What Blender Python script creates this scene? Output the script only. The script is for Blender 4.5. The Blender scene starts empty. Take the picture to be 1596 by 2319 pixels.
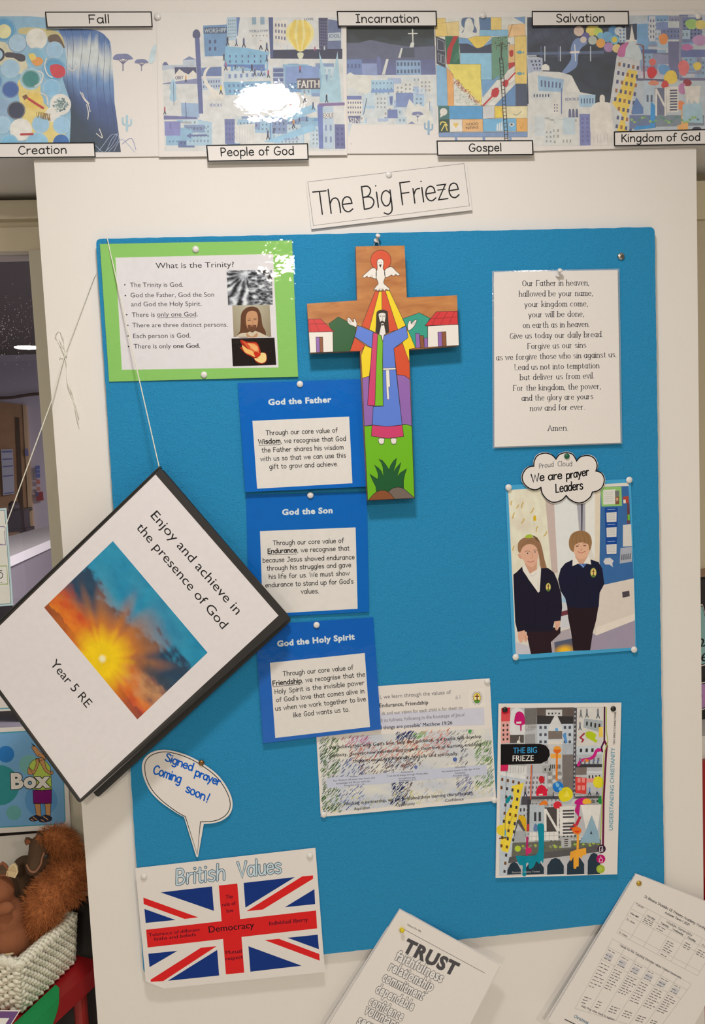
import bpy, bmesh, math, random
from mathutils import Vector, Matrix, noise

# ------------------------------------------------------------------ camera, world, lights, exposure
SC = bpy.context.scene
COL = SC.collection
FPX, PCX, PCY = 1800.0, 798.0, 1159.5            # focal length and centre in pixels of a 1596x2319 frame
CAM = Vector((0.25787, -1.29143, 1.60672))
AX_R = Vector((0.99426414, -0.0972432, -0.04452616))
AX_U = Vector((0.05191697, 0.07484458, 0.99584282))
AX_F = Vector((0.0935064, 0.99244247, -0.07946385))
cd = bpy.data.cameras.new('camera')
cd.sensor_fit = 'VERTICAL'; cd.sensor_height = 24.0; cd.lens = FPX / 2319.0 * 24.0
cd.clip_start = 0.05; cd.clip_end = 60
cam = bpy.data.objects.new('camera', cd); COL.objects.link(cam)
cam.matrix_world = Matrix(((AX_R.x, AX_U.x, -AX_F.x, CAM.x), (AX_R.y, AX_U.y, -AX_F.y, CAM.y),
                           (AX_R.z, AX_U.z, -AX_F.z, CAM.z), (0, 0, 0, 1)))
SC.camera = cam

wd = bpy.data.worlds.new('world'); SC.world = wd; wd.use_nodes = True
wd.node_tree.nodes['Background'].inputs[0].default_value = (1.0, 0.88, 0.76, 1)
wd.node_tree.nodes['Background'].inputs[1].default_value = 0.16

def lamp(name, loc, power, sx, sy, color, target=None):
    l = bpy.data.lights.new(name, 'AREA'); l.shape = 'ELLIPSE'; l.size = sx; l.size_y = sy
    l.energy = power; l.color = color
    o = bpy.data.objects.new(name, l); COL.objects.link(o); o.location = loc
    d = (Vector(target) - Vector(loc)) if target else Vector((0, 0, -1))
    o.rotation_euler = d.to_track_quat('-Z', 'Y').to_euler()
    return o
WARM = (1.0, 0.85, 0.67)
lamp('ceiling_lamp_near', (0.285, -0.79, 2.50), 15.6, 0.17, 0.16, (1.0, 0.925, 0.845))
lamp('ceiling_lamp_room', (0.33, -3.0, 2.54), 57.0, 0.22, 0.30, WARM)
lamp('ceiling_lamp_left', (-1.69, -5.0, 2.54), 88.0, 0.20, 0.24, WARM)
lamp('fill_lamp_right', (1.6, -3.0, 2.54), 33.0, 0.22, 0.30, WARM)  # added fill lamp, brightens the right side of the wall
lamp('fill_lamp_far_room', (0.7, 3.2, 2.50), 260.0, 0.8, 0.8, (1.0, 0.95, 0.92))  # added fill lamp, hidden behind the pier, brightens the far room
vs = SC.view_settings
vs.view_transform = 'Standard'; vs.look = 'None'; vs.gamma = 1.0; vs.use_curve_mapping = False
vs.exposure = -0.40

# ------------------------------------------------------------------ measuring: photo pixel -> point on a real plane of the room
def ray(p, q):
    return AX_R * ((p - PCX) / FPX) + AX_U * ((PCY - q) / FPX) + AX_F
def onY(p, q, y):
    d = ray(p, q); return CAM + d * ((y - CAM.y) / d.y)
def onZ(p, q, z):
    d = ray(p, q); return CAM + d * ((z - CAM.z) / d.z)
def onX(p, q, x):
    d = ray(p, q); return CAM + d * ((x - CAM.x) / d.x)
def crop(x0, y0, s):                              # coordinates read in an enlarged crop -> photo pixels
    def f(t):
        if isinstance(t, str):
            return [(x0 + float(a) / s, y0 + float(b) / s) for a, b in (k.split(',') for k in t.split())]
        return (x0 + t[0] / s, y0 + t[1] / s)
    f.s = s
    return f
def pts(t):
    return [tuple(float(a) for a in k.split(',')) for k in t.split()]

# ------------------------------------------------------------------ materials
def lin1(c):
    c = c / 255.0
    return c / 12.92 if c <= 0.04045 else ((c + 0.055) / 1.055) ** 2.4
WHITE = [lin1(v) for v in (236, 224, 212)]
def K(r, g, b, k=1.0):                            # a colour as it looks beside the warm white paper
    return tuple(min(0.93, 0.82 * k * lin1(v) / w) for v, w in zip((r, g, b), WHITE))
MATS = {}
def nmat(name):
    m = bpy.data.materials.new(name); m.use_nodes = True
    nt = m.node_tree; b = nt.nodes['Principled BSDF']
    return m, nt, b
def solid(name, col, rough=0.6, noise_amt=0.06, scale=60, bump=0.0, bscale=300, metal=0.0, coat=0.0, bdist=0.001, spec=0.5):
    key = (name, col, rough)
    if key in MATS: return MATS[key]
    m, nt, b = nmat(name)
    tc = nt.nodes.new('ShaderNodeNewGeometry')
    n = nt.nodes.new('ShaderNodeTexNoise'); n.inputs['Scale'].default_value = scale; n.inputs['Detail'].default_value = 3
    nt.links.new(tc.outputs['Position'], n.inputs['Vector'])
    mx = nt.nodes.new('ShaderNodeMix'); mx.data_type = 'RGBA'
    mx.inputs[6].default_value = (*[c * (1 - noise_amt) for c in col], 1)
    mx.inputs[7].default_value = (*[min(1, c * (1 + noise_amt)) for c in col], 1)
    nt.links.new(n.outputs['Fac'], mx.inputs[0]); nt.links.new(mx.outputs[2], b.inputs['Base Color'])
    b.inputs['Roughness'].default_value = rough; b.inputs['Metallic'].default_value = metal
    b.inputs['Specular IOR Level'].default_value = spec
    b.inputs['Coat Weight'].default_value = coat; b.inputs['Coat Roughness'].default_value = 0.15
    if bump:
        n2 = nt.nodes.new('ShaderNodeTexNoise'); n2.inputs['Scale'].default_value = bscale; n2.inputs['Detail'].default_value = 4
        nt.links.new(tc.outputs['Position'], n2.inputs['Vector'])
        bp = nt.nodes.new('ShaderNodeBump'); bp.inputs['Strength'].default_value = bump; bp.inputs['Distance'].default_value = bdist
        nt.links.new(n2.outputs['Fac'], bp.inputs['Height']); nt.links.new(bp.outputs['Normal'], b.inputs['Normal'])
    MATS[key] = m
    return m
def printmat(name, rough, amt=0.08, scale=120, spec=0.5, coat=0.0, haze=0.0):
    m, nt, b = nmat(name)
    a = nt.nodes.new('ShaderNodeAttribute'); a.attribute_name = 'Col'
    g = nt.nodes.new('ShaderNodeNewGeometry')
    n = nt.nodes.new('ShaderNodeTexNoise'); n.inputs['Scale'].default_value = scale; n.inputs['Detail'].default_value = 4
    nt.links.new(g.outputs['Position'], n.inputs['Vector'])
    mr = nt.nodes.new('ShaderNodeMapRange'); mr.inputs['To Min'].default_value = 1 - amt; mr.inputs['To Max'].default_value = 1 + amt
    nt.links.new(n.outputs['Fac'], mr.inputs['Value'])
    mu = nt.nodes.new('ShaderNodeVectorMath'); mu.operation = 'SCALE'
    nt.links.new(a.outputs['Color'], mu.inputs[0]); nt.links.new(mr.outputs['Result'], mu.inputs['Scale'])
    fd = nt.nodes.new('ShaderNodeMix'); fd.data_type = 'RGBA'; fd.inputs[0].default_value = haze; fd.inputs[7].default_value = (0.80, 0.80, 0.80, 1)
    nt.links.new(mu.outputs['Vector'], fd.inputs[6]); nt.links.new(fd.outputs[2], b.inputs['Base Color'])
    b.inputs['Roughness'].default_value = rough; b.inputs['Specular IOR Level'].default_value = spec
    b.inputs['Coat Weight'].default_value = coat; b.inputs['Coat Roughness'].default_value = 0.2
    return m
def glassy(name, rough, bump, bscale, bdist, tint=(1, 1, 1), dense=0.0, ior=1.40):
    m = bpy.data.materials.new(name); m.use_nodes = True; nt = m.node_tree; nt.nodes.clear()
    out = nt.nodes.new('ShaderNodeOutputMaterial'); mix = nt.nodes.new('ShaderNodeMixShader')
    tr = nt.nodes.new('ShaderNodeBsdfTransparent'); tr.inputs[0].default_value = (*tint, 1)
    gl = nt.nodes.new('ShaderNodeBsdfGlossy'); gl.inputs['Roughness'].default_value = rough
    gl.inputs['Color'].default_value = (1, 1, 1, 1)
    lw = nt.nodes.new('ShaderNodeLayerWeight'); lw.inputs['Blend'].default_value = 0.5   # Schlick reflectance, same from both sides
    pw = nt.nodes.new('ShaderNodeMath'); pw.operation = 'POWER'; pw.inputs[1].default_value = 5.0
    fr = nt.nodes.new('ShaderNodeMath'); fr.operation = 'MULTIPLY_ADD'; f0 = ((ior - 1) / (ior + 1)) ** 2
    fr.inputs[1].default_value = 1 - f0; fr.inputs[2].default_value = f0
    nt.links.new(lw.outputs['Facing'], pw.inputs[0]); nt.links.new(pw.outputs[0], fr.inputs[0])
    nt.links.new(fr.outputs[0], mix.inputs[0]); nt.links.new(gl.outputs[0], mix.inputs[2])
    last = tr
    if dense:
        df = nt.nodes.new('ShaderNodeBsdfDiffuse'); df.inputs[0].default_value = (0.75, 0.74, 0.72, 1)
        m2 = nt.nodes.new('ShaderNodeMixShader'); m2.inputs[0].default_value = dense
        nt.links.new(tr.outputs[0], m2.inputs[1]); nt.links.new(df.outputs[0], m2.inputs[2]); last = m2
    nt.links.new(last.outputs[0], mix.inputs[1]); nt.links.new(mix.outputs[0], out.inputs[0])
    if bump:
        g = nt.nodes.new('ShaderNodeNewGeometry'); n = nt.nodes.new('ShaderNodeTexNoise')
        n.inputs['Scale'].default_value = bscale; n.inputs['Detail'].default_value = 3
        nt.links.new(g.outputs['Position'], n.inputs['Vector'])
        bp = nt.nodes.new('ShaderNodeBump'); bp.inputs['Strength'].default_value = bump; bp.inputs['Distance'].default_value = bdist
        nt.links.new(n.outputs['Fac'], bp.inputs['Height'])
        nt.links.new(bp.outputs['Normal'], gl.inputs['Normal'])
    return m
M_PRINT = printmat('printed_ink', 0.65, 0.05, spec=0.1)
M_WATER = printmat('watercolour_print', 0.65, 0.16, 90, spec=0.1)
M_HAZED = printmat('hazed_watercolour_print', 0.65, 0.22, 90, spec=0.1, haze=0.10)  # glare haze put into the print: colours washed towards white
M_PAINT = printmat('painted_lacquer', 0.33, 0.03, 40)
M_FILM = glassy('laminate_film', 0.03, 0.6, 34, 0.0008)
M_FILM_EDGE = glassy('laminate_margin', 0.08, 0.4, 60, 0.001, dense=0.30)
M_PAPER = solid('white_paper', K(236, 224, 214), 0.7, 0.02, 200)
M_WALL = solid('wall_paint', K(238, 226, 214), 0.75, 0.02, 8, 0.25, 260, bdist=0.0006)
M_BLACKP = solid('black_plastic', K(38, 36, 36), 0.45, 0.1, 80, 0.2, 900, bdist=0.0003)
M_METAL = solid('steel', (0.6, 0.58, 0.55), 0.3, 0.05, 60, metal=1.0)

# ------------------------------------------------------------------ mesh building
class MB:
    def __init__(s): s.v = []; s.f = []; s.c = []; s.mi = []; s.ops = []
    def face(s, P, col=None, mi=0):
        i = len(s.v); s.v += [Vector(p) for p in P]; s.f.append(tuple(range(i, i + len(P)))); s.mi.append(mi)
        s.c.append([col] * len(P) if (col is None or not isinstance(col, list)) else col)
    def mesh(s, V, F, col=None, mi=0):
        i = len(s.v); s.v += [Vector(p) for p in V]
        for f in F:
            s.f.append(tuple(k + i for k in f)); s.c.append([col] * len(f)); s.mi.append(mi)
    def box(s, lo, hi, M=None):
        x0, y0, z0 = lo; x1, y1, z1 = hi
        V = [Vector(p) for p in ((x0,y0,z0),(x1,y0,z0),(x1,y1,z0),(x0,y1,z0),(x0,y0,z1),(x1,y0,z1),(x1,y1,z1),(x0,y1,z1))]
        if M: V = [M @ p for p in V]
        s.mesh(V, [(0,3,2,1),(4,5,6,7),(0,1,5,4),(1,2,6,5),(2,3,7,6),(3,0,4,7)])
    def prism(s, P, off):
        n = len(P); Q = [Vector(p) + off for p in P]
        s.mesh(list(P) + Q, [tuple(range(n)), tuple(range(2 * n - 1, n - 1, -1))] +
               [(i, i + n, (i + 1) % n + n, (i + 1) % n) for i in range(n)])
    def tube(s, P, r, n=8, closed=False):
        P = [Vector(p) for p in P]; m = len(P); V = []; F = []
        up = Vector((0.13, 0.91, 0.37))
        for i, p in enumerate(P):
            a = P[(i - 1) % m] if (closed or i) else P[i]; b = P[(i + 1) % m] if (closed or i < m - 1) else P[i]
            t = (b - a).normalized(); x = t.cross(up).normalized(); y = t.cross(x)
            rr = r(i / max(1, m - 1)) if callable(r) else r
            for k in range(n):
                an = 2 * math.pi * k / n; V.append(p + x * math.cos(an) * rr + y * math.sin(an) * rr)
        for i in range(m if closed else m - 1):
            for k in range(n):
                j = (i + 1) % m
                F.append((i * n + k, i * n + (k + 1) % n, j * n + (k + 1) % n, j * n + k))
        if not closed: F += [tuple(range(n - 1, -1, -1)), tuple(range((m - 1) * n, m * n))]
        s.mesh(V, F)
    def lathe(s, prof, c, axis, n=20):
        c = Vector(c); a = Vector(axis).normalized()
        x = a.cross(Vector((0.3, 0.2, 0.93))).normalized(); y = a.cross(x); V = []; F = []
        for r, h in prof:
            for k in range(n):
                an = 2 * math.pi * k / n; V.append(c + a * h + (x * math.cos(an) + y * math.sin(an)) * max(r, 1e-5))
        for i in range(len(prof) - 1):
            for k in range(n):
                F.append((i * n + k, i * n + (k + 1) % n, (i + 1) * n + (k + 1) % n, (i + 1) * n + k))
        F += [tuple(range(n - 1, -1, -1)), tuple(range((len(prof) - 1) * n, len(prof) * n))]
        s.mesh(V, F)
    def flush(s):                                # painter's order with the fewest thin layers: only marks that overlap get stacked
        if not s.ops: return
        grid = {}; top = {}; S = s.ops[0][2]
        for layer, k, S, faces in sorted(s.ops, key=lambda o: (o[0], o[1])):
            xs = [p[0] for f in faces for p in f[0]]; ys = [p[1] for f in faces for p in f[0]]
            x0, x1, y0, y1 = min(xs), max(xs), min(ys), max(ys); lv = 0
            cells = [(i, j) for i in range(int(x0 // 12), int(x1 // 12) + 1) for j in range(int(y0 // 12), int(y1 // 12) + 1)]
            for c in cells:
                for q in grid.get(c, ()):
                    if q[4] >= lv and q[0] <= x1 and q[1] >= x0 and q[2] <= y1 and q[3] >= y0: lv = q[4] + 1
            for c in cells: grid.setdefault(c, []).append((x0, x1, y0, y1, lv))
            for pt, col in faces: S.lay(s, pt, col, S.z + lv * LEV)
            top[S] = max(top.get(S, 0), lv)
        for S, t in top.items(): S.z += (t + 2) * LEV
        s.ops = []
    def build(s, name, mat, parent=None, loc=None, smooth=False):
        s.flush()
        if parent is not None: loc = parent['_o']
        loc = Vector(loc) if loc is not None else Vector((0, 0, 0))
        me = bpy.data.meshes.new(name)
        me.from_pydata([tuple(v - loc) for v in s.v], [], s.f)
        for m in (mat if isinstance(mat, list) else [mat]): me.materials.append(m)
        if any(s.mi): me.polygons.foreach_set('material_index', s.mi)
        if s.c and s.c[0][0] is not None:
            at = me.color_attributes.new('Col', 'FLOAT_COLOR', 'CORNER'); flat = []
            for c in s.c:
                for k in c: flat += [k[0], k[1], k[2], 1.0]
            at.data.foreach_set('color', flat)
        if smooth: me.polygons.foreach_set('use_smooth', [True] * len(me.polygons))
        me.update()
        o = bpy.data.objects.new(name, me); COL.objects.link(o)
        if parent is not None: o.parent = parent
        else: o.location = loc
        o['_o'] = tuple(loc)
        return o
def tag(o, label, cat, group=None):
    o['label'] = label; o['category'] = cat
    if group: o['group'] = group
    return o
def struct(o):
    o['kind'] = 'structure'; return o
def empty(name, loc):
    o = bpy.data.objects.new(name, None); COL.objects.link(o); o.location = loc; o['_o'] = tuple(loc)
    o.empty_display_size = 0.02
    return o

# ------------------------------------------------------------------ 2-D drawing helpers
def smooth(P, n=6, closed=False):
    m = len(P)
    if m < 3: return list(P)
    out = []
    g = (lambda i: P[i % m]) if closed else (lambda i: P[max(0, min(m - 1, i))])
    for i in range(m if closed else m - 1):
        a, b, c, d = g(i - 1), g(i), g(i + 1), g(i + 2)
        for k in range(n):
            t = k / n
            out.append(tuple(0.5 * (2 * b[j] + (c[j] - a[j]) * t + (2 * a[j] - 5 * b[j] + 4 * c[j] - d[j]) * t * t +
                                    (3 * b[j] - a[j] - 3 * c[j] + d[j]) * t ** 3) for j in (0, 1)))
    if not closed: out.append(P[-1])
    return out
def ell(cx, cy, rx, ry=None, n=24, rot=0):
    ry = rx if ry is None else ry; c, s = math.cos(rot), math.sin(rot)
    return [(cx + rx * math.cos(t) * c - ry * math.sin(t) * s, cy + rx * math.cos(t) * s + ry * math.sin(t) * c)
            for t in (2 * math.pi * k / n for k in range(n))]
def rrect(P, r, n=5):                             # rounded quad from four pixel corners
    out = []; m = len(P)
    for i in range(m):
        a, b, c = P[i - 1], P[i], P[(i + 1) % m]
        la = math.dist(a, b); lc = math.dist(b, c)
        p0 = tuple(b[j] + (a[j] - b[j]) * r / la for j in (0, 1)); p1 = tuple(b[j] + (c[j] - b[j]) * r / lc for j in (0, 1))
        for k in range(n + 1):
            t = k / n; out.append(tuple((1-t)**2 * p0[j] + 2*t*(1-t) * b[j] + t*t * p1[j] for j in (0, 1)))
    return out
def rect(x0, y0, x1, y1): return [(x0, y0), (x1, y0), (x1, y1), (x0, y1)]
def bil(Q, u, v):
    return tuple((Q[0][j] * (1-u) + Q[1][j] * u) * (1-v) + (Q[3][j] * (1-u) + Q[2][j] * u) * v for j in (0, 1))
def sub(Q, a, b, c, d): return [bil(Q, a, b), bil(Q, c, b), bil(Q, c, d), bil(Q, a, d)]
def inset(Q, du, dv): return sub(Q, du, dv, 1 - du, 1 - dv)
def shrink(P, k):                                 # closed outline moved inwards by k pixels
    n = len(P); A = sum(P[i][0] * P[(i+1) % n][1] - P[(i+1) % n][0] * P[i][1] for i in range(n)); sg = 1 if A > 0 else -1
    out = []
    for i in range(n):
        a, b, c = P[i - 1], P[i], P[(i + 1) % n]
        tx, ty = c[0] - a[0], c[1] - a[1]; l = math.hypot(tx, ty) or 1
        out.append((b[0] - ty / l * k * sg, b[1] + tx / l * k * sg))
    return out

EPS = 0.00012
LEV = 0.000006
class Sheet:
    """A flat thing in the room: its plane is fixed by its own depths at three corners."""
    def __init__(s, name, label, cat, quad, y, lift=(0, 0, 0), group=None, mat=None, thick=0.0004, outline=None, make=True):
        s.q = quad; s.z = 0.00004
        P = [onY(*quad[0], y - lift[0]), onY(*quad[1], y - lift[1]), onY(*quad[3], y - lift[2])]
        s.o = P[0]; n = (P[1] - P[0]).cross(P[2] - P[0]).normalized()
        s.n = n if n.y < 0 else -n
        u = [quad[0][j] - quad[3][j] + quad[1][j] - quad[2][j] for j in (0, 1)]; l = math.hypot(*u)
        s.up = (u[0] / l, u[1] / l)
        if make:
            C = sum((s.P(*k) for k in quad), Vector()) / 4
            b = MB(); b.prism([s.P(*k) for k in (outline or quad)], -s.n * thick)
            s.obj = tag(b.build(name, mat or M_PAPER, None, C), label, cat, group)
    def P(s, p, q, layer=0):
        d = ray(p, q); o = s.o + s.n * (layer * EPS)
        return CAM + d * ((o - CAM).dot(s.n) / d.dot(s.n))
    def op(s, mb, layer, faces):                 # one drawn mark: faces = [(points, colour)], painted in order of layer
        mb.ops.append((layer, len(mb.ops), s, faces))
    def poly(s, mb, pt, col, layer=1): s.op(mb, layer, [(pt, col)])
    def lay(s, mb, pt, col, h):
        V = [s.P(*k, h / EPS) for k in pt]
        nn = Vector((0, 0, 0))
        for i in range(len(V)):
            a, b = V[i], V[(i + 1) % len(V)]
            nn += (a - s.o).cross(b - s.o)
        if nn.dot(s.n) < 0:
            V.reverse(); col = col[::-1] if isinstance(col, list) else col
        mb.face(V, col)
    def ribbon(s, mb, pt, w, col, layer=2, closed=False, cap=True, wfun=None):
        n = len(pt)
        if n < 2: return
        L, R = [], []
        for i in range(n):
            a = pt[i - 1] if (i or closed) else pt[i]; b = pt[(i + 1) % n] if (i < n - 1 or closed) else pt[i]
            c = pt[i]
            d1 = (c[0] - a[0], c[1] - a[1]); d2 = (b[0] - c[0], b[1] - c[1])
            l1 = math.hypot(*d1); l2 = math.hypot(*d2)
            if l1 < 1e-9: d1, l1 = d2, l2
            if l2 < 1e-9: d2, l2 = d1, l1
            if l1 < 1e-9: d1 = d2 = (1, 0); l1 = l2 = 1
            t1 = (d1[0] / l1, d1[1] / l1); t2 = (d2[0] / l2, d2[1] / l2)
            nx, ny = -(t1[1] + t2[1]), t1[0] + t2[0]; ln = math.hypot(nx, ny)
            if ln < 0.3: nx, ny, ln = -t2[1], t2[0], 1.0
            nx /= ln; ny /= ln
            k = 1 / max(0.55, abs(nx * -t2[1] + ny * t2[0]))
            ww = (wfun(t2) if wfun else w) * 0.5 * k
            L.append((c[0] + nx * ww, c[1] + ny * ww)); R.append((c[0] - nx * ww, c[1] - ny * ww))
        segs = [([L[i], L[(i + 1) % n], R[(i + 1) % n], R[i]], col) for i in range(n if closed else n - 1)]
        for k in range(0, len(segs), 6): s.op(mb, layer, segs[k:k + 6])
        if cap and not closed and not wfun:
            for e, f, sg in ((0, 1, 1), (n - 1, n - 2, -1)):
                a0 = math.atan2(L[e][1] - pt[e][1], L[e][0] - pt[e][0])
                s.poly(mb, [(pt[e][0] + w * 0.5 * math.cos(a0 + sg * math.pi * k / 5), pt[e][1] + w * 0.5 * math.sin(a0 + sg * math.pi * k / 5)) for k in range(6)], col, layer)
    def outlined(s, mb, pt, col, layer=1, w=1.1, ink=None):
        s.poly(mb, pt, col, layer); s.ribbon(mb, pt, w, ink or K(25, 20, 25), layer + 0.5, closed=True)
    def grid(s, mb, pf, cf, nx, ny, layer=1):
        PP, C = [], []
        for j in range(ny + 1):
            for i in range(nx + 1):
                u, v = i / nx, j / ny; PP.append(pf(u, v)); C.append(cf(u, v))
        F = []
        for j in range(ny):
            for i in range(nx):
                f = [j * (nx + 1) + i]; f += [f[0] + nx + 1, f[0] + nx + 2, f[0] + 1]; F.append(([PP[k] for k in f], [C[k] for k in f]))
        s.op(mb, layer, F)
    def image(s, mb, Q, cf, nx, ny, layer=1): s.grid(mb, lambda u, v: bil(Q, u, v), cf, nx, ny, layer)
    def film(s, quad=None, layer=9, grow=0, mat=None):
        s.z += 0.00025; b = MB(); s.poly(b, quad or s.q, None, layer); b.build('laminate', mat or M_FILM, s.obj)
    def part(s, mb, name, mat=None): return mb.build(name, mat or M_PRINT, s.obj)

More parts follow.
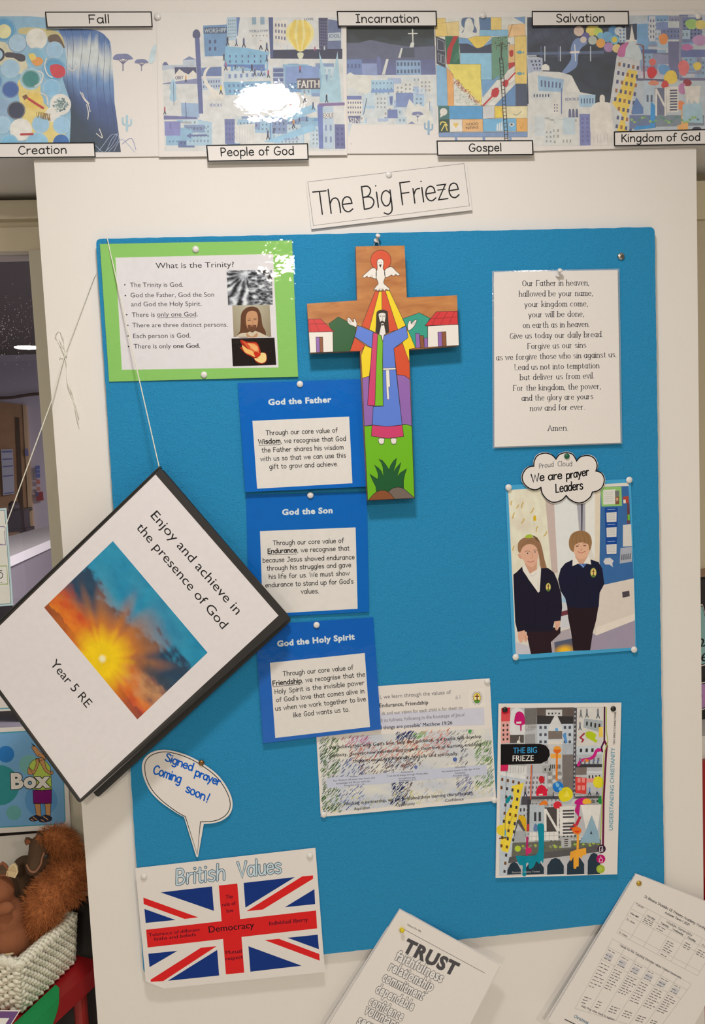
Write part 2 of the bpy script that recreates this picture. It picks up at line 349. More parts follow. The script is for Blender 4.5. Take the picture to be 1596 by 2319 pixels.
# ------------------------------------------------------------------ lettering
FONT = {}
def glyphs(txt):
    for line in txt.strip().split('\n'):
        ch, w, rest = line.strip().split(' ', 2)
        st = []
        for part in rest.split('|'):
            part = part.strip(); k = part[0]; st.append((k, pts(part[1:].strip())))
        FONT[ch] = (float(w), st)
glyphs('''
a 4.1 ~3.7,3.9 2.4,5 0.9,4.4 0.2,2.4 0.9,0.4 2.1,0 3.2,0.9 3.7,2.6|-3.8,5 3.8,0.9 4.1,0
b 4.1 -0.3,8 0.3,0|~0.3,3 1.2,4.6 2.6,5 3.8,3.9 3.9,1.9 3.1,0.3 1.8,0 0.3,0.9
c 3.7 ~3.6,4.2 2.3,5 0.9,4.3 0.2,2.5 0.8,0.6 2.1,0 3.6,0.7
d 4.1 ~3.7,3.6 2.4,4.9 0.9,4.4 0.2,2.4 0.9,0.4 2.1,0 3.2,0.8 3.7,2.2|-3.8,8 3.8,0
e 3.9 -0.3,2.6 3.7,2.7|~3.7,2.7 3.3,4.4 2.1,5 0.8,4.3 0.2,2.4 0.8,0.6 2.2,0 3.7,0.8
f 2.8 ~3,7.6 2.1,8 1.3,7.2 1.1,5 1.1,0|-0,4.7 2.7,4.7
g 4.1 ~3.7,3.9 2.4,5 0.9,4.4 0.2,2.4 0.9,0.4 2.1,0 3.2,0.9 3.7,2.6|~3.8,5 3.8,0.5 3.5,-1.9 2.1,-2.8 0.6,-2.2
h 4.0 -0.3,8 0.3,0|~0.3,3 1.3,4.6 2.7,4.9 3.5,3.9 3.7,2 3.7,0
i 0.7 -0.3,5 0.3,0|.0.3,7.1
j 1.5 ~1.1,5 1.1,0 0.8,-2.2 0,-2.8 -0.6,-2.4|.1.1,7.1
k 3.5 -0.3,8 0.3,0|-3.2,4.8 0.4,1.9|-1.4,2.8 3.5,0
l 0.7 -0.3,8 0.3,0
m 5.8 -0.3,5 0.3,0|~0.3,3.3 1.1,4.7 2.2,4.8 2.8,3.7 2.9,0|~2.9,3.3 3.7,4.7 4.8,4.8 5.4,3.7 5.5,0
n 4.0 -0.3,5 0.3,0|~0.3,3 1.3,4.6 2.7,4.9 3.5,3.9 3.7,2 3.7,0
o 4.1 o2,5 0.7,4.2 0.2,2.5 0.7,0.7 2,0 3.3,0.7 3.9,2.5 3.3,4.3
p 4.1 -0.3,5 0.3,-2.9|~0.3,3 1.2,4.6 2.6,5 3.8,3.9 3.9,1.9 3.1,0.3 1.8,0 0.3,0.9
q 4.1 ~3.7,3.9 2.4,5 0.9,4.4 0.2,2.4 0.9,0.4 2.1,0 3.2,0.9 3.7,2.6|-3.8,5 3.8,-2.9
r 2.7 -0.3,5 0.3,0|~0.3,2.8 1.3,4.5 2.7,4.8
s 3.4 ~3.2,4.3 2,5 0.7,4.5 0.6,3.4 1.9,2.6 3.2,1.8 3.1,0.5 1.8,0 0.3,0.6
t 2.8 ~1.2,7 1.2,3 1.3,0.8 1.9,0 2.8,0.3|-0.1,5 2.7,5
u 4.0 ~0.3,5 0.3,2 1,0.2 2.3,0.1 3.3,1 3.7,2.2|-3.7,5 3.7,0
v 3.6 -0,5 1.8,0 3.6,5
w 5.4 -0,5 1.4,0 2.7,4.6 4,0 5.4,5
x 3.5 -0,5 3.5,0|-3.5,5 0,0
y 3.8 -0,5 1.9,0.3|-3.8,5 0.9,-2.9
z 3.6 -0.2,5 3.4,5 0.1,0 3.6,0
A 5.0 -0,0 2.5,7.6 5,0|-0.9,2.6 4.1,2.6
B 4.5 -0.4,7.6 0.4,0|~0.4,7.5 2.6,7.4 3.6,6 2.6,4.3 0.5,3.9|~0.5,4 3.2,3.7 4.3,2.1 3.1,0.3 0.4,0
C 4.9 ~4.6,6.6 3.2,7.6 1.4,6.8 0.3,4.3 0.6,1.6 2,0 3.7,0.1 4.9,1.1
D 5.1 -0.4,7.6 0.4,0|~0.4,7.6 2.6,7.3 4.5,5.6 4.6,2.6 3,0.5 0.4,0
E 4.3 -4.2,7.6 0.4,7.6 0.4,0 4.3,0|-0.4,3.9 3.6,3.9
F 4.1 -4.1,7.6 0.4,7.6 0.4,0|-0.4,3.9 3.3,3.9
G 5.3 ~4.8,6.7 3.3,7.6 1.5,6.9 0.3,4.3 0.6,1.6 2.1,0 3.9,0.3 4.8,1.6 5,3.2|-5.1,3.3 2.8,3.3
H 5.0 -0.4,7.6 0.4,0|-4.6,7.6 4.6,0|-0.4,3.9 4.6,3.9
I 3.2 -1.6,7.6 1.6,0|-0.2,7.6 3,7.6|-0.2,0 3,0
J 4.2 ~3.2,7.6 3.2,2 2.6,0.4 1.4,0 0.2,0.9|-1.6,7.6 4.4,7.6
K 4.4 -0.4,7.6 0.4,0|-4,7.4 0.5,3.2|-1.5,4.2 4.4,0
L 3.9 -0.4,7.6 0.4,0 3.9,0
M 6.2 -0.2,0 1.2,7.6 3.1,1.4 5,7.6 6.2,0
N 5.2 -0.4,0 0.4,7.6 4.8,0 4.8,7.6
O 5.8 o2.9,7.6 1.1,6.6 0.3,3.8 1.1,1 2.9,0 4.7,1 5.5,3.8 4.7,6.6
P 4.2 -0.4,7.6 0.4,0|~0.4,7.6 2.7,7.4 4,5.8 3,3.8 0.4,3.3
Q 5.8 o2.9,7.6 1.1,6.6 0.3,3.8 1.1,1 2.9,0 4.7,1 5.5,3.8 4.7,6.6|-3.4,2 5.6,-0.8
R 4.6 -0.4,7.6 0.4,0|~0.4,7.6 2.7,7.4 3.9,5.9 3,4.1 0.4,3.6|-1.8,3.7 4.6,0
S 4.4 ~4,6.6 2.6,7.6 0.9,7 0.6,5.4 2.2,4 4,2.6 3.9,0.8 2,0 0.3,0.9
T 4.8 -0,7.6 4.8,7.6|-2.4,7.6 2.4,0
U 4.8 ~0.3,7.6 0.4,2.4 1.2,0.4 2.5,0 3.9,0.6 4.5,2.6 4.5,7.6
V 4.8 -0,7.6 2.4,0 4.8,7.6
W 6.8 -0,7.6 1.7,0 3.4,6.6 5.1,0 6.8,7.6
X 4.6 -0,7.6 4.6,0|-4.6,7.6 0,0
Y 4.6 -0,7.6 2.3,3.6|-4.6,7.6 1.4,0
Z 4.4 -0.2,7.6 4.2,7.6 0,0 4.4,0
0 4.4 o2.2,7.6 0.8,6.4 0.3,3.8 0.8,1 2.2,0 3.6,1 4.1,3.8 3.6,6.4
1 2.2 -0.3,6.2 1.3,7.6 1.3,0
2 4.2 ~0.5,6.4 1.4,7.4 3,7.4 3.8,6 3.2,4.2 0.3,0|-0.3,0 4.2,0
3 4.0 ~0.5,7 2,7.6 3.5,6.6 3.2,4.7 1.6,4|~1.6,4 3.4,3.5 3.8,1.6 2.4,0 0.3,0.7
4 4.4 -3.2,0 3.2,7.6 0.1,2.4 4.4,2.4
5 4.2 -3.9,7.6 0.9,7.6 0.6,4.4|~0.6,4.3 2.4,4.7 3.9,3.4 3.7,1.2 2.1,0 0.3,0.6
6 4.2 ~3.4,7.4 1.6,6.2 0.5,3.6 0.6,1.2 2,0 3.5,0.8 3.8,2.6 2.6,4 0.7,3
. 0.8 .0.4,0.1
, 0.9 -0.6,0.5 0,-1.3
' 0.6 -0.3,8 0.3,6.3
! 1.0 -0.6,7.8 0.4,2|.0.4,0.1
? 3.4 ~0.2,6.4 1.4,7.6 3.2,6.6 2.8,4.8 1.6,3.6 1.6,2.2|.1.6,0.1
: 0.8 .0.4,3.6|.0.4,0.3
- 2.8 -0.2,2.8 2.6,2.8
''')
def stext(S, mb, txt, x0, y0, x1, y1, cap, col, w=1.4, layer=3, gap=1.0, space=3.0, serif=False, up=None, slant=0.0, dot=1.15):
    up = up or S.up; pos = 0; items = []
    for ch in txt:
        if ch == ' ': pos += space; continue
        g = FONT[ch]; items.append((pos, g)); pos += g[0] + gap
    W = max(pos - gap, 0.1); L = math.hypot(x1 - x0, y1 - y0); e = ((x1 - x0) / W, (y1 - y0) / W); k = cap / 7.6
    el = math.hypot(*e)
    def T(x, y): return (x0 + e[0] * (x + y * slant) + up[0] * y * k, y0 + e[1] * (x + y * slant) + up[1] * y * k)
    thin = w * 0.40
    def wf(t):
        c = abs(t[0] * up[0] + t[1] * up[1]); return thin + (w - thin) * c ** 1.5
    for px, (gw, st) in items:
        for kind, P in st:
            if kind == '.':
                c = T(px + P[0][0], P[0][1]); S.poly(mb, ell(c[0], c[1], w * dot * 0.5, n=8), col, layer); continue
            Q = [(px + a, b) for a, b in P]
            if kind in '~o': Q = smooth(Q, 5, kind == 'o')
            Q = [T(*q) for q in Q]
            if serif:
                S.ribbon(mb, Q, w, col, layer, closed=(kind == 'o'), cap=False, wfun=wf)
                ends = []
                if kind == '-' and len(P) == 2 and abs(P[0][0] - P[1][0]) < 0.2: ends = [(P[0], -1), (P[1], 0)]
                elif kind == '~' and P[-1][1] == 0 and P[-2][1] > 1 and abs(P[-1][0] - P[-2][0]) < 0.3: ends = [(P[-1], 0)]
                elif kind == '-' and len(P) > 2: ends = [(q, 0) for q in (P[0], P[-1]) if q[1] in (0, 5, 7.6)]
                for q, sd in ends:
                    a, b = (-1.0, 0.25) if sd < 0 and q[1] < 7.6 else (-1.05, 1.05)
                    S.ribbon(mb, [T(px + q[0] + a, q[1]), T(px + q[0] + b, q[1])], thin * 1.5, col, layer, cap=False)
            else:
                S.ribbon(mb, Q, w, col, layer, closed=(kind == 'o'))
_TX = {}
def tmesh(txt, bold):
    k = (txt, bold)
    if k not in _TX:
        c = bpy.data.curves.new('t', 'FONT'); c.body = txt; c.size = 1.0; c.offset = bold; c.resolution_u = 3
        c.space_character = 1.0 + bold * 2.2
        o = bpy.data.objects.new('t', c); me = bpy.data.meshes.new_from_object(o)
        V = [(v.co.x, v.co.y) for v in me.vertices]; F = [tuple(p.vertices) for p in me.polygons]
        bpy.data.objects.remove(o); bpy.data.curves.remove(c); bpy.data.meshes.remove(me)
        _TX[k] = (V, F)
    return _TX[k]
def itext(S, mb, txt, x0, y0, x1, y1, cap, col, bold=0.0, layer=3, up=None, slant=0.0):
    if 0 < bold <= 0.03:                          # light bold: the same letters struck three times, slightly apart
        d = bold * cap * 0.9; L = math.hypot(x1 - x0, y1 - y0); ex, ey = (x1 - x0) / L * d, (y1 - y0) / L * d
        for k in (-1, 0, 1): itext(S, mb, txt, x0 + ex * k, y0 + ey * k, x1 + ex * k, y1 + ey * k, cap, col, 0.0, layer, up, slant)
        return
    V, F = tmesh(txt, bold)
    if not V: return
    up = up or S.up; xa = min(v[0] for v in V); xb = max(v[0] for v in V); w = xb - xa; k = cap / 0.727
    Q = []
    for x, y in V:
        t = (x - xa + y * slant) / w
        Q.append((x0 + (x1 - x0) * t + up[0] * y * k, y0 + (y1 - y0) * t + up[1] * y * k))
    root = list(range(len(V)))
    def fd(a):
        while root[a] != a: root[a] = root[root[a]]; a = root[a]
        return a
    for f in F:
        for q in f[1:]: root[fd(q)] = fd(f[0])
    G = {}
    for f in F: G.setdefault(fd(f[0]), []).append(([Q[q] for q in f], col))
    for g in G.values(): S.op(mb, layer, g)
def otext(S, mb, txt, x0, y0, x1, y1, cap, ink, fill, w, bold=0.033, layer=3, up=None):   # outlined letters
    for k in range(10):
        a = 2 * math.pi * k / 10; dx, dy = w * math.cos(a), w * math.sin(a)
        itext(S, mb, txt, x0 + dx, y0 + dy, x1 + dx, y1 + dy, cap, ink, bold, layer, up)
    itext(S, mb, txt, x0, y0, x1, y1, cap, fill, bold, layer + 0.5, up)
INK = K(35, 33, 36)
rnd = random.Random(7)
def fbm(x, y, z=0.0): return noise.fractal(Vector((x, y, z)), 1.0, 2.0, 4)
def mixc(a, b, t):
    t = max(0.0, min(1.0, t)); return tuple(x + (y - x) * t for x, y in zip(a, b))
# ------------------------------------------------------------------ the setting
WALLY = 0.012
COLX0, COLX1, BEAMZ = -0.0875, 0.982, 2.082
b = MB()
b.box((COLX0, WALLY, 0), (COLX1, 0.30, BEAMZ)); b.box((-2.6, WALLY, BEAMZ), (2.4, 0.30, 2.62))
struct(b.build('wall_front', M_WALL))
M_TRIM = solid('beige_frame', K(226, 208, 178), 0.5, 0.03, 30)
M_TRIM2 = solid('grey_beige_jamb', K(216, 204, 180), 0.5, 0.03, 30)
M_ROOM = solid('dim_back_wall', K(122, 108, 92), 0.8, 0.05, 4)
for nm, lo, hi, m in (('floor', (-2.6, -6.5, -0.1), (2.4, 0.3, 0), solid('pale_floor', K(204, 194, 182), 0.8, 0.1, 30)),
                      ('ceiling', (-2.6, -6.5, 2.62), (2.4, 0.3, 2.7), M_WALL),
                      ('wall_left', (-2.7, -6.5, 0), (-2.6, 0.3, 2.62), M_ROOM), ('wall_right', (2.4, -6.5, 0), (2.5, 0.3, 2.62), M_ROOM),
                      ('wall_back', (-2.6, -6.6, 0), (2.4, -6.5, 2.62), M_ROOM)):
    b = MB(); b.box(lo, hi); struct(b.build(nm, m))
# left bay: window frame 20 cm behind the pier face
wy = 0.20
win = MB(); win.box((-2.6, wy, 2.038), (COLX0, wy + 0.08, 2.070)); win.box((-2.6, wy + 0.015, 2.024), (COLX0, wy + 0.08, 2.038))
win.box((-2.6, wy + 0.004, 1.983), (COLX0, wy + 0.08, 2.024)); win.box((-2.6, wy + 0.05, 2.070), (COLX0, wy + 0.08, 2.082))
win = struct(win.build('window_1', M_TRIM))
b = MB(); b.box((-0.158, wy, 0.785), (COLX0, wy + 0.08, 1.983)); b.build('jamb', M_TRIM2, win)
b = MB(); b.box((-2.6, wy + 0.03, 1.10), (-0.158, wy + 0.036, 1.983)); b.build('glass_pane', glassy('window_glass', 0.0, 0, 1, 0, (0.80, 0.78, 0.80)), win)
b = MB(); b.box((-2.6, wy, 0.785), (-0.158, wy + 0.05, 1.10)); b.build('lower_panel', solid('white_panel', K(226, 216, 204), 0.5, 0.02, 30), win)
gp = Sheet('x', '', '', [(0, 640), (84, 640), (100, 900), (0, 900)], wy + 0.0295, make=False)
b = MB()
for i in range(170):
    x = rnd.uniform(0, 78); y = rnd.gauss(745, 45)
    if x < 62 + (y - 570) * 0.07 + 6: gp.poly(b, ell(x, y, rnd.uniform(0.35, 1.1), n=6), None, 1)
o = b.build('dirt_specks', solid('dust', K(190, 180, 175), 0.8), win); o['kind'] = 'stuff'
b = MB(); b.box((-2.6, wy + 0.01, 0), (COLX0, wy + 0.06, 0.785)); struct(b.build('trim_1', solid('dark_plinth', K(40, 34, 32), 0.7)))
# right bay
ry = 0.12
b = MB(); b.box((COLX1, ry - 0.004, 1.993), (2.4, ry + 0.06, 2.060)); b.box((COLX1, ry + 0.03, 2.06), (2.4, ry + 0.06, 2.082))
b.build('window_2', M_TRIM); struct(bpy.data.objects['window_2'])
M_BLIND = solid('beige_blind', K(214, 196, 168), 0.8, 0.04, 300, 0.2, 600)
b = MB(); b.box((COLX1, ry + 0.004, 1.352), (2.4, ry + 0.012, 1.993))
bl = tag(b.build('roller_blind', M_BLIND, None, (1.5, ry, 1.99)), 'plain beige roller blind pulled down in the recess at the right edge', 'blind')
b = MB(); b.box((COLX1, ry - 0.002, 1.337), (2.4, ry + 0.014, 1.352)); b.build('bottom_bar', solid('brown_bar', K(150, 120, 95), 0.5), bl)
b = MB(); b.box((COLX1, ry + 0.02, 0), (2.4, ry + 0.06, 1.99)); struct(b.build('trim_2', solid('dark_board', K(52, 48, 48), 0.8)))

# ------------------------------------------------------------------ the room seen through the left window
FY = 6.5
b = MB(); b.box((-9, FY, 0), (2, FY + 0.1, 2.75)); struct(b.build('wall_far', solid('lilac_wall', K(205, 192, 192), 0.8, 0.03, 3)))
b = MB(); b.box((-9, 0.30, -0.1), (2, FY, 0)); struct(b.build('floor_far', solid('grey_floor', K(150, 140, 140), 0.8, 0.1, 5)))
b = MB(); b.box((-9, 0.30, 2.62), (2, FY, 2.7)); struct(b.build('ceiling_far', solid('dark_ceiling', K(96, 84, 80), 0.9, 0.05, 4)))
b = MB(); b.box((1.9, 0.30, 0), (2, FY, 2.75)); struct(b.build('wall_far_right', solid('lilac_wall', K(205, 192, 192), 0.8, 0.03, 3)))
far = Sheet('x', '', '', [(-60, 900), (120, 900), (120, 1200), (-60, 1200)], FY, make=False)
def slab(S, P, mat, name, th=0.03, parent=None, layer=0, loc=None):
    b = MB(); V = [S.P(*k, layer) for k in P]; b.prism(V, S.n * th); return b.build(name, mat, parent, loc or V[0])
dr = struct(slab(far, [(-90, 900), (55, 917), (75, 1290), (-90, 1290)], solid('wooden_door', K(186, 140, 100), 0.5, 0.15, 12), 'door_1', 0.03))
slab(far, [(55, 917), (62, 918), (84, 1290), (75, 1290)], solid('door_frame', K(214, 176, 132), 0.5), 'door_frame', 0.05, dr)
slab(far, [(38, 945), (46, 946), (62, 1290), (52, 1290)], solid('door_gap', K(84, 62, 48), 0.6), 'glazing_strip', 0.045, dr)
b = MB(); V = [far.P(60, 1152) + far.n * 0.09, far.P(80, 1150) + far.n * 0.09]; b.tube(V, 0.016); b.tube([far.P(68, 1152), V[0]], 0.014); b.build('door_handle', M_METAL, dr)
def farsheet(label, cat, P, col, lines, name='paper_notice'):
    o = tag(slab(far, P, solid('far_paper', col, 0.6), name, 0.01, None, 500), label, cat); b = MB()
    far.up = (-0.06, -1)
    for (u0, v0, u1, v1, c) in lines: far.lay(b, sub(P, u0, v0, u1, v1), c, 0.072)
    if lines: b.build('printed_lines', M_PRINT, o)
    return o
lilac = K(130, 130, 165)
farsheet('white notice with ruled lines on the wooden door seen through the window', 'notice', [(3, 1018), (29, 1017), (33, 1118), (8, 1122)], K(205, 200, 205),
         [(0.05, 0.03, 0.95, 0.07, lilac), (0.05, 0.2, 0.95, 0.23, lilac), (0.05, 0.36, 0.95, 0.39, lilac), (0.05, 0.57, 0.95, 0.6, lilac), (0.05, 0.95, 0.95, 0.98, lilac)])
farsheet('small blue sign on the frame of the far wooden door', 'sign', [(57, 1016), (63, 1016), (65, 1032), (58, 1032)], K(120, 120, 165), [], 'door_sign')
farsheet('blue notice on the lilac wall beyond the window, above the red ones', 'notice', [(80, 1055), (90, 1054), (91, 1082), (82, 1082)], K(105, 115, 165), [(0.1, 0.3, 0.9, 0.36, K(190, 190, 210)), (0.1, 0.6, 0.9, 0.66, K(190, 190, 210))])
farsheet('upper small red notice on the lilac wall beyond the window', 'notice', [(82, 1086), (90, 1086), (91, 1096), (83, 1096)], K(200, 120, 105), [])
farsheet('middle small red notice on the lilac wall beyond the window', 'notice', [(83, 1103), (91, 1103), (92, 1111), (84, 1111)], K(205, 130, 110), [])
farsheet('lowest and darkest red notice on the lilac wall beyond the window', 'notice', [(80, 1115), (97, 1113), (99, 1133), (84, 1135)], K(160, 60, 60), [(0.0, 0.0, 0.4, 0.5, K(110, 100, 130))])
b = MB(); P = [far.P(x, y) + far.n * 0.05 for x, y in smooth([(-20, 903), (5, 902), (30, 901), (55, 897), (75, 894), (100, 892)], 5)]
b.tube(P, 0.014, 6); tag(b.build('rope', solid('dark_rope', K(90, 70, 60), 0.9), None, P[0]), 'dark rope strung along the far wall above the wooden door', 'rope')
# low counter in the far room
cz = 1.05; T4 = [onZ(20, 1262, cz), onZ(130, 1216, cz), onZ(130, 1186, cz), onZ(20, 1214, cz)]
ct = empty('counter', (T4[0] + T4[2]) / 2); tag(ct, 'low white topped counter with grey front seen through the window', 'counter')
b = MB(); b.prism(T4, Vector((0, 0, -0.06))); b.build('worktop', solid('pale_worktop', K(225, 212, 200), 0.5), ct)
G = [p + Vector((0, 0, -0.06)) for p in (T4[0] + (T4[3]-T4[0])*0.08, T4[1] + (T4[2]-T4[1])*0.08, T4[2], T4[3])]
b = MB(); b.prism(G, Vector((0, 0, -0.985))); b.build('front_panel', solid('grey_front', K(128, 116, 116), 0.7), ct)
b = MB(); p = onZ(33, 1203, cz + 0.001)
b.box((p.x - 0.12, p.y - 0.05, cz), (p.x + 0.1, p.y + 0.1, cz + 0.17)); b.box((p.x - 0.16, p.y - 0.09, cz), (p.x + 0.12, p.y + 0.14, cz + 0.025))
b.lathe([(0.03, 0.17), (0.045, 0.19), (0.04, 0.23), (0.02, 0.25)], (p.x, p.y + 0.03, cz), (0, 0, 1), 10)
tag(b.build('kettle_stand', solid('dark_stand', K(60, 48, 52), 0.5), None, p), 'small dark appliance standing on the far counter beside the door', 'appliance')
# ------------------------------------------------------------------ the blue felt board
def felt():
    m, nt, b = nmat('blue_felt'); g = nt.nodes.new('ShaderNodeNewGeometry')
    n = nt.nodes.new('ShaderNodeTexNoise'); n.inputs['Scale'].default_value = 420; n.inputs['Detail'].default_value = 5
    n3 = nt.nodes.new('ShaderNodeTexNoise'); n3.inputs['Scale'].default_value = 90; n3.inputs['Detail'].default_value = 3
    for k in (n, n3): nt.links.new(g.outputs['Position'], k.inputs['Vector'])
    mx = nt.nodes.new('ShaderNodeMix'); mx.data_type = 'RGBA'
    mx.inputs[6].default_value = (*K(26, 120, 168), 1); mx.inputs[7].default_value = (*K(56, 154, 198), 1)
    nt.links.new(n.outputs['Fac'], mx.inputs[0]); nt.links.new(mx.outputs[2], b.inputs['Base Color'])
    b.inputs['Roughness'].default_value = 0.95; b.inputs['Specular IOR Level'].default_value = 0.15
    b.inputs['Sheen Weight'].default_value = 0.12; b.inputs['Sheen Roughness'].default_value = 0.5
    ad = nt.nodes.new('ShaderNodeMath'); ad.operation = 'ADD'
    nt.links.new(n.outputs['Fac'], ad.inputs[0]); nt.links.new(n3.outputs['Fac'], ad.inputs[1])
    bp = nt.nodes.new('ShaderNodeBump'); bp.inputs['Strength'].default_value = 0.6; bp.inputs['Distance'].default_value = 0.0022
    nt.links.new(ad.outputs[0], bp.inputs['Height']); nt.links.new(bp.outputs['Normal'], b.inputs['Normal'])
    return m
BQ = [(217, 541), (1482, 514), (1505, 2078), (325, 2205)]
bp_ = [onY(*k, 0.0) for k in rrect(BQ, 12, 4)]
out = []
for i, p in enumerate(bp_):                        # slightly ragged cloth edge
    q = bp_[(i + 1) % len(bp_)]; L = (q - p).length; n = max(1, int(L / 0.012))
    for k in range(n):
        r = p.lerp(q, k / n)
        if 0 < k < n: r = r + Vector((rnd.uniform(-1, 1), 0, rnd.uniform(-1, 1))) * 0.0004
        out.append(r)
b = MB(); b.prism(out, Vector((0, 0.0118, 0)))
tag(b.build('display_board', felt(), None, (0.45, 0.006, 1.35)), 'large bright blue felt covered display board on the white wall', 'board')
# screw in the board's upper right corner
c = onY(1405, 581, 0.0)
b = MB(); b.lathe([(0.0062, 0), (0.0062, 0.0012), (0.0056, 0.0028), (0.0035, 0.0036), (0.0001, 0.0038)], c, (0, -1, 0), 24)
sc = tag(b.build('screw', M_METAL, None, c, True), 'silver cross head screw in the upper right corner of the blue board', 'screw')
b = MB()
for an in (0.7, 0.7 + math.pi / 2):
    d = Vector((math.cos(an), 0, math.sin(an))); e = Vector((-math.sin(an), 0, math.cos(an))); o_ = c + Vector((0, -0.0039, 0))
    b.prism([o_ + d * 0.003 + e * 0.0006, o_ - d * 0.003 + e * 0.0006, o_ - d * 0.003 - e * 0.0006, o_ + d * 0.003 - e * 0.0006], Vector((0, 0.0005, 0)))
b.build('cross_slot', solid('dark_slot', (0.02, 0.02, 0.02), 0.6), sc)

# ------------------------------------------------------------------ pins
WPIN = solid('white_plastic', K(232, 222, 212), 0.25, 0.02, 50)
def pin_flat(px, py, y, label, mat=WPIN, r=0.0052, name='drawing_pin', tilt=(0, 0)):
    c = onY(px, py, y); a = Vector((tilt[0], -1, tilt[1])).normalized(); b = MB()
    b.lathe([(r * 0.9, -0.0006), (r, 0.0006), (r * 0.98, 0.0016), (r * 0.75, 0.0027), (r * 0.35, 0.0033), (0.00005, 0.0035)], c, a, 24)
    o = tag(b.build(name, mat, None, c, True), label, 'pin', 'drawing pins')
    b = MB(); b.tube([c + Vector((0, -0.0004, 0)), c + Vector((0, 0.010, 0))], 0.0005, 6); b.build('point', M_METAL, o)
    return o
def pin_push(px, py, y, label, mat, tilt, k=1.0):
    c = onY(px, py, y); a = Vector((tilt[0], -1, tilt[1])).normalized(); b = MB()
    prof = [(0.0042, 0.0), (0.0046, 0.0008), (0.0040, 0.0018), (0.0024, 0.0030), (0.0021, 0.0062), (0.0028, 0.0082), (0.0038, 0.0096), (0.0040, 0.0110), (0.0032, 0.0121), (0.0001, 0.0125)]
    b.lathe([(r * k, h * k + 0.002) for r, h in prof], c, a, 20)
    o = tag(b.build('push_pin', mat, None, c, True), label, 'pin', 'push pins')
    b = MB(); b.tube([c + a * 0.003, c - a * 0.012], 0.0006, 6); b.build('needle', M_METAL, o)
    return o
# ------------------------------------------------------------------ frieze along the top
FRY = 0.0095
sA = Sheet('frieze_sheet', 'laminated frieze sheet with paint pots and blue waterfall at the far left', 'poster', [(-64, 26), (366, 28), (369, 354), (-64, 359)], FRY, (0, 0, 0), 'laminated frieze sheets')
sB = Sheet('frieze_sheet', 'laminated frieze sheet with pale yellow balloon over blue city, second from left', 'poster', [(354, 28), (784, 27), (786, 351), (360, 355)], FRY - 0.0015, (0, 0, 0.001), 'laminated frieze sheets')
sC = Sheet('frieze_sheet', 'laminated frieze sheet with dark hill, white cross and coloured patchwork, second from right', 'poster', [(779, 28), (1197, 27), (1200, 347), (783, 348)], FRY, (0, 0, 0), 'laminated frieze sheets')
sD = Sheet('frieze_sheet', 'laminated frieze sheet with leaning yellow tower and multicoloured city at the far right', 'poster', [(1194, 27), (1612, 24), (1612, 331), (1197, 342)], FRY - 0.0012, (0, 0, 0), 'laminated frieze sheets')
P1, P2, P3, P4 = crop(0, 0, 3.8), crop(360, 0, 3.712), crop(760, 0, 3.547), crop(1180, 0, 3.837)
W_ = K(232, 221, 208)
BLU = [K(150, 185, 208), K(120, 160, 198), K(178, 202, 216), K(200, 212, 218), K(140, 158, 190), K(106, 124, 166), K(214, 216, 214), K(165, 196, 216)]
NAVY = K(44, 58, 84); SLATE = K(92, 104, 140); LILAC = K(128, 132, 170); PALE = K(205, 214, 218); DARK = K(52, 58, 82)
def windows(S, b, Q, nx, ny, col, layer, fx=0.5, fy=0.55):
    for i in range(nx):
        for j in range(ny):
            S.poly(b, sub(Q, (i + 0.5 - fx / 2) / nx, (j + 0.5 - fy / 2) / ny, (i + 0.5 + fx / 2) / nx, (j + 0.5 + fy / 2) / ny), col, layer)
def city(S, b, x0, y0, x1, y1, pal, seed, n, layer=1.0, wc=None, smin=22, smax=60):
    r = random.Random(seed)
    for k in range(n):
        w = r.uniform(smin, smax); h = r.uniform(smin * 0.7, smax); x = r.uniform(x0, max(x0, x1 - w)); y = r.uniform(y0, max(y0, y1 - h))
        Q = rect(x, y, min(x + w, x1), min(y + h, y1)); c = r.choice(pal); l = layer + k * 0.012
        S.poly(b, Q, c, l)
        if r.random() < 0.7:
            windows(S, b, inset(Q, 0.08, 0.1), max(2, int(w / 9)), max(1, int(h / 11)), wc if wc and r.random() < 0.6 else mixc(c, DARK, 0.55), l + 0.006, 0.4, 0.45)
        elif r.random() < 0.4:
            S.poly(b, [(x, y), (min(x + w, x1), y), (min(x + w, x1), y + 5)], mixc(c, DARK, 0.4), l + 0.006)
def figure(S, b, x, y, h, col, layer, legs=None):
    S.poly(b, ell(x, y - h * 0.9, h * 0.1, n=8), K(190, 150, 130), layer)
    S.ribbon(b, [(x, y - h * 0.8), (x, y - h * 0.4)], h * 0.2, col, layer)
    for d in (-0.13, 0.16): S.ribbon(b, [(x, y - h * 0.42), (x + d * h, y)], h * 0.11, legs or K(60, 62, 84), layer)
def tree(S, b, x, y, h, c1, c2, layer):
    S.ribbon(b, [(x, y), (x, y - h * 0.6)], h * 0.06, c2, layer)
    for d in (-0.35, -0.15, 0.18, 0.38): S.ribbon(b, [(x, y - h * 0.4), (x + d * h, y - h * 0.75)], h * 0.04, c2, layer)
    S.poly(b, smooth([(x - h*0.6, y - h*0.7), (x - h*0.45, y - h*0.95), (x - h*0.1, y - h), (x + h*0.3, y - h*0.98), (x + h*0.6, y - h*0.72), (x + h*0.3, y - h*0.66), (x, y - h*0.72), (x - h*0.3, y - h*0.64)], 4, True), c1, layer - 0.1)
def cactus(S, b, x, y, h, c, layer):
    S.ribbon(b, [(x, y), (x, y - h)], h * 0.17, c, layer)
    S.ribbon(b, smooth([(x, y - h*0.4), (x - h*0.27, y - h*0.45), (x - h*0.3, y - h*0.85)]), h * 0.13, c, layer)
    S.ribbon(b, smooth([(x, y - h*0.3), (x + h*0.27, y - h*0.4), (x + h*0.3, y - h*0.75)]), h * 0.13, c, layer)

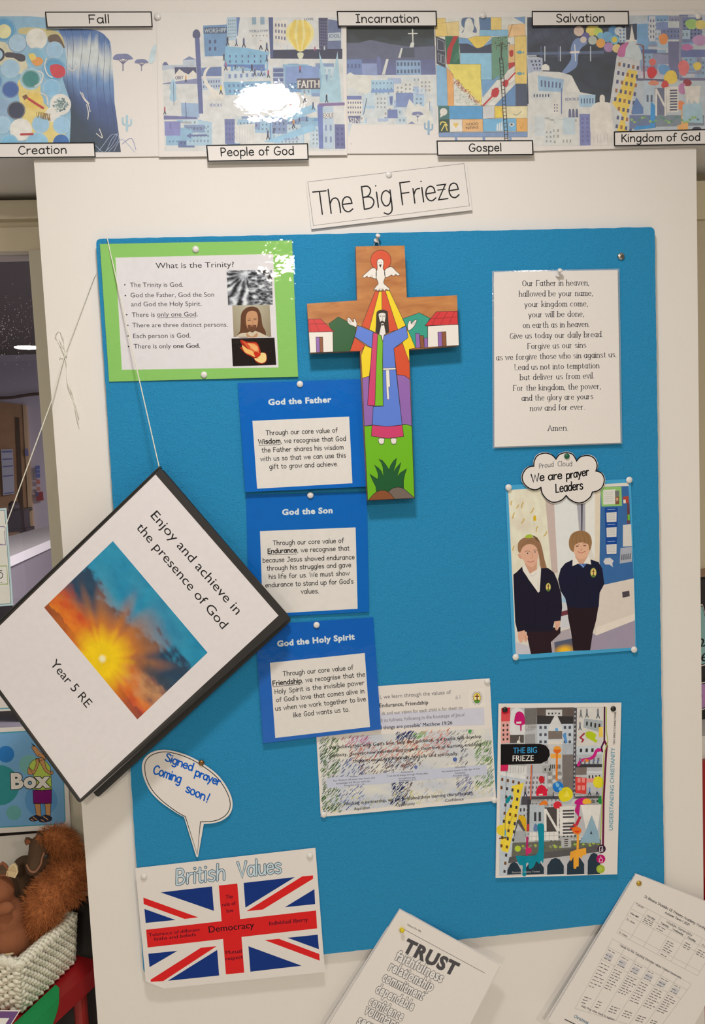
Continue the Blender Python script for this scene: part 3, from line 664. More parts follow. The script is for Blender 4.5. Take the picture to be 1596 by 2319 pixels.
# sheet A: pots and waterfall
S = sA
b = MB()
top = smooth(P1('500,252 640,246 800,256 880,285 935,340'), 8); tl = len(top) - 1
def wf_p(u, v):
    i = u * tl; k = int(min(i, tl - 1)); t = top[k]; t2 = top[min(k + 1, tl)]; f = i - k
    x0, y0 = t[0] + (t2[0] - t[0]) * f, t[1] + (t2[1] - t[1]) * f
    xb, yb = P1((570 + 470 * u, 1230 + 80 * min(1, u * 2.5)))
    xm = P1((545 + 440 * u, 0))[0]; e = v ** 0.45
    x = x0 + (xm - x0) * min(1, e * 1.3) if e < 0.77 else xm + (xb - xm) * (e - 0.77) / 0.23
    return (x, y0 + (yb - y0) * v)
cA, cB, cC, cD, cE = K(84, 122, 176), K(214, 216, 212), K(112, 148, 192), K(70, 96, 150), K(42, 64, 96)
def wf_c(u, v):
    n = 0.10 * fbm(u * 9, v * 2, 1); s = v + n * 0.6
    edge = 0.17 + 0.04 * math.sin(u * 9)
    if s < edge: c = mixc(cA, cB, max(0, (s - 0.05)) / (edge - 0.05))
    elif s < 0.27: c = cB
    elif s < 0.40: c = mixc(cB, cC, (s - 0.27) / 0.13)
    elif s < 0.60: c = mixc(cC, cD, (s - 0.40) / 0.20)
    else: c = mixc(cD, cE, (s - 0.60) / 0.35)
    dk = max(0, min(1, (v - 0.34) * 3.2 - u * 1.7)); return mixc(c, K(34, 62, 82), dk)
S.grid(b, wf_p, wf_c, 44, 60, 1)
for u in (0.1, 0.2, 0.34, 0.48, 0.66, 0.8, 0.93):
    S.ribbon(b, [wf_p(u + 0.02 * math.sin(k * 0.5), k / 24) for k in range(0, 23)], 0.8, K(40, 58, 110), 1.5, cap=False)
S.part(b, 'waterfall_picture', M_HAZED)
b = MB()
S.poly(b, P1('-200,140 250,140 390,150 400,240 500,250 560,400 575,560 540,680 600,860 610,1000 600,1230 -200,1230'), K(150, 190, 212), 1)
S.poly(b, smooth(P1('160,690 330,680 360,860 480,990 560,1160 420,1230 240,1200 180,930'), 5, True), K(238, 212, 132), 1.2)
S.poly(b, smooth(P1('-10,330 130,450 210,480 230,620 90,620 -20,520'), 5, True), K(226, 214, 180), 1.2)
S.poly(b, smooth(P1('180,240 380,245 520,290 555,410 500,380 430,330 300,300 170,290'), 4, True), K(214, 196, 140), 1.2)
S.poly(b, smooth(P1('420,310 500,300 555,400 540,410 480,370 420,360'), 4, True), K(112, 92, 78), 1.25)
S.poly(b, smooth(P1('60,450 200,470 215,520 170,530 120,500 50,490'), 4, True), K(70, 66, 80), 1.25)
pots = [(30,255,105,K(92,165,205)), (35,270,62,K(240,228,172)), (-20,470,62,K(60,62,78)), (-25,470,48,K(176,206,222)), (315,335,92,K(238,230,216)), (310,500,92,K(140,190,212)),
        (150,380,80,K(120,160,190)), (150,370,74,K(178,206,222)), (470,430,74,K(168,202,224)), (465,600,100,K(96,166,204)), (90,590,82,K(172,204,222)),
        (265,680,95,K(168,204,216)), (265,680,76,K(58,140,136)), (90,770,74,K(60,104,170)), (445,757,78,K(146,196,226)), (290,870,84,K(240,204,104)),
        (20,930,90,K(150,180,206)), (140,950,78,K(46,58,86)), (520,900,92,K(236,228,216)), (455,985,66,K(236,228,216)), (20,1075,76,K(170,204,224)), (180,1115,96,K(240,232,220)),
        (350,1070,76,K(160,200,226)), (530,1078,76,K(160,200,226)), (80,1235,80,K(130,190,220)), (320,1235,98,K(150,200,226)), (525,1225,68,K(48,110,178)), (-60,700,80,K(90,150,196)), (-60,860,70,K(150,190,214))]
for i, (x, y, r, c) in enumerate(pots):
    p = P1((x, y)); l = 1.3 + i * 0.02; S.poly(b, ell(p[0], p[1], r / 3.8), c, l)
    if r > 70: S.ribbon(b, ell(p[0], p[1], r / 3.8 * 0.92), 0.9, mixc(c, W_, 0.5), l + 0.01, closed=True)
S.poly(b, smooth(P1('430,570 490,552 550,580 560,640 510,672 450,650'), 5, True), K(214, 62, 78), 2)
S.poly(b, smooth(P1('265,510 330,490 372,520 350,560 300,565'), 5, True), K(238, 160, 84), 2)
S.poly(b, smooth(P1('245,470 290,460 310,500 270,520'), 5, True), K(244, 214, 110), 2)
S.ribbon(b, P1('245,850 290,880 370,930'), 5.5, K(196, 52, 60), 2.1); S.ribbon(b, P1('180,1157 280,1155'), 5, K(190, 50, 62), 2.1)
S.ribbon(b, smooth(P1('400,505 385,570 410,640 450,665')), 3, W_, 2.1); S.ribbon(b, smooth(P1('330,610 370,640 350,710 300,740')), 3, W_, 2.1); S.ribbon(b, smooth(P1('350,800 400,830 412,900')), 3, W_, 2.1)
S.poly(b, P1('190,830 225,810 245,840 210,862'), K(130, 84, 62), 2.1)
for k in range(120):
    t = rnd.uniform(0, 6.28); q = rnd.uniform(0, 64); p = P1((522 + q * math.cos(t), 905 + q * math.sin(t)))
    S.poly(b, ell(p[0], p[1], rnd.uniform(1.2, 2.8), n=6), rnd.choice([K(130,150,150), K(90,116,124), K(190,200,196), K(150,168,160)]), 2.1)
for k in range(26):
    x = rnd.uniform(320, 440); S.ribbon(b, [P1((x, 1040 - (440 - x) * 0.25)), P1((x + rnd.uniform(-14, 14), 985 - (440 - x) * 0.2))], 1.2, K(150, 118, 60), 2.1)
S.part(b, 'pots_picture', M_HAZED)
b = MB()
for t in ('690,790 720,850 760,900 775,960', '710,800 730,850 765,890', '745,900 760,970 755,1025', '855,1110 880,1185 830,1150', '590,585 620,610 650,590 645,560'):
    S.ribbon(b, smooth(P1(t)), 2.0, W_, 2)
for t in ('820,1250 900,1310 960,1200 1010,1150 960,1250 900,1310', '930,1310 1000,1230 1020,1170 960,1160 880,1260 840,1310', '980,1300 1040,1200 1100,1240 1160,1310', '1050,1240 1130,1190 1170,1290'):
    q = smooth(P1(t)); S.ribbon(b, q, 1.0, K(180, 190, 215) if q[0][0] < 270 else K(110, 124, 190), 2)
tree(S, b, *P1((1058, 608)), 38, LILAC, K(112, 106, 140), 1.6); tree(S, b, *P1((1218, 608)), 26, LILAC, K(112, 106, 140), 1.6); cactus(S, b, *P1((1092, 1120)), 32, K(178, 206, 216), 1.6)
S.poly(b, smooth(P1('1300,430 1345,380 1330,520 1280,540'), 4, True), K(206, 220, 222), 1.2)
S.part(b, 'line_drawing', M_HAZED); sA.film()

# sheet B: city with balloon
b = MB(); S = sB
S.poly(b, P2('30,560 300,560 370,220 560,210 575,145 1540,145 1560,1270 45,1270'), K(222, 218, 212), 1)
def blk(t, c, l=1.5, win=None, P=P2, wc=None):
    Q = P(t); S.poly(b, Q, c, l)
    if win: windows(S, b, inset(Q, 0.06, 0.08), win[0], win[1], wc or mixc(c, DARK, 0.6), l + 0.1, 0.42, 0.5)
city(S, b, 372, 265, 480, 335, BLU, 3, 14, 1.05); city(S, b, 510, 130, 620, 175, BLU, 5, 10, 1.05); city(S, b, 480, 262, 775, 335, BLU, 8, 26, 1.05); city(S, b, 640, 140, 775, 220, BLU, 11, 16, 1.05)
blk('370,215 575,205 580,470 385,475', K(120, 156, 192), 1.5); blk('375,232 568,226 570,280 378,284', K(82, 96, 124), 1.6)
itext(S, b, 'WORSHIPP', *P2((382, 276)), *P2((564, 270)), 10, K(196, 206, 212), 0.02, 1.8)
blk('400,310 500,305 500,450 400,455', K(120, 156, 192), 1.6, (2, 2), wc=K(84, 94, 128))
blk('570,145 650,143 655,335 575,340', K(186, 206, 218), 1.6, (4, 6)); blk('650,145 680,145 660,300 655,300', K(108, 132, 178), 1.7)
blk('780,145 815,143 818,205 782,207', K(150, 172, 188), 1.6); blk('850,143 885,141 888,205 852,207', K(150, 172, 188), 1.6)
itext(S, b, 'FOLLOW', *P2((762, 272)), *P2((918, 268)), 5.5, K(96, 104, 134), 0.03, 1.8)
blk('765,290 930,285 930,310 765,314', W_, 1.6, (5, 1), wc=K(140, 160, 180))
S.poly(b, P2('560,390 720,400 930,440 890,545 545,545'), K(140, 186, 212), 1.55); windows(S, b, P2('570,450 880,450 880,540 570,540'), 6, 2, K(92, 104, 144), 1.65, 0.2, 0.5)
S.poly(b, P2('545,542 888,542 890,600 800,585 700,560 545,560'), K(104, 132, 184), 1.56)
blk('545,600 930,590 935,650 548,690', K(208, 214, 216), 1.5, (7, 1), wc=K(130, 146, 186)); blk('540,690 940,680 945,790 560,800', K(140, 184, 210), 1.5, (9, 2), wc=K(112, 132, 170))
blk('920,145 958,145 960,480 935,490', K(84, 96, 138), 1.7); blk('960,170 1080,170 1075,370 965,350', W_, 1.6, (4, 3), wc=K(92, 98, 132))
blk('935,420 1540,410 1540,495 937,492', K(56, 62, 88), 1.65); blk('1340,150 1418,150 1415,420 1345,410', K(74, 76, 106), 1.7, (4, 9), wc=K(120, 124, 160))
blk('1420,160 1530,180 1530,420 1415,420', K(112, 122, 156), 1.6); blk('1420,280 1525,270 1528,340 1422,345', K(196, 202, 206), 1.8)
itext(S, b, 'IDOL', *P2((1432, 318)), *P2((1520, 316)), 9, K(92, 104, 140), 0.02, 2)
itext(S, b, 'LOVE', *P2((1222, 172)), *P2((1298, 170)), 6, K(84, 92, 124), 0.03, 2)
c = P2((1185, 285)); S.poly(b, smooth(P2('1185,170 1110,190 1070,250 1070,310 1110,370 1160,425 1210,428 1265,370 1300,310 1300,250 1260,190'), 5, True), K(240, 222, 150), 1.9)
for dx in (-70, 0, 70): S.poly(b, smooth(P2(' '.join(f'{1185+dx*k+e},{y}' for k, y, e in ((0.6, 178, -12), (1, 290, -24), (0.4, 410, -8), (0.4, 410, 8), (1, 290, 22), (0.6, 178, 12)))), 4, True), K(238, 206, 104), 1.95)
S.poly(b, smooth(P2('1165,445 1212,445 1208,485 1190,494 1170,485'), 4, True), K(224, 220, 190), 1.95)
S.poly(b, smooth(P2('300,310 340,310 372,955 335,955'), 1, True), K(104, 112, 156), 1.7); S.poly(b, smooth(P2('288,315 286,268 315,246 342,268 342,315'), 4, True), K(92, 98, 130), 1.75)
blk('130,565 315,565 315,660 130,665', W_, 1.6); S.poly(b, P2('130,565 312,565 315,620 285,590 250,625 215,612 170,580 135,625'), K(80, 84, 116), 1.7)
itext(S, b, 'OBEY', *P2((137, 668)), *P2((205, 664)), 8, K(84, 88, 120), 0.03, 1.9)
blk('25,548 315,545 315,556 25,590', K(190, 196, 206), 1.5); S.poly(b, smooth(P2('28,550 40,525 62,522 80,548'), 4), K(108, 112, 146), 1.6)
S.poly(b, P2('200,505 255,472 310,500 310,545 200,545'), K(196, 202, 210), 1.6); S.poly(b, P2('200,505 255,472 310,500'), K(130, 140, 174), 1.62)
S.poly(b, P2('30,700 320,660 330,705 30,708'), K(140, 144, 178), 1.6)
for y in (730, 810): S.poly(b, smooth([P2((119 + d, y + e)) for d, e in ((0, -70), (28, 0), (20, 38), (0, 44), (-22, 36), (-30, 0))], 4, True), K(172, 202, 216), 1.7)
S.ribbon(b, P2('120,690 126,885'), 1.2, K(108, 116, 160), 1.8)
blk('40,970 320,985 325,1000 40,1005', K(120, 122, 166), 1.6); blk('45,1020 180,1020 180,1140 50,1140', K(140, 140, 190), 1.6); S.ribbon(b, P2('92,1035 97,1085'), 1.6, K(96, 98, 150), 1.8)
blk('185,865 335,870 340,985 190,985', K(160, 182, 208), 1.5); S.ribbon(b, P2('230,990 222,860'), 1.8, K(104, 110, 160), 1.8)
itext(S, b, 'TEMPTATION', *P2((226, 1090)), *P2((400, 1088)), 6.5, K(120, 128, 160), 0.03, 1.9)
S.ribbon(b, P2('250,1140 398,1136'), 4, K(112, 120, 160), 1.9); S.poly(b, P2('230,1142 268,1118 268,1166'), K(112, 120, 160), 1.9)
blk('1065,560 1345,560 1345,690 1065,700', K(140, 160, 204), 1.55); S.poly(b, P2('955,565 1050,565 1055,740 960,745'), K(176, 190, 206), 1.7)
for k in range(4): blk(f'960,{575+k*40} 1045,{575+k*40} 1045,{605+k*40} 960,{605+k*40}', K(104, 116, 158), 1.8)
S.poly(b, smooth(P2('530,545 440,560 400,610 395,660 440,730 520,790 540,830 400,830 440,790 380,700 375,610 420,560'), 4, True), W_, 1.75)
blk('355,570 525,560 525,640 440,640 355,640', K(112, 130, 172), 1.6); blk('355,660 525,655 525,750 355,760', K(190, 200, 212), 1.55, (7, 2), wc=K(104, 112, 150))
blk('550,1000 635,1000 635,1210 555,1210', K(120, 126, 170), 1.7, (3, 4), wc=K(100, 106, 152)); blk('640,1050 805,1040 805,1205 645,1205', K(224, 218, 210), 1.7)
for k in range(7): S.ribbon(b, P2(f'{655+k*22},1065 {657+k*22},1190'), 0.7, K(190, 194, 200), 1.8)
S.poly(b, P2('880,1190 1290,1040 1330,1090 1000,1200'), K(160, 200, 222), 1.7); S.poly(b, P2('1080,950 1290,880 1330,930 1080,1030'), K(160, 200, 222), 1.7)
blk('1330,880 1385,880 1385,1250 1345,1250', K(116, 130, 184), 1.7); blk('1375,900 1465,895 1470,1250 1380,1250', K(190, 204, 216), 1.7, (2, 3), wc=K(140, 152, 182)); blk('1475,1045 1560,1045 1565,1250 1480,1250', K(112, 116, 160), 1.7, (2, 4), wc=K(90, 94, 134))
blk('1380,950 1468,946 1468,990 1380,993', W_, 1.8); itext(S, b, 'EXILE', *P2((1378, 990)), *P2((1466, 986)), 10.5, K(104, 108, 136), 0.0, 2)
blk('1340,870 1560,860 1560,885 1345,893', K(140, 116, 160), 1.75)
for q in ('1350,800 1385,540 1410,700 1430,560 1450,690 1500,430 1535,860 1350,860', '1345,430 1395,600 1360,640'): S.poly(b, P2(q), K(176, 206, 216), 1.65)
blk('1157,660 1352,658 1355,748 1160,750', K(96, 92, 104), 1.9); itext(S, b, 'FAITH', *P2((1166, 742)), *P2((1348, 738)), 18.5, W_, 0.03, 2.2)
itext(S, b, 'ISRAEL', *P2((1056, 1182)), *P2((1180, 1176)), 6, K(130, 140, 190), 0.03, 2); itext(S, b, 'IDOLS', *P2((430, 895)), *P2((530, 895)), 7, K(120, 128, 178), 0.03, 2)
for x, y, h, c in ((575,380,75,DARK),(650,385,60,K(110,130,180)),(712,395,80,SLATE),(855,415,80,W_),(905,430,75,SLATE),(545,510,60,DARK),(560,590,75,K(170,110,140)),(640,585,45,DARK),(705,615,50,SLATE),(780,600,65,DARK),(805,640,70,SLATE),(860,640,70,K(120,150,190)),(918,650,65,K(190,70,110)),(905,515,60,SLATE),(1185,610,60,K(200,80,90)),(1225,860,80,W_),(1100,920,75,K(220,120,80)),(1295,920,65,SLATE),(1130,1075,75,K(220,150,90)),(1180,1025,40,DARK),(1240,1020,45,SLATE),(915,1170,80,SLATE),(965,1120,50,DARK),(225,690,55,K(224,150,70)),(520,790,75,K(240,206,80)),(48,960,65,K(190,90,100)),(1020,440,50,W_),(1080,440,55,PALE),(1390,445,60,PALE),(1310,450,60,K(190,90,130)),(1408,860,70,DARK)):
    figure(S, b, *P2((x, y)), h / 3.712, c, 2.3)
S.part(b, 'city_picture', M_HAZED); sB.film(); 

# sheet C left: dark hill with a white cross, pale city
b = MB(); S = sC; P = P3
hill = [P3((60, 215)), P3((790, 210)), P3((805, 605)), P3((80, 605))]
def hc(u, v):
    n = fbm(u * 6, v * 5, 4) * 0.16; t = v + n
    a = mixc(K(30, 46, 52), K(70, 82, 96), (t - 0.2) / 0.3) if t < 0.5 else mixc(K(100, 104, 140), K(112, 120, 162), (t - 0.5) / 0.5)
    return a
S.image(b, hill, hc, 36, 26, 1)
S.poly(b, P3('70,345 180,345 280,320 420,350 620,380 800,370 800,480 70,470'), K(104, 108, 132), 1.1)
S.ribbon(b, P3('617,235 620,345'), 2.8, K(232, 228, 214), 2); S.ribbon(b, P3('583,270 653,269'), 2.4, K(232, 228, 214), 2)
for t in ('605,340 632,345 625,380 592,380', '525,385 538,385 520,465 500,465', '405,475 425,475 395,600 370,600'): S.poly(b, P3(t), K(226, 222, 212), 1.9)
S.poly(b, P3('540,385 630,385 635,460 525,462'), K(78, 88, 104), 1.6)
Q = P3('485,485 680,485 685,600 485,605'); S.poly(b, Q, K(150, 176, 206), 1.6); windows(S, b, Q, 7, 2, K(92, 104, 130), 1.7, 0.5, 0.5)
S.poly(b, P3('80,480 210,475 215,605 80,605'), K(122, 140, 184), 1.5); windows(S, b, P3('85,500 205,500 205,560 85,560'), 4, 1, K(100, 112, 150), 1.6)
S.poly(b, P3('210,510 330,510 335,605 215,605'), K(150, 162, 200), 1.5); S.poly(b, P3('330,460 345,450 360,465 365,600 335,600'), K(116, 124, 168), 1.55)
S.poly(b, P3('85,605 805,600 815,1000 110,1000'), K(220, 218, 214), 1.1)
city(S, b, 785, 172, 985, 282, [K(196, 210, 218), K(214, 216, 214), K(180, 204, 222), K(224, 220, 212), K(176, 190, 214), K(204, 216, 220)], 21, 46, 1.2, smin=14, smax=48)
S.poly(b, P3('80,605 115,580 150,600 290,605 300,720 240,760 130,700 80,720'), K(228, 222, 210), 1.85)
Q = P3('90,770 210,772 215,922 95,925'); S.poly(b, Q, W_, 2); windows(S, b, P3('92,805 208,805 208,922 92,922'), 6, 3, K(108, 114, 146), 2.1, 0.5, 0.4); S.poly(b, P3('90,770 208,770 208,800 90,800'), K(120, 130, 178), 2.1)
Q = P3('285,645 460,645 460,735 285,740'); S.poly(b, Q, K(176, 206, 222), 2); windows(S, b, Q, 6, 2, K(120, 140, 170), 2.1, 0.35, 0.3); S.poly(b, P3('285,720 465,715 465,742 285,745'), K(134, 162, 206), 2.1)
S.poly(b, P3('482,745 622,745 625,860 485,860'), K(132, 148, 192), 2); S.poly(b, P3('415,880 495,880 498,950 415,950'), K(120, 134, 182), 2); S.poly(b, P3('430,775 458,772 456,840 440,845'), K(112, 124, 170), 2.1)
itext(S, b, 'SING', *P3((630, 755)), *P3((722, 750)), 14, K(178, 200, 222), 0.02, 2.1)
S.poly(b, P3('570,860 590,795 640,850 660,830 700,860 745,815 790,1000 570,1000'), K(228, 222, 212), 2)
S.poly(b, P3('98,932 200,930 195,990 110,985'), K(112, 116, 152), 2.1); itext(S, b, 'SIN', *P3((115, 985)), *P3((190, 990)), 12, W_, 0.02, 2.3)
S.ribbon(b, P3('250,790 225,915'), 1.6, K(84, 92, 120), 2.2); tree(S, b, *P3((658, 975)), 22, LILAC, K(108, 112, 150), 2.2); cactus(S, b, *P3((746, 1078)), 29, K(150, 180, 200), 2.2); S.ribbon(b, P3('752,790 756,890'), 1.2, K(108, 112, 150), 2.2); S.poly(b, P3('735,800 748,775 770,800 765,815 740,815'), W_, 2.2)
S.poly(b, P3('98,990 130,995 105,1100'), K(206, 212, 218), 2); S.ribbon(b, P3('122,1150 123,1160'), 0.8, DARK, 2); S.poly(b, P3('580,995 610,975 638,995'), LILAC, 2.2)
S.part(b, 'hillside_picture', M_HAZED)
# sheet C right: patchwork of colour blocks
b = MB()
G = [('800,150 1540,130 1545,1060 825,1060', K(228, 222, 210), 1), ('800,150 880,145 900,290 800,300', K(240, 206, 120), 1.2), ('800,190 990,170 990,290 800,290', K(236, 206, 140), 1.15), ('1245,140 1330,140 1330,240 1245,245', K(240, 206, 120), 1.2),
     ('1150,140 1245,140 1245,240 1160,240', K(92, 124, 162), 1.25), ('1155,240 1385,240 1385,290 1155,290', K(140, 190, 216), 1.2), ('1385,200 1520,190 1525,290 1385,300', K(242, 196, 140), 1.2), ('1430,140 1520,135 1520,190', K(122, 160, 200), 1.3),
     ('803,290 878,320 882,545 810,510', K(62, 66, 84), 1.3), ('878,290 985,290 998,515 890,512', K(40, 110, 84), 1.25), ('945,290 985,290 940,380 915,515 890,512 895,400', K(196, 44, 54), 1.4),
     ('985,300 1060,310 1120,385 1175,385 1250,310 1252,425 1000,425', K(120, 166, 204), 1.25), ('1060,310 1120,290 1250,290 1175,385 1125,385', K(242, 206, 96), 1.35), ('990,350 1060,350 1140,390 1250,350 1252,425 1000,425', K(56, 68, 96), 1.4),
     ('998,425 1252,420 1255,640 1165,640 1165,515 1000,515', K(150, 200, 222), 1.2), ('1252,300 1380,290 1385,560 1330,640 1255,640', K(110, 156, 130), 1.22), ('1390,360 1435,360 1440,500 1385,560', K(240, 190, 130), 1.3),
     ('1435,290 1530,285 1535,675 1440,670', K(242, 206, 120), 1.25), ('1388,505 1440,500 1440,525 1390,560', K(200, 52, 60), 1.4), ('895,515 1165,515 1172,850 945,620', K(242, 220, 110), 1.3), ('890,540 945,600 950,850 900,850', K(238, 172, 104), 1.32),
     ('808,520 890,540 900,850 815,850', K(140, 186, 216), 1.25), ('1168,640 1255,640 1330,600 1180,780', K(120, 166, 204), 1.3), ('1170,850 1440,560 1440,640 1200,850', K(236, 228, 214), 1.35), ('1275,850 1445,675 1450,850', K(104, 146, 190), 1.4), ('1445,675 1535,672 1540,850 1445,850', K(72, 84, 108), 1.42),
     ('822,850 910,850 915,1060 828,1060', K(64, 118, 116), 1.3), ('910,850 1180,850 1180,955 912,955', K(88, 160, 206), 1.3), ('1180,850 1275,850 1275,950 1182,955', K(214, 210, 206), 1.3), ('1275,850 1345,850 1345,945 1275,948', K(236, 196, 84), 1.35), ('1345,855 1540,850 1540,950 1345,950', K(240, 222, 176), 1.33),
     ('915,958 1015,958 1018,1058 918,1060', K(236, 226, 214), 1.3), ('1015,958 1180,955 1182,1055 1018,1058', K(238, 184, 124), 1.3), ('1182,955 1450,950 1450,1055 1184,1058', K(120, 182, 216), 1.3), ('1450,950 1540,950 1540,1055 1452,1058', K(238, 178, 96), 1.32), ('825,1065 1540,1060 1540,1100 830,1100', K(130, 156, 196), 1.3), ('828,960 912,958 915,1060 828,1062', K(40, 76, 70), 1.45)]
for t, c, l in G: S.outlined(b, P3(t), c, l, 0.4, K(110, 104, 108)) if l > 1 else S.poly(b, P3(t), c, l)
for t in ('955,1095 975,1095 978,1130 958,1130', '1178,1095 1200,1095 1200,1130 1180,1130', '1390,1095 1412,1095 1412,1130 1394,1130'): S.poly(b, P3(t), K(130, 156, 196), 1.3)
S.poly(b, smooth(P3('1015,150 1010,200 1030,230 1010,262 1028,250 1045,160 1085,150 1110,220 1100,255 1130,262 1130,230 1112,200 1108,150 1060,140'), 3, True), K(92, 116, 150), 1.6)
for t in ('815,310 870,335 872,410 818,400', '820,430 840,435 842,500 822,490', '848,440 870,445 872,515 850,505'): S.ribbon(b, P3(t), 0.9, K(190, 194, 200), 1.6, closed=True)
for k in range(9): S.ribbon(b, P3(f'{940+k*7},{480-k*14} {960+k*5},{500-k*6}'), 0.8, K(90, 160, 130), 1.5)
for k in range(150):
    x = rnd.uniform(948, 1172); y = 640 + (x - 948) * 0.95 + rnd.gauss(0, 16)
    if y < 850: S.ribbon(b, [P3((x, y)), P3((x + rnd.uniform(-12, 12), y + rnd.uniform(-10, 10)))], 1.3, rnd.choice([K(200, 110, 70), K(170, 60, 60), K(236, 200, 150), K(190, 140, 90)]), 1.6)
for k in range(110):
    x = rnd.uniform(955, 1150); y = rnd.uniform(690 + (x - 955) * 0.7, 850)
    if y > 660 + (x - 948) * 0.95: S.ribbon(b, [P3((x, y)), P3((x + rnd.uniform(-10, 10), y + rnd.uniform(-8, 8)))], 1.1, rnd.choice([K(180, 196, 176), K(140, 170, 150), K(210, 206, 180)]), 1.6)
for k in range(160):
    t = rnd.uniform(0, 6.28); q = rnd.uniform(0, 1); p = P3((1325 + 75 * q * math.cos(t), 350 + 62 * q * math.sin(t))); S.poly(b, ell(p[0], p[1], rnd.uniform(0.6, 1.8), n=5), rnd.choice([K(96, 116, 84), K(70, 90, 70), K(130, 130, 90), K(60, 70, 60)]), 1.6)
S.ribbon(b, P3('1330,360 1330,470'), 3, K(70, 70, 60), 1.65)
for dx in (0, 26): S.ribbon(b, P3(f'{1315+dx},465 {1358+dx},1125'), 1.8, K(44, 44, 50), 2)
for k in range(22): S.ribbon(b, P3(f'{1317+k*1.95},{480+k*30} {1341+k*1.95},{478+k*30}'), 1.4, K(44, 44, 50), 2)
S.ribbon(b, P3('1185,848 1270,760'), 3.6, K(204, 40, 52), 1.8); S.poly(b, smooth(P3('1250,770 1260,720 1300,705 1312,740 1290,780'), 4, True), K(204, 40, 52), 1.8)
for t in ('1265,740 1255,718', '1280,730 1278,706', '1295,730 1305,706', '1300,745 1316,728'): S.ribbon(b, P3(t), 1.5, K(204, 40, 52), 1.8)
S.ribbon(b, P3('1440,585 1375,655'), 3.2, K(204, 40, 52), 1.8); S.poly(b, smooth(P3('1340,660 1370,640 1388,665 1370,698 1345,690'), 4, True), K(204, 40, 52), 1.8)
S.poly(b, smooth(P3('1395,410 1425,405 1422,450 1400,452'), 4, True), K(190, 50, 50), 1.8); S.ribbon(b, P3('1385,300 1418,195'), 1.2, K(160, 100, 50), 1.8)
for y in (420, 590): S.poly(b, smooth(P3(f'1450,{y} 1480,{y-15} 1500,{y} 1512,{y-12} 1512,{y+14} 1500,{y+2} 1480,{y+16}'), 3, True), K(120, 166, 170), 1.8)
S.poly(b, ell(*P3((866, 898)), 8.5), W_, 1.9); S.poly(b, P3('840,920 870,925 840,945'), W_, 1.9)
S.ribbon(b, smooth(P3('840,1000 850,980 880,985 895,1010')), 2.5, K(240, 214, 110), 2); S.ribbon(b, P3('875,1000 850,1048'), 2.5, K(240, 214, 110), 2); S.ribbon(b, P3('880,1000 895,1048'), 2.5, K(240, 214, 110), 2)
S.poly(b, P3('940,990 955,985 963,995 975,985 988,992 964,1030'), K(238, 196, 100), 1.9)
itext(S, b, 'GOOD', *P3((1046, 1008)), *P3((1146, 1004)), 6.3, K(104, 84, 70), 0.02, 2); itext(S, b, 'NEWS', *P3((1046, 1038)), *P3((1146, 1034)), 6.3, K(104, 84, 70), 0.02, 2)
S.poly(b, P3('1285,905 1285,865 1300,885 1310,860 1325,890 1335,940 1285,945'), K(244, 214, 80), 1.9); S.ribbon(b, smooth(P3('1425,915 1450,925 1480,905 1490,890')), 1, K(100, 130, 120), 1.9)
S.poly(b, smooth(P3('1390,998 1412,985 1436,998 1412,1018'), 4, True), W_, 1.9); S.poly(b, ell(*P3((1412, 1000)), 2.6), K(60, 90, 120), 2); S.poly(b, P3('1465,985 1490,1030 1515,980 1490,1040'), K(200, 130, 60), 1.9)
for k in range(3): S.poly(b, P3(f'{1290+k*18},1052 {1293+k*18},{1000-k*10} {1302+k*18},{990-k*8} {1305+k*18},1052'), K(226, 224, 220), 1.9)
S.part(b, 'patchwork_picture', M_HAZED); sC.film()

# sheet D: dark sky over pale city, and coloured city
b = MB(); S = sD
sky = P4('52,145 905,150 830,470 770,890')
S.poly(b, P4('52,150 910,130 910,500 830,480 770,900 52,900'), NAVY, 1)
def skc(u, v):
    n = fbm(u * 5 + v * 4, v * 3, 8); return mixc(K(34, 48, 66), K(70, 80, 104), 0.5 + n * 0.9 - 0.15 * v)
S.image(b, P4('52,150 700,150 830,500 52,500'), skc, 30, 24, 1.1); S.image(b, P4('200,500 830,500 770,900 500,900'), lambda u, v: mixc(K(28, 44, 60), K(44, 60, 80), 0.5 + fbm(u * 4, v * 4, 3)), 20, 20, 1.1)
for k in range(7): S.ribbon(b, smooth(P4(f'{90+k*75},200 {120+k*80},330 {230+k*80},450 {420+k*60},560')), 1.0, K(40, 46, 78), 1.3, cap=False)
S.poly(b, smooth(P4('510,330 575,370 520,420 495,480 480,580 390,640 350,635 430,520 430,420 460,350'), 4, True), K(128, 150, 192), 1.5)
S.poly(b, P4('52,455 720,440 720,468 52,478'), K(92, 108, 140), 1.35)
for x in (205, 340, 602): S.ribbon(b, P4(f'{x},405 {x},530'), 2.2, K(206, 210, 214), 1.7)
for x in (172, 322): S.ribbon(b, P4(f'{x},400 {x},530'), 1.4, K(96, 116, 156), 1.6)
S.ribbon(b, P4('465,390 472,530'), 2.2, K(232, 230, 220), 1.8); S.ribbon(b, P4('430,455 500,452'), 4.5, K(240, 220, 206), 1.7)
for x, y, r, c in ((500,270,44,K(230,200,180)),(610,265,48,K(240,214,110)),(560,315,34,K(104,96,160)),(540,345,28,K(226,206,190)),(670,280,38,K(210,220,100)),(620,350,38,K(200,204,190)),(690,375,40,K(238,170,84)),(800,265,42,K(92,150,196)),(745,320,46,K(120,176,210)),(745,318,30,W_),(810,345,40,K(120,190,214)),(810,345,24,K(240,206,84)),(760,410,42,K(184,140,186)),(690,310,30,K(130,190,206)),(640,240,30,K(236,220,140)),(850,270,40,K(214,216,216)),(830,420,38,K(236,206,140))):
    p = P4((x, y)); S.poly(b, ell(p[0], p[1], r / 3.837), c, 1.9 + y * 1e-4)
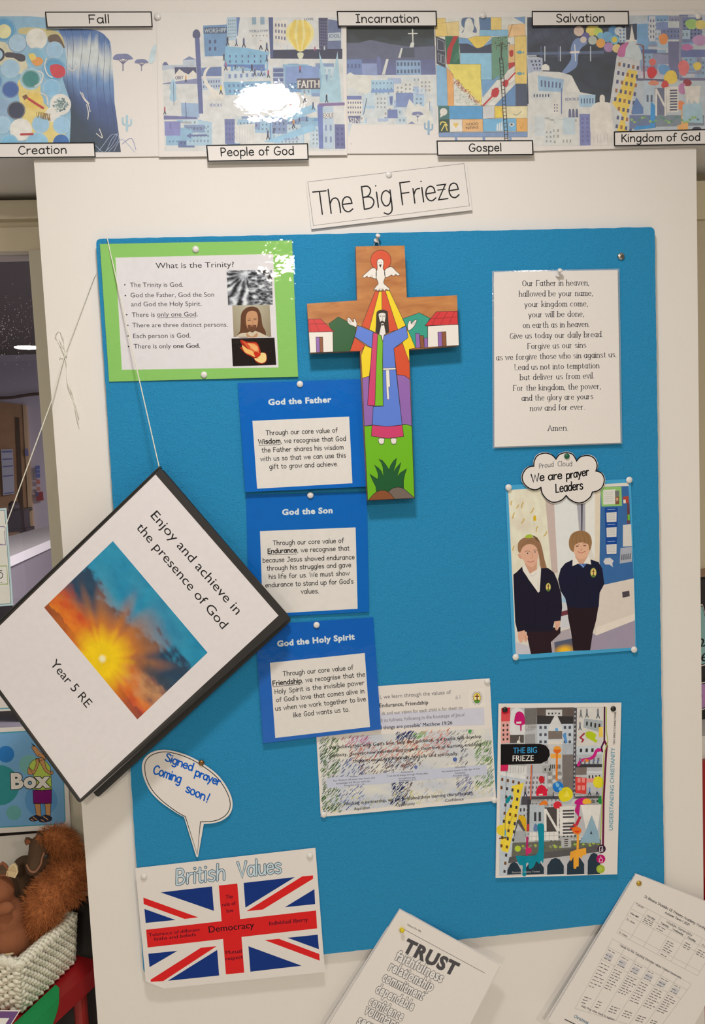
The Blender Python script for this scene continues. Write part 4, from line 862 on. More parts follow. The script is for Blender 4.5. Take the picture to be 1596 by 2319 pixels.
S.poly(b, P4('845,250 905,245 905,370 850,370'), PALE, 1.85); windows(S, b, P4('845,250 905,245 905,370 850,370'), 2, 4, K(110, 130, 170), 1.95)
S.poly(b, P4('52,480 185,505 185,620 330,625 420,650 440,660 510,800 640,825 600,980 600,1265 75,1265'), K(224, 218, 210), 1.5)
city(S, b, 1196, 262, 1312, 330, [K(226, 220, 210), K(200, 212, 216), K(214, 216, 214), K(222, 220, 214)], 31, 14, 1.6, smin=20, smax=44)
blk('55,480 132,478 132,505 55,508', K(206, 208, 210), 1.7, (4, 1), P4, DARK); blk('55,510 182,505 180,620 110,620 60,640', K(180, 186, 204), 1.6, (3, 3), P4, DARK)
S.poly(b, smooth(P4('178,610 180,575 210,556 242,575 245,612'), 4), K(236, 228, 214), 1.7)
blk('145,655 370,690 360,800 150,790', K(160, 190, 212), 1.7, (6, 1), P4, SLATE); blk('88,745 258,740 260,800 90,802', K(116, 124, 166), 1.8); blk('90,802 260,800 260,860 92,860', K(214, 214, 210), 1.8, (6, 1), P4, K(60, 66, 96))
S.poly(b, P4('380,800 440,665 512,800'), K(234, 226, 214), 1.8); blk('385,800 512,798 505,870 390,870', K(132, 148, 194), 1.8)
itext(S, b, 'IDOLS', *P4((385, 875)), *P4((500, 870)), 6.5, K(96, 98, 146), 0.03, 2)
blk('500,825 645,822 640,930 505,930', K(172, 200, 218), 1.75, (5, 1), P4, SLATE); blk('505,930 600,925 600,990 508,990', K(128, 176, 208), 1.8); blk('505,990 602,990 602,1262 510,1265', K(128, 132, 182), 1.8, (2, 6), P4, K(108, 110, 162))
blk('275,890 325,890 325,985 275,985', W_, 1.8, (2, 3), P4, SLATE); S.ribbon(b, P4('350,770 350,985'), 2.4, K(110, 120, 170), 1.9)
for k in range(3): S.poly(b, smooth(P4(f'{410+k*30},1020 {412+k*30},960 {422+k*30},945 {432+k*30},960 {436+k*30},1020'), 3), K(104, 108, 138), 1.9)
S.poly(b, smooth(P4('600,1150 600,960 640,900 705,885 780,900 815,960 815,1150'), 4), K(236, 224, 210), 1.95); S.poly(b, smooth(P4('682,890 682,840 703,822 725,840 725,890'), 3), K(236, 224, 210), 1.95); S.poly(b, P4('605,1150 810,1145 810,1262 605,1265'), K(230, 218, 206), 1.94)
for k in range(6): S.ribbon(b, P4(f'{630+k*30},1170 {632+k*30},1240'), 0.6, K(170, 170, 176), 2)
S.part(b, 'night_city_picture', M_HAZED)
b = MB()
S.poly(b, P4('905,135 1600,128 1600,1140 810,1140 770,900 830,480 905,400'), K(196, 200, 204), 1.6)
city(S, b, 1440, 33, 1600, 110, [K(130, 166, 200), K(120, 130, 170), K(206, 208, 206), K(176, 196, 210), K(150, 150, 176), K(196, 200, 210)], 41, 22, 1.65, DARK)
city(S, b, 1440, 110, 1600, 180, [K(150, 176, 200), K(190, 196, 200), K(206, 190, 200), K(150, 150, 176)], 43, 18, 1.65)
blk('1000,210 1100,205 1105,470 1010,470', K(124, 168, 206), 2.0, None, P4); blk('1110,140 1165,140 1165,360 1110,360', K(210, 208, 210), 2.0, (2, 4), P4, K(92, 98, 130)); blk('1170,195 1275,190 1275,250 1175,260', K(130, 146, 190), 2.05, None, P4); blk('1275,360 1370,360 1370,690 1285,680', K(116, 116, 152), 2.0, None, P4)
blk('1370,140 1400,140 1400,700 1372,700', K(150, 148, 170), 2.0, None, P4); blk('1040,430 1180,430 1180,460 1040,465', K(90, 110, 160), 2.05, None, P4); blk('1385,430 1600,430 1600,495 1385,495', K(110, 120, 170), 2.0, None, P4)
S.poly(b, P4('915,345 940,345 960,215 985,345 1000,345 1000,360 915,360'), W_, 2.1); S.poly(b, P4('910,215 1005,205 1005,345 985,345 962,230 940,345 912,345'), NAVY, 2.05)
S.poly(b, P4('830,490 1030,520 925,1140 810,1140 770,900'), K(214, 210, 206), 2.15)
S.poly(b, P4('930,600 1010,620 975,800 900,1060 925,1140 830,1140 880,1000 790,900 850,800'), K(242, 206, 92), 2.18)
for j in range(8):
    for i in range(5):
        x, y = 845 + i * 40 - j * 9, 540 + j * 76 + i * 8
        if x > 800 - j * 3 + (j > 4) * 20: S.poly(b, P4(f'{x},{y} {x+20},{y+3} {x+16},{y+36} {x-4},{y+32}'), K(84, 86, 122) if (i + j) % 3 else K(170, 110, 70), 2.25)
S.poly(b, smooth(P4('850,480 880,390 960,360 1020,400 1045,520 900,490'), 4, True), K(206, 212, 210), 2.2); S.poly(b, smooth(P4('835,480 860,400 935,365 910,420 895,490'), 4, True), K(206, 110, 160), 2.25)
S.ribbon(b, P4('1060,400 1068,690'), 3.5, K(132, 84, 96), 2.3); S.ribbon(b, smooth(P4('1060,420 1040,390 1000,385')), 2.5, K(150, 90, 90), 2.3)
for x, y, rx, ry, c in ((1235,340,40,50,K(242,150,84)),(1140,540,30,32,K(226,110,100)),(1133,630,42,52,K(220,40,56)),(1240,605,50,45,K(110,160,206)),(1300,670,58,60,K(244,206,84)),(1410,590,48,68,K(236,120,120)),(1530,575,36,36,K(240,206,90)),(1250,735,32,36,K(220,70,70)),(1380,915,40,38,K(242,140,84)),(1150,720,46,22,K(226,140,110)),(1440,720,38,34,K(160,50,70)),(1480,210,55,45,K(170,206,120)),(1560,215,50,40,K(240,214,120)),(1550,350,60,48,K(200,150,190)),(1440,410,50,30,K(206,120,170)),(1400,770,36,50,K(196,130,170))):
    S.poly(b, smooth([P4((x + rx * math.cos(t) * (1 + 0.12 * math.sin(3 * t + x)), y + ry * math.sin(t))) for t in [k * 0.7 for k in range(9)]], 3, True), c, 2.35 + y * 1e-4)
for t, c in (('1000,680 1280,690 1280,710 1000,700', K(104, 98, 128)), ('1375,675 1600,675 1600,700 1375,700', K(120, 116, 150)), ('1060,700 1160,700 1160,1000 1060,1005', K(190, 200, 208)), ('965,930 1000,845 1060,935 1060,990 960,995', K(96, 130, 180)), ('940,1000 1170,1000 1170,1110 940,1120', K(110, 124, 160)), ('1170,1000 1590,1000 1590,1090 1170,1100', K(130, 140, 150)), ('1125,880 1165,920 1160,1110 980,1130 1000,1095 1120,1090', K(50, 150, 210)), ('1355,1090 1450,1060 1450,1130 1360,1135', K(240, 176, 104)), ('1390,940 1410,940 1405,1080 1390,1080', K(240, 176, 104))): S.poly(b, P4(t), c, 2.3)
windows(S, b, P4('1080,800 1150,800 1150,910 1080,910'), 2, 1, K(90, 100, 124), 2.4)
S.poly(b, P4('1160,765 1260,765 1262,1000 1165,1000'), K(112, 116, 140), 2.4)
S.ribbon(b, P4('1172,1000 1172,775'), 4.2, W_, 2.6); S.ribbon(b, P4('1172,775 1250,930'), 4.2, W_, 2.6); S.ribbon(b, P4('1252,765 1252,1000'), 4.2, W_, 2.6)
S.poly(b, P4('1262,755 1365,750 1365,975 1265,980'), W_, 2.5)
for k in range(8): S.poly(b, P4(f'1290,{780+k*24} 1355,{778+k*24} 1355,{792+k*24} 1290,{794+k*24}'), K(90, 94, 116), 2.6)
S.poly(b, P4('1415,750 1560,745 1540,910 1500,870 1480,910 1455,860 1440,910'), W_, 2.5); S.poly(b, P4('1400,910 1565,890 1580,1070 1400,1060'), K(172, 200, 210), 2.45)
for k in range(26):
    S.poly(b, smooth([P4((960 + k * 23 + 14 * math.cos(t), 1040 + 22 * math.sin(k) + 11 * math.sin(t))) for t in (0, 1.5, 3, 4.5)], 3, True), rnd.choice([K(120, 170, 110), K(90, 140, 120), K(110, 140, 150), K(160, 190, 110)]), 2.5)
S.poly(b, smooth(P4('1480,1130 1500,1105 1550,1105 1570,1130'), 4), DARK, 2.5)
S.part(b, 'bright_city_picture', M_HAZED); sD.film()

# word labels on the frieze
def label_card(txt, quad, x0, y0, x1, y1, cap, desc, y=FRY - 0.0032, lift=(0, 0, 0.002)):
    s = Sheet('word_label', desc, 'label', quad, y, lift, 'frieze word labels'); b = MB()
    s.ribbon(b, inset(quad, 0.004, 0.03), 2.6, K(30, 28, 30), 2, closed=True)
    stext(s, b, txt, x0, y0, x1, y1, cap, K(30, 28, 30), 2.5, 3, gap=1.1)
    s.part(b, 'lettering'); s.film(layer=6)
    return s
label_card('Creation', [(-30, 324), (214, 322.5), (216.5, 356), (-30, 358)], 42, 349, 150.5, 347.5, 17.6, 'black bordered white card reading Creation over the paint pots')
label_card('Fall', [(102, 26.5), (343, 26), (345.5, 61.5), (106, 62.5)], 201.5, 52.5, 247.6, 52, 18.4, 'black bordered white card reading Fall over the waterfall')
label_card('People of God', [(467, 328.5), (697, 324.5), (698.5, 362), (470.5, 366)], 500, 353.3, 665.4, 350, 18, 'black bordered white card reading People of God under the balloon sheet', FRY - 0.004, (0, 0, 0.004))
label_card('Incarnation', [(762.5, 25), (988, 24.5), (989, 60), (765, 60)], 806, 51, 948.3, 50.5, 18, 'black bordered white card reading Incarnation over the dark hill')
label_card('Gospel', [(988.5, 318.5), (1206, 317.5), (1207.5, 351), (990, 352.5)], 1062, 343, 1135, 342, 17, 'black bordered white card reading Gospel under the patchwork picture', FRY - 0.004, (0, 0, 0.004))
label_card('Salvation', [(1204, 25), (1423, 24.8), (1424, 57.5), (1204.5, 59.5)], 1259.5, 50, 1368.7, 49.3, 17.7, 'black bordered white card reading Salvation over the dark sky')
label_card('Kingdom of God', [(1390, 298), (1612, 292), (1612, 327.5), (1390.5, 331)], 1407, 321.3, 1584.7, 318.2, 16.7, 'black bordered white card reading Kingdom of God at the right edge')
pin_flat(357, 38, FRY - 0.0022, 'white drawing pin right of the Fall card'); pin_flat(1093, 35, FRY - 0.0012, 'white drawing pin at the top of the patchwork sheet'); pin_flat(1580, 37, FRY - 0.0022, 'white drawing pin at the top right of the multicoloured city sheet')
# ------------------------------------------------------------------ title card
s = Sheet('title_card', 'tilted white title card reading The Big Frieze on the wall above the board', 'sign', [(691.5, 409), (1056.5, 367), (1069, 476), (705, 519)], WALLY - 0.0015, (0, 0.001, 0.003))
b = MB(); s.ribbon(b, [(696.7, 412), (1050.4, 370.3), (1062.7, 466), (709.5, 510.8)], 0.9, K(120, 112, 108), 2, closed=True)
u_ = (-0.128, -0.992)
stext(s, b, 'The', 714.7, 486.5, 800.5, 478.5, 52, INK, 3.0, 3, gap=0.5, up=u_); stext(s, b, 'Big', 822.5, 474.5, 889, 464, 52, INK, 3.0, 3, gap=0.9, up=u_)
stext(s, b, 'Frieze', 909, 464, 1041, 446, 50, INK, 3.0, 3, gap=0.6, up=u_); s.ribbon(b, [(991, 430.5), (1007.5, 428.5)], 2.4, INK, 3)
s.part(b, 'lettering'); s.film(layer=6)
pin_flat(880, 396, WALLY - 0.0022, 'white drawing pin at the top of the title card')

# ------------------------------------------------------------------ green Trinity sheet
T = crop(200, 520, 3.192)
s = Sheet('trinity_sheet', 'green bordered laminated sheet headed What is the Trinity in the upper left of the board', 'poster', [(226, 552.5), (661, 544.5), (675, 853), (247, 864.5)], -0.0016, (0.0015, 0.004, 0), None, solid('green_card', K(146, 200, 104), 0.6, 0.03, 200, spec=0.1))
b = MB(); s.poly(b, [(261.3, 583.5), (618, 575), (630.5, 832), (276, 837.5)], K(232, 222, 220), 1); s.part(b, 'white_page')
b = MB(); tk = K(52, 50, 54)
def tl(t, x0, y0, x1, y1, cap=35, bold=0.0, S=None, Z=None, col=None, lay=3):
    Z = Z or T; a = Z((x0, y0)); c = Z((x1, y1)); itext(S or s, b, t, *a, *c, cap / Z.s, col or tk, bold, lay)
tl('What is the Trinity?', 487, 280, 1053, 271, 42); tl('The Trinity is God.', 302, 416, 685, 413); tl('God the Father, God the Son', 306, 490, 909, 485); tl('and God the Holy Spirit.', 310, 555, 818, 551)
tl('There is', 315, 632, 480, 629.5); tl('only one God.', 497, 629, 791, 627); s.ribbon(b, T('497,638 780,634'), 0.8, tk, 3, cap=False)
tl('There are three distinct persons.', 318, 707, 1008, 702); tl('Each person is God.', 325, 785, 739, 780); tl('There is only', 329, 860, 597, 857); tl('one God.', 614, 857, 807, 854, 35, 0.028)
for k in ('264,399', '268,477', '277,615', '285,692', '287,769', '291,845'): c = T(k)[0]; s.poly(b, ell(*c, 1.7, n=10), tk, 3)
s.part(b, 'lettering')
b = MB(); Q = T('998,297 1325,290 1333,543 1010,548')
def rays(u, v):
    dx, dy = u - 0.42, v - 0.12; a = math.atan2(dy, dx); r = math.hypot(dx, dy)
    t = 0.5 + 0.5 * math.sin(a * 17 + 2 * fbm(u * 4, v * 4)); t = t * min(1, r * 2.2) + max(0, 1 - r * 4.0)
    if u > 0.48: t = 0.5 + 0.9 * fbm(u * 9, v * 14, 2) + (0.1 if 0.3 < v < 0.6 else -0.1)
    g = 40 + 190 * max(0, min(1, t + 0.35 * fbm(u * 7, v * 7, 5))); return K(g, g, g + 4)
s.image(b, Q, rays, 60, 48, 2); s.part(b, 'ray_picture')
b = MB(); Q = T('1040,548 1310,544 1322,775 1050,777')
s.image(b, Q, lambda u, v: mixc(K(196, 186, 160), K(150, 132, 104), abs(u - 0.45) + v * 0.4), 10, 10, 2)
hair, skin = K(104, 66, 44), K(206, 152, 112)
s.poly(b, smooth(T('1100,680 1105,610 1135,570 1180,556 1225,570 1248,620 1258,690 1282,740 1275,772 1240,776 1080,777 1095,735'), 5, True), hair, 2.3)
s.poly(b, smooth(T('1065,776 1100,750 1150,745 1180,730 1230,740 1290,770 1300,775'), 4), K(214, 196, 170), 2.35)
s.poly(b, smooth(T('1138,640 1150,600 1182,586 1215,598 1226,640 1222,690 1205,720 1180,736 1155,718 1142,690'), 5, True), skin, 2.5)
s.poly(b, smooth(T('1150,695 1165,688 1180,694 1200,688 1214,694 1206,728 1184,744 1162,728'), 4, True), K(112, 72, 48), 2.6)
for t in ('1152,656 1172,655', '1195,652 1214,650'): s.ribbon(b, T(t), 1.2, K(70, 46, 36), 2.7)
for t in ('1150,646 1174,644', '1192,642 1216,640'): s.ribbon(b, T(t), 0.8, K(84, 56, 40), 2.7)
s.ribbon(b, smooth(T('1184,655 1190,680 1178,684')), 0.7, K(160, 104, 74), 2.7); s.ribbon(b, T('1170,700 1198,698'), 1.2, K(176, 96, 80), 2.7)
s.poly(b, smooth(T('1145,745 1180,775 1220,745 1215,777 1150,777'), 3, True), K(196, 146, 108), 2.36)
s.part(b, 'portrait_picture')
b = MB(); Q = T('1034,787 1345,781 1358,978 1044,988'); s.poly(b, Q, K(34, 26, 24), 2)
fl = [('1100,795 1150,810 1215,815 1240,860 1250,890 1280,890 1290,925 1285,955 1255,970 1215,960 1190,925 1140,900 1095,850 1130,855 1105,825', K(170, 44, 30)), ('1108,800 1150,820 1210,822 1235,865 1215,905 1175,880 1150,855 1130,830', K(222, 92, 52)),
      ('1110,835 1150,862 1190,880 1205,920 1170,905 1130,885', K(244, 190, 110)), ('1150,820 1205,830 1225,865 1205,880 1170,845', K(240, 160, 96)), ('1215,920 1250,890 1282,900 1284,945 1255,965 1215,950 1200,930 1235,930', K(246, 214, 140)), ('1195,890 1230,880 1245,905 1215,925', K(206, 52, 30))]
for i, (t, c) in enumerate(fl): s.poly(b, smooth(T(t), 4, True), c, 2.2 + i * 0.1)
for k in range(8): s.ribbon(b, T(f'{1165+k*8},{828+k*2} {1175+k*8},{862+k*4}'), 0.6, K(250, 214, 150), 2.9)
s.part(b, 'flame_picture'); s.film([(222, 549), (664, 541), (678, 856), (244, 868)], 8)
pin_flat(443, 565, -0.0042, 'white drawing pin at the top of the green Trinity sheet'); pin_flat(462, 849, -0.0030, 'white drawing pin at the bottom of the green Trinity sheet')

# ------------------------------------------------------------------ three blue cards
def blue_card(label, quad, white, head, lines, y, lift, col):
    s = Sheet('value_card', label, 'card', quad, y, lift, 'blue value cards', solid('blue_card', col, 0.6, 0.05, 60, spec=0.05)); b = MB()
    s.poly(b, white, K(232, 222, 212), 1); s.part(b, 'white_page'); b = MB()
    itext(s, b, head[0], *head[1:], 13.2, K(222, 226, 240), 0.045, 3)
    for t, x0, y0, x1, y1, w in lines: stext(s, b, t, x0, y0, x1, y1, 10.0, INK, w, 3, gap=1.15, space=3.4)
    return s, b
B1 = [('Through our core value of', 602.4, 985.5, 764.3, 979, 1.45), ('Wisdom', 585.2, 1005.2, 634.5, 1003.2, 2.1), (', we recognise that God', 636.5, 1003.4, 783, 998, 1.45), ('the Father shares his wisdom', 593, 1024.5, 777.7, 1017.4, 1.45),
      ('with us so that we can use this', 590, 1044.3, 782.7, 1035.6, 1.45), ('gift to grow and achieve.', 610.2, 1061.7, 765, 1055.3, 1.45)]
s, b = blue_card('blue God the Father card, topmost of the three beside the wooden cross', [(538, 868), (817, 858.2), (828, 1102), (555, 1114.6)], [(571.4, 953.1), (790.5, 943.4), (797.8, 1094.3), (582.1, 1106.7)],
                 ('God the Father', 607.5, 917, 750.6, 910.7), B1, -0.0022, (0.001, 0.003, 0.008), K(14, 104, 190))
s.ribbon(b, [(585.2, 1008.7), (635, 1006.6)], 1.1, INK, 3, cap=False); s.part(b, 'lettering'); s.film(layer=6)
pin_flat(679, 870, -0.0046, 'white drawing pin at the top of the God the Father card')
B2 = [('Through our core value of', 618.2, 1234.8, 778, 1229, 1.45), ('Endurance', 606.2, 1253.4, 671.5, 1250.4, 2.1), (', we recognise that', 673.5, 1250.6, 790.6, 1246.2, 1.45), ('because Jesus showed endurance', 595, 1274, 802.3, 1266.2, 1.45),
      ('through his struggles and gave', 604.2, 1292, 794.6, 1284, 1.45), ('his life for us. We must show', 608.8, 1311, 791, 1302.5, 1.45), ("endurance to stand up for God's", 601, 1330, 799.8, 1321, 1.45), ('values.', 681.7, 1344.4, 721.5, 1343.2, 1.45)]
s, b = blue_card('blue God the Son card, middle of the three and partly behind the binder', [(557, 1120.5), (830.5, 1114.5), (835.7, 1385.7), (563, 1399.5)], [(588.5, 1202.9), (805, 1194.3), (809.7, 1378.7), (595, 1391)],
                 ('God the Son', 638.8, 1166.2, 753.1, 1161.6), B2, -0.0014, (0, 0.001, 0.002), K(12, 104, 186))
s.ribbon(b, [(606.2, 1256.8), (671.5, 1254.4)], 1.1, INK, 3, cap=False); s.part(b, 'lettering'); s.film(layer=6)
pin_flat(702.5, 1121.5, -0.0030, 'white drawing pin at the top of the God the Son card')
B3 = [('Through our core value of', 641.2, 1530.8, 799.6, 1516.3, 1.45), ('Friendship', 617.5, 1552.4, 682.7, 1546.2, 2.1), (', we recognise that the', 684.5, 1545.8, 826.3, 1531.8, 1.45), ('Holy Spirit is the invisible power', 622.2, 1571.5, 824.7, 1550.4, 1.45),
      ("of God's love that comes alive in", 625.6, 1590, 824.7, 1569.5, 1.45), ('us when we work together to live', 623.6, 1609.6, 828, 1587.5, 1.45), ('like God wants us to.', 664.3, 1624.2, 791, 1611, 1.45)]
s, b = blue_card('blue God the Holy Spirit card, lowest of the three, overlapping the vision statement', [(577, 1416.5), (845, 1398), (862.8, 1651.7), (595.7, 1683.8)], [(611, 1501), (825.7, 1478.8), (837.7, 1646.3), (623.2, 1671.3)],
                 ('God the Holy Spirit', 627.8, 1464.2, 803.2, 1447.8), B3, -0.0046, (-0.002, -0.002, 0.004), K(16, 98, 184))
s.ribbon(b, [(617.7, 1555.6), (682.7, 1549)], 1.1, INK, 3, cap=False); s.part(b, 'lettering'); s.film(layer=6)
pin_flat(716.5, 1415, -0.0040, 'white drawing pin at the top of the God the Holy Spirit card')

# ------------------------------------------------------------------ prayer sheet
R = crop(1090, 580, 4.694)
s = Sheet('prayer_sheet', 'white laminated prayer sheet beginning Our Father in heaven at the right of the board', 'poster', R('132,170 1447,147 1478,1983 137,2028'), -0.0022, (0.001, 0.003, 0.003))
b = MB(); pk = K(58, 54, 62)
for t, x0, y0, x1, y1 in (('Our Father in heaven,', 435, 318, 1142, 310), ('hallowed be your name,', 400, 430, 1182, 420), ('your kingdom come,', 458, 540, 1130, 532), ('your will be done,', 500, 650, 1090, 640), ('on earth as in heaven.', 442, 762, 1148, 752),
                          ('Give us today our daily bread.', 303, 878, 1288, 858), ('Forgive us our sins', 490, 985, 1110, 972), ('as we forgive those who sin against us.', 158, 1106, 1433, 1073), ('Lead us not into temptation', 353, 1210, 1250, 1190), ('but deliver us from evil.', 410, 1318, 1195, 1298),
                          ('For the kingdom, the power,', 338, 1432, 1268, 1410), ('and the glory are yours', 428, 1538, 1185, 1518), ('now and for ever.', 518, 1645, 1098, 1630), ('Amen.', 707, 1858, 920, 1853)):
    stext(s, b, t, *R((x0, y0)), *R((x1, y1)), 12.2, pk, 1.65, 3, gap=1.35, space=3.2, serif=True, dot=0.95)
s.part(b, 'lettering')
b = MB(); oq = R('112,158 1466,132 1497,1995 118,2044'); iq = s.q
for i in range(4): s.poly(b, [oq[i], oq[(i + 1) % 4], iq[(i + 1) % 4], iq[i]], None, 0.5)
b.build('laminate_margin', M_FILM_EDGE, s.obj)
pin_push(1262.5, 626, -0.0046, 'white push pin holding the top of the prayer sheet', WPIN, (0.05, 0.75))

# ------------------------------------------------------------------ painted wooden cross
A = crop(660, 510, 3.8); B = crop(760, 820, 6.65)
CQ = A('552,183 972,175 992,622 1423,603 1442,1035 1012,1070') + B('1190,2055 480,2090') + A('590,1080 158,1100 133,675 565,647')
def wood():
    m, nt, b = nmat('varnished_wood'); g = nt.nodes.new('ShaderNodeNewGeometry'); mp = nt.nodes.new('ShaderNodeMapping')
    mp.inputs['Scale'].default_value = (10, 30, 36); mp.inputs['Rotation'].default_value = (0, 0.12, 0)
    n = nt.nodes.new('ShaderNodeTexNoise'); n.inputs['Scale'].default_value = 2.2; n.inputs['Detail'].default_value = 6; n.inputs['Distortion'].default_value = 0.6
    cr = nt.nodes.new('ShaderNodeValToRGB'); e = cr.color_ramp.elements
    e[0].position = 0.3; e[0].color = (*K(172, 100, 46), 1); e[1].position = 0.72; e[1].color = (*K(206, 136, 72), 1)
    nt.links.new(g.outputs['Position'], mp.inputs[0]); nt.links.new(mp.outputs[0], n.inputs['Vector']); nt.links.new(n.outputs['Fac'], cr.inputs[0]); nt.links.new(cr.outputs[0], b.inputs['Base Color'])
    b.inputs['Roughness'].default_value = 0.35; return m
M_WOOD = wood()
s = Sheet('cross', 'wooden cross painted with dove, robed figure and houses, hanging near the board centre', 'cross', [CQ[0], CQ[1], CQ[6], CQ[7]], -0.0262, (0, 0, 0), None, M_WOOD, 0.0145, CQ)
b = MB(); RED, YEL, PUR, BRN = K(218, 74, 36), K(246, 210, 22), K(148, 100, 172), K(140, 78, 44)
GRN, DGR, TEA, BLU_, PNK, WHT, LIM = K(112, 184, 24), K(14, 88, 44), K(30, 154, 130), K(92, 126, 212), K(212, 58, 108), K(240, 228, 216), K(120, 188, 30)
BK = K(36, 22, 22)
def O(P, c, l): s.outlined(b, P, c, l, 1.0)
O(B('430,962 545,950 1003,943 1060,935 1145,965 1186,2052 482,2087'), GRN, 1)
O(B('400,242 505,212 480,650 570,665 545,955 430,965'), PUR, 1.1); O(B('920,190 1030,200 1115,258 1145,962 1060,938 1000,948'), PUR, 1.1)
O(A('608,1316 598,1120 630,1035 690,1058') + B('528,0 505,212 400,242'), YEL, 1.2)
O(A('540,960 632,1035 600,1083 502,1085'), RED, 1.2)
O(A('880,1060 955,1015 1015,1180') + B('1110,0 1115,258 1030,200 920,190 905,60'), RED, 1.2); O(A('1000,900 1066,1055 1012,1068 1014,1180 955,1015'), YEL, 1.25)
O(A('318,850 402,788 490,835 558,872 545,960 502,1085 358,1090 357,920'), DGR, 1.2); O(A('955,805 1100,753 1193,802 1150,865 1172,870 1172,1050 1066,1055 1000,900'), TEA, 1.15)
O(A('148,920 355,915 358,1090 158,1098'), WHT, 1.3); O(A('143,808 250,806 367,916 147,921'), K(214, 40, 48), 1.4); O(A('1170,868 1435,853 1441,1034 1172,1050'), WHT, 1.3); O(A('1147,865 1245,745 1427,738 1432,855'), K(214, 40, 48), 1.4)
for t in ('145,850 310,848', '190,808 240,918', '155,860 170,920', '1195,805 1430,790', '1285,743 1235,800 1210,862', '1345,741 1310,798 1280,858', '1405,739 1378,795 1355,855'): s.ribbon(b, A(t), 0.9, K(120, 16, 24), 1.9)
for t, c in (('210,962 240,962 245,1093 214,1095', PUR), ('240,962 268,962 272,1091 245,1093', BRN), ('1258,920 1292,918 1298,1042 1262,1045', PUR), ('1292,918 1328,916 1332,1040 1298,1042', BRN), ('1067,930 1100,932 1108,1055 1070,1057', PUR), ('1103,948 1135,950 1142,1053 1108,1055', BRN), ('1140,972 1170,968 1172,1051 1142,1053', PUR)): O(A(t), c, 2)
O(ell(*A((768, 302)), 23.2, n=40), RED, 1.2)
O(A('720,566 752,572 668,897 602,868'), RED, 1.3); O(A('752,572 776,568 778,735 735,800 722,925 668,897'), YEL, 1.32); O(A('776,568 806,564 915,900 838,922 825,740 778,730'), RED, 1.34); O(A('806,564 842,562 983,862 915,900'), YEL, 1.36)
O(smooth(A('727,380 695,368 655,400 612,440 628,452 648,440 662,452 680,444 700,456 728,456'), 3, True), WHT, 2); O(smooth(A('803,385 858,358 900,395 932,423 915,434 895,424 880,438 858,428 840,440 806,446'), 3, True), WHT, 2)
O(smooth(A('735,320 742,298 765,289 786,298 793,325 787,370 801,400 804,450 792,495 820,525 845,550 830,560 815,550 800,566 785,553 770,568 755,556 740,567 728,554 705,558 728,525 746,500 730,455 727,410 738,372'), 4, True), WHT, 2.2)
for t in ('752,322', '774,320'): s.poly(b, ell(*A(t)[0], 0.9, n=8), BK, 3)
s.poly(b, A('752,340 776,337 765,367'), BK, 3)
for t in ('770,545 770,566', '785,540 786,552', '755,540 752,556', '650,435 652,445', '690,425 698,455', '860,425 860,432'): s.ribbon(b, A(t), 0.6, BK, 3)
O(smooth(A('562,852 553,880 535,868 505,858 482,835 480,800 497,796 517,818 527,832 535,826 532,806 543,806 553,820'), 4, True), WHT, 2); O(smooth(A('998,862 1004,905 1032,893 1060,862 1077,820 1062,815 1038,838 1028,848 1026,822 1012,824 1003,845'), 4, True), WHT, 2)
for t in ('485,805 510,830', '490,822 515,845', '1060,825 1040,850', '1070,835 1045,862'): s.ribbon(b, A(t), 0.6, BK, 3)
O(A('570,862 730,930 700,928 690,1058 543,960'), BLU_, 2.1); O(A('815,943 985,868 1003,968 880,1060 897,1237 785,1230 785,1005 795,950'), BLU_, 2.1)
O(B('710,115 905,112 1000,948 775,970 550,948 565,668 715,665'), BLU_, 2.15)
s.poly(b, smooth(A('728,935 728,800 732,752 748,734 780,728 812,734 826,752 832,850 836,922 800,935 760,940'), 4, True), BK, 2.3)
O(A('770,860 798,858 812,935 797,945 785,1003 774,975 770,948 752,942'), WHT, 2.4); O(smooth(A('748,775 752,760 780,752 806,758 810,775 806,815 796,850 782,862 768,850 756,815'), 4, True), WHT, 2.5)
for t in ('756,775 772,772', '788,772 803,774'): s.ribbon(b, A(t), 0.8, BK, 3)
s.ribbon(b, smooth(A('780,775 784,812 774,818')), 0.7, BK, 3); s.poly(b, smooth(A('762,835 780,822 800,834 797,848 783,842 768,848'), 3, True), BK, 3); s.poly(b, A('772,850 794,849 783,862'), BK, 3)
for t in ('760,786 770,785', '790,785 800,786'): s.ribbon(b, A(t), 1.2, BK, 3)
O(A('702,925 742,932 738,1000') + B('612,0 590,660 480,648 528,0') , PNK, 2.6); O(A('742,935 752,942 772,950 786,1010') + B('705,0 714,660 590,662 612,0'), LIM, 2.65)
O(B('710,92 905,84 905,112 712,122'), WHT, 2.8)
for t, w in (('772,125 780,400 790,548', 4.4), ('792,125 805,365', 3.6)): s.ribbon(b, B(t), w + 1.4, BK, 2.6); s.ribbon(b, B(t), w, WHT, 2.7)
O(B('548,946 775,970 1000,946 1024,1120 780,1150 536,1115'), PNK, 2.4)
for x in (688, 874): O(smooth(B(f'{x-40},1150 {x-42},1200 {x-22},1236 {x+8},1240 {x+34},1225 {x+42},1190 {x+40},1150'), 3, True), WHT, 2.2); [s.ribbon(b, B(f'{x+d},1222 {x+d},1236'), 0.6, BK, 3) for d in (-18, -4, 10, 22)]
O(B('612,1960 605,1880 560,1790 510,1682 575,1730 635,1765 640,1690 612,1610 580,1547 650,1600 690,1650 718,1722 712,1590 690,1520 648,1462 700,1480 750,1540 803,1620 830,1550 870,1490 917,1446 900,1540 870,1655 915,1590 983,1508 960,1600 925,1725 970,1670 1070,1604 1040,1690 1020,1790 1022,1900 900,1990 700,1990'), DGR, 2)
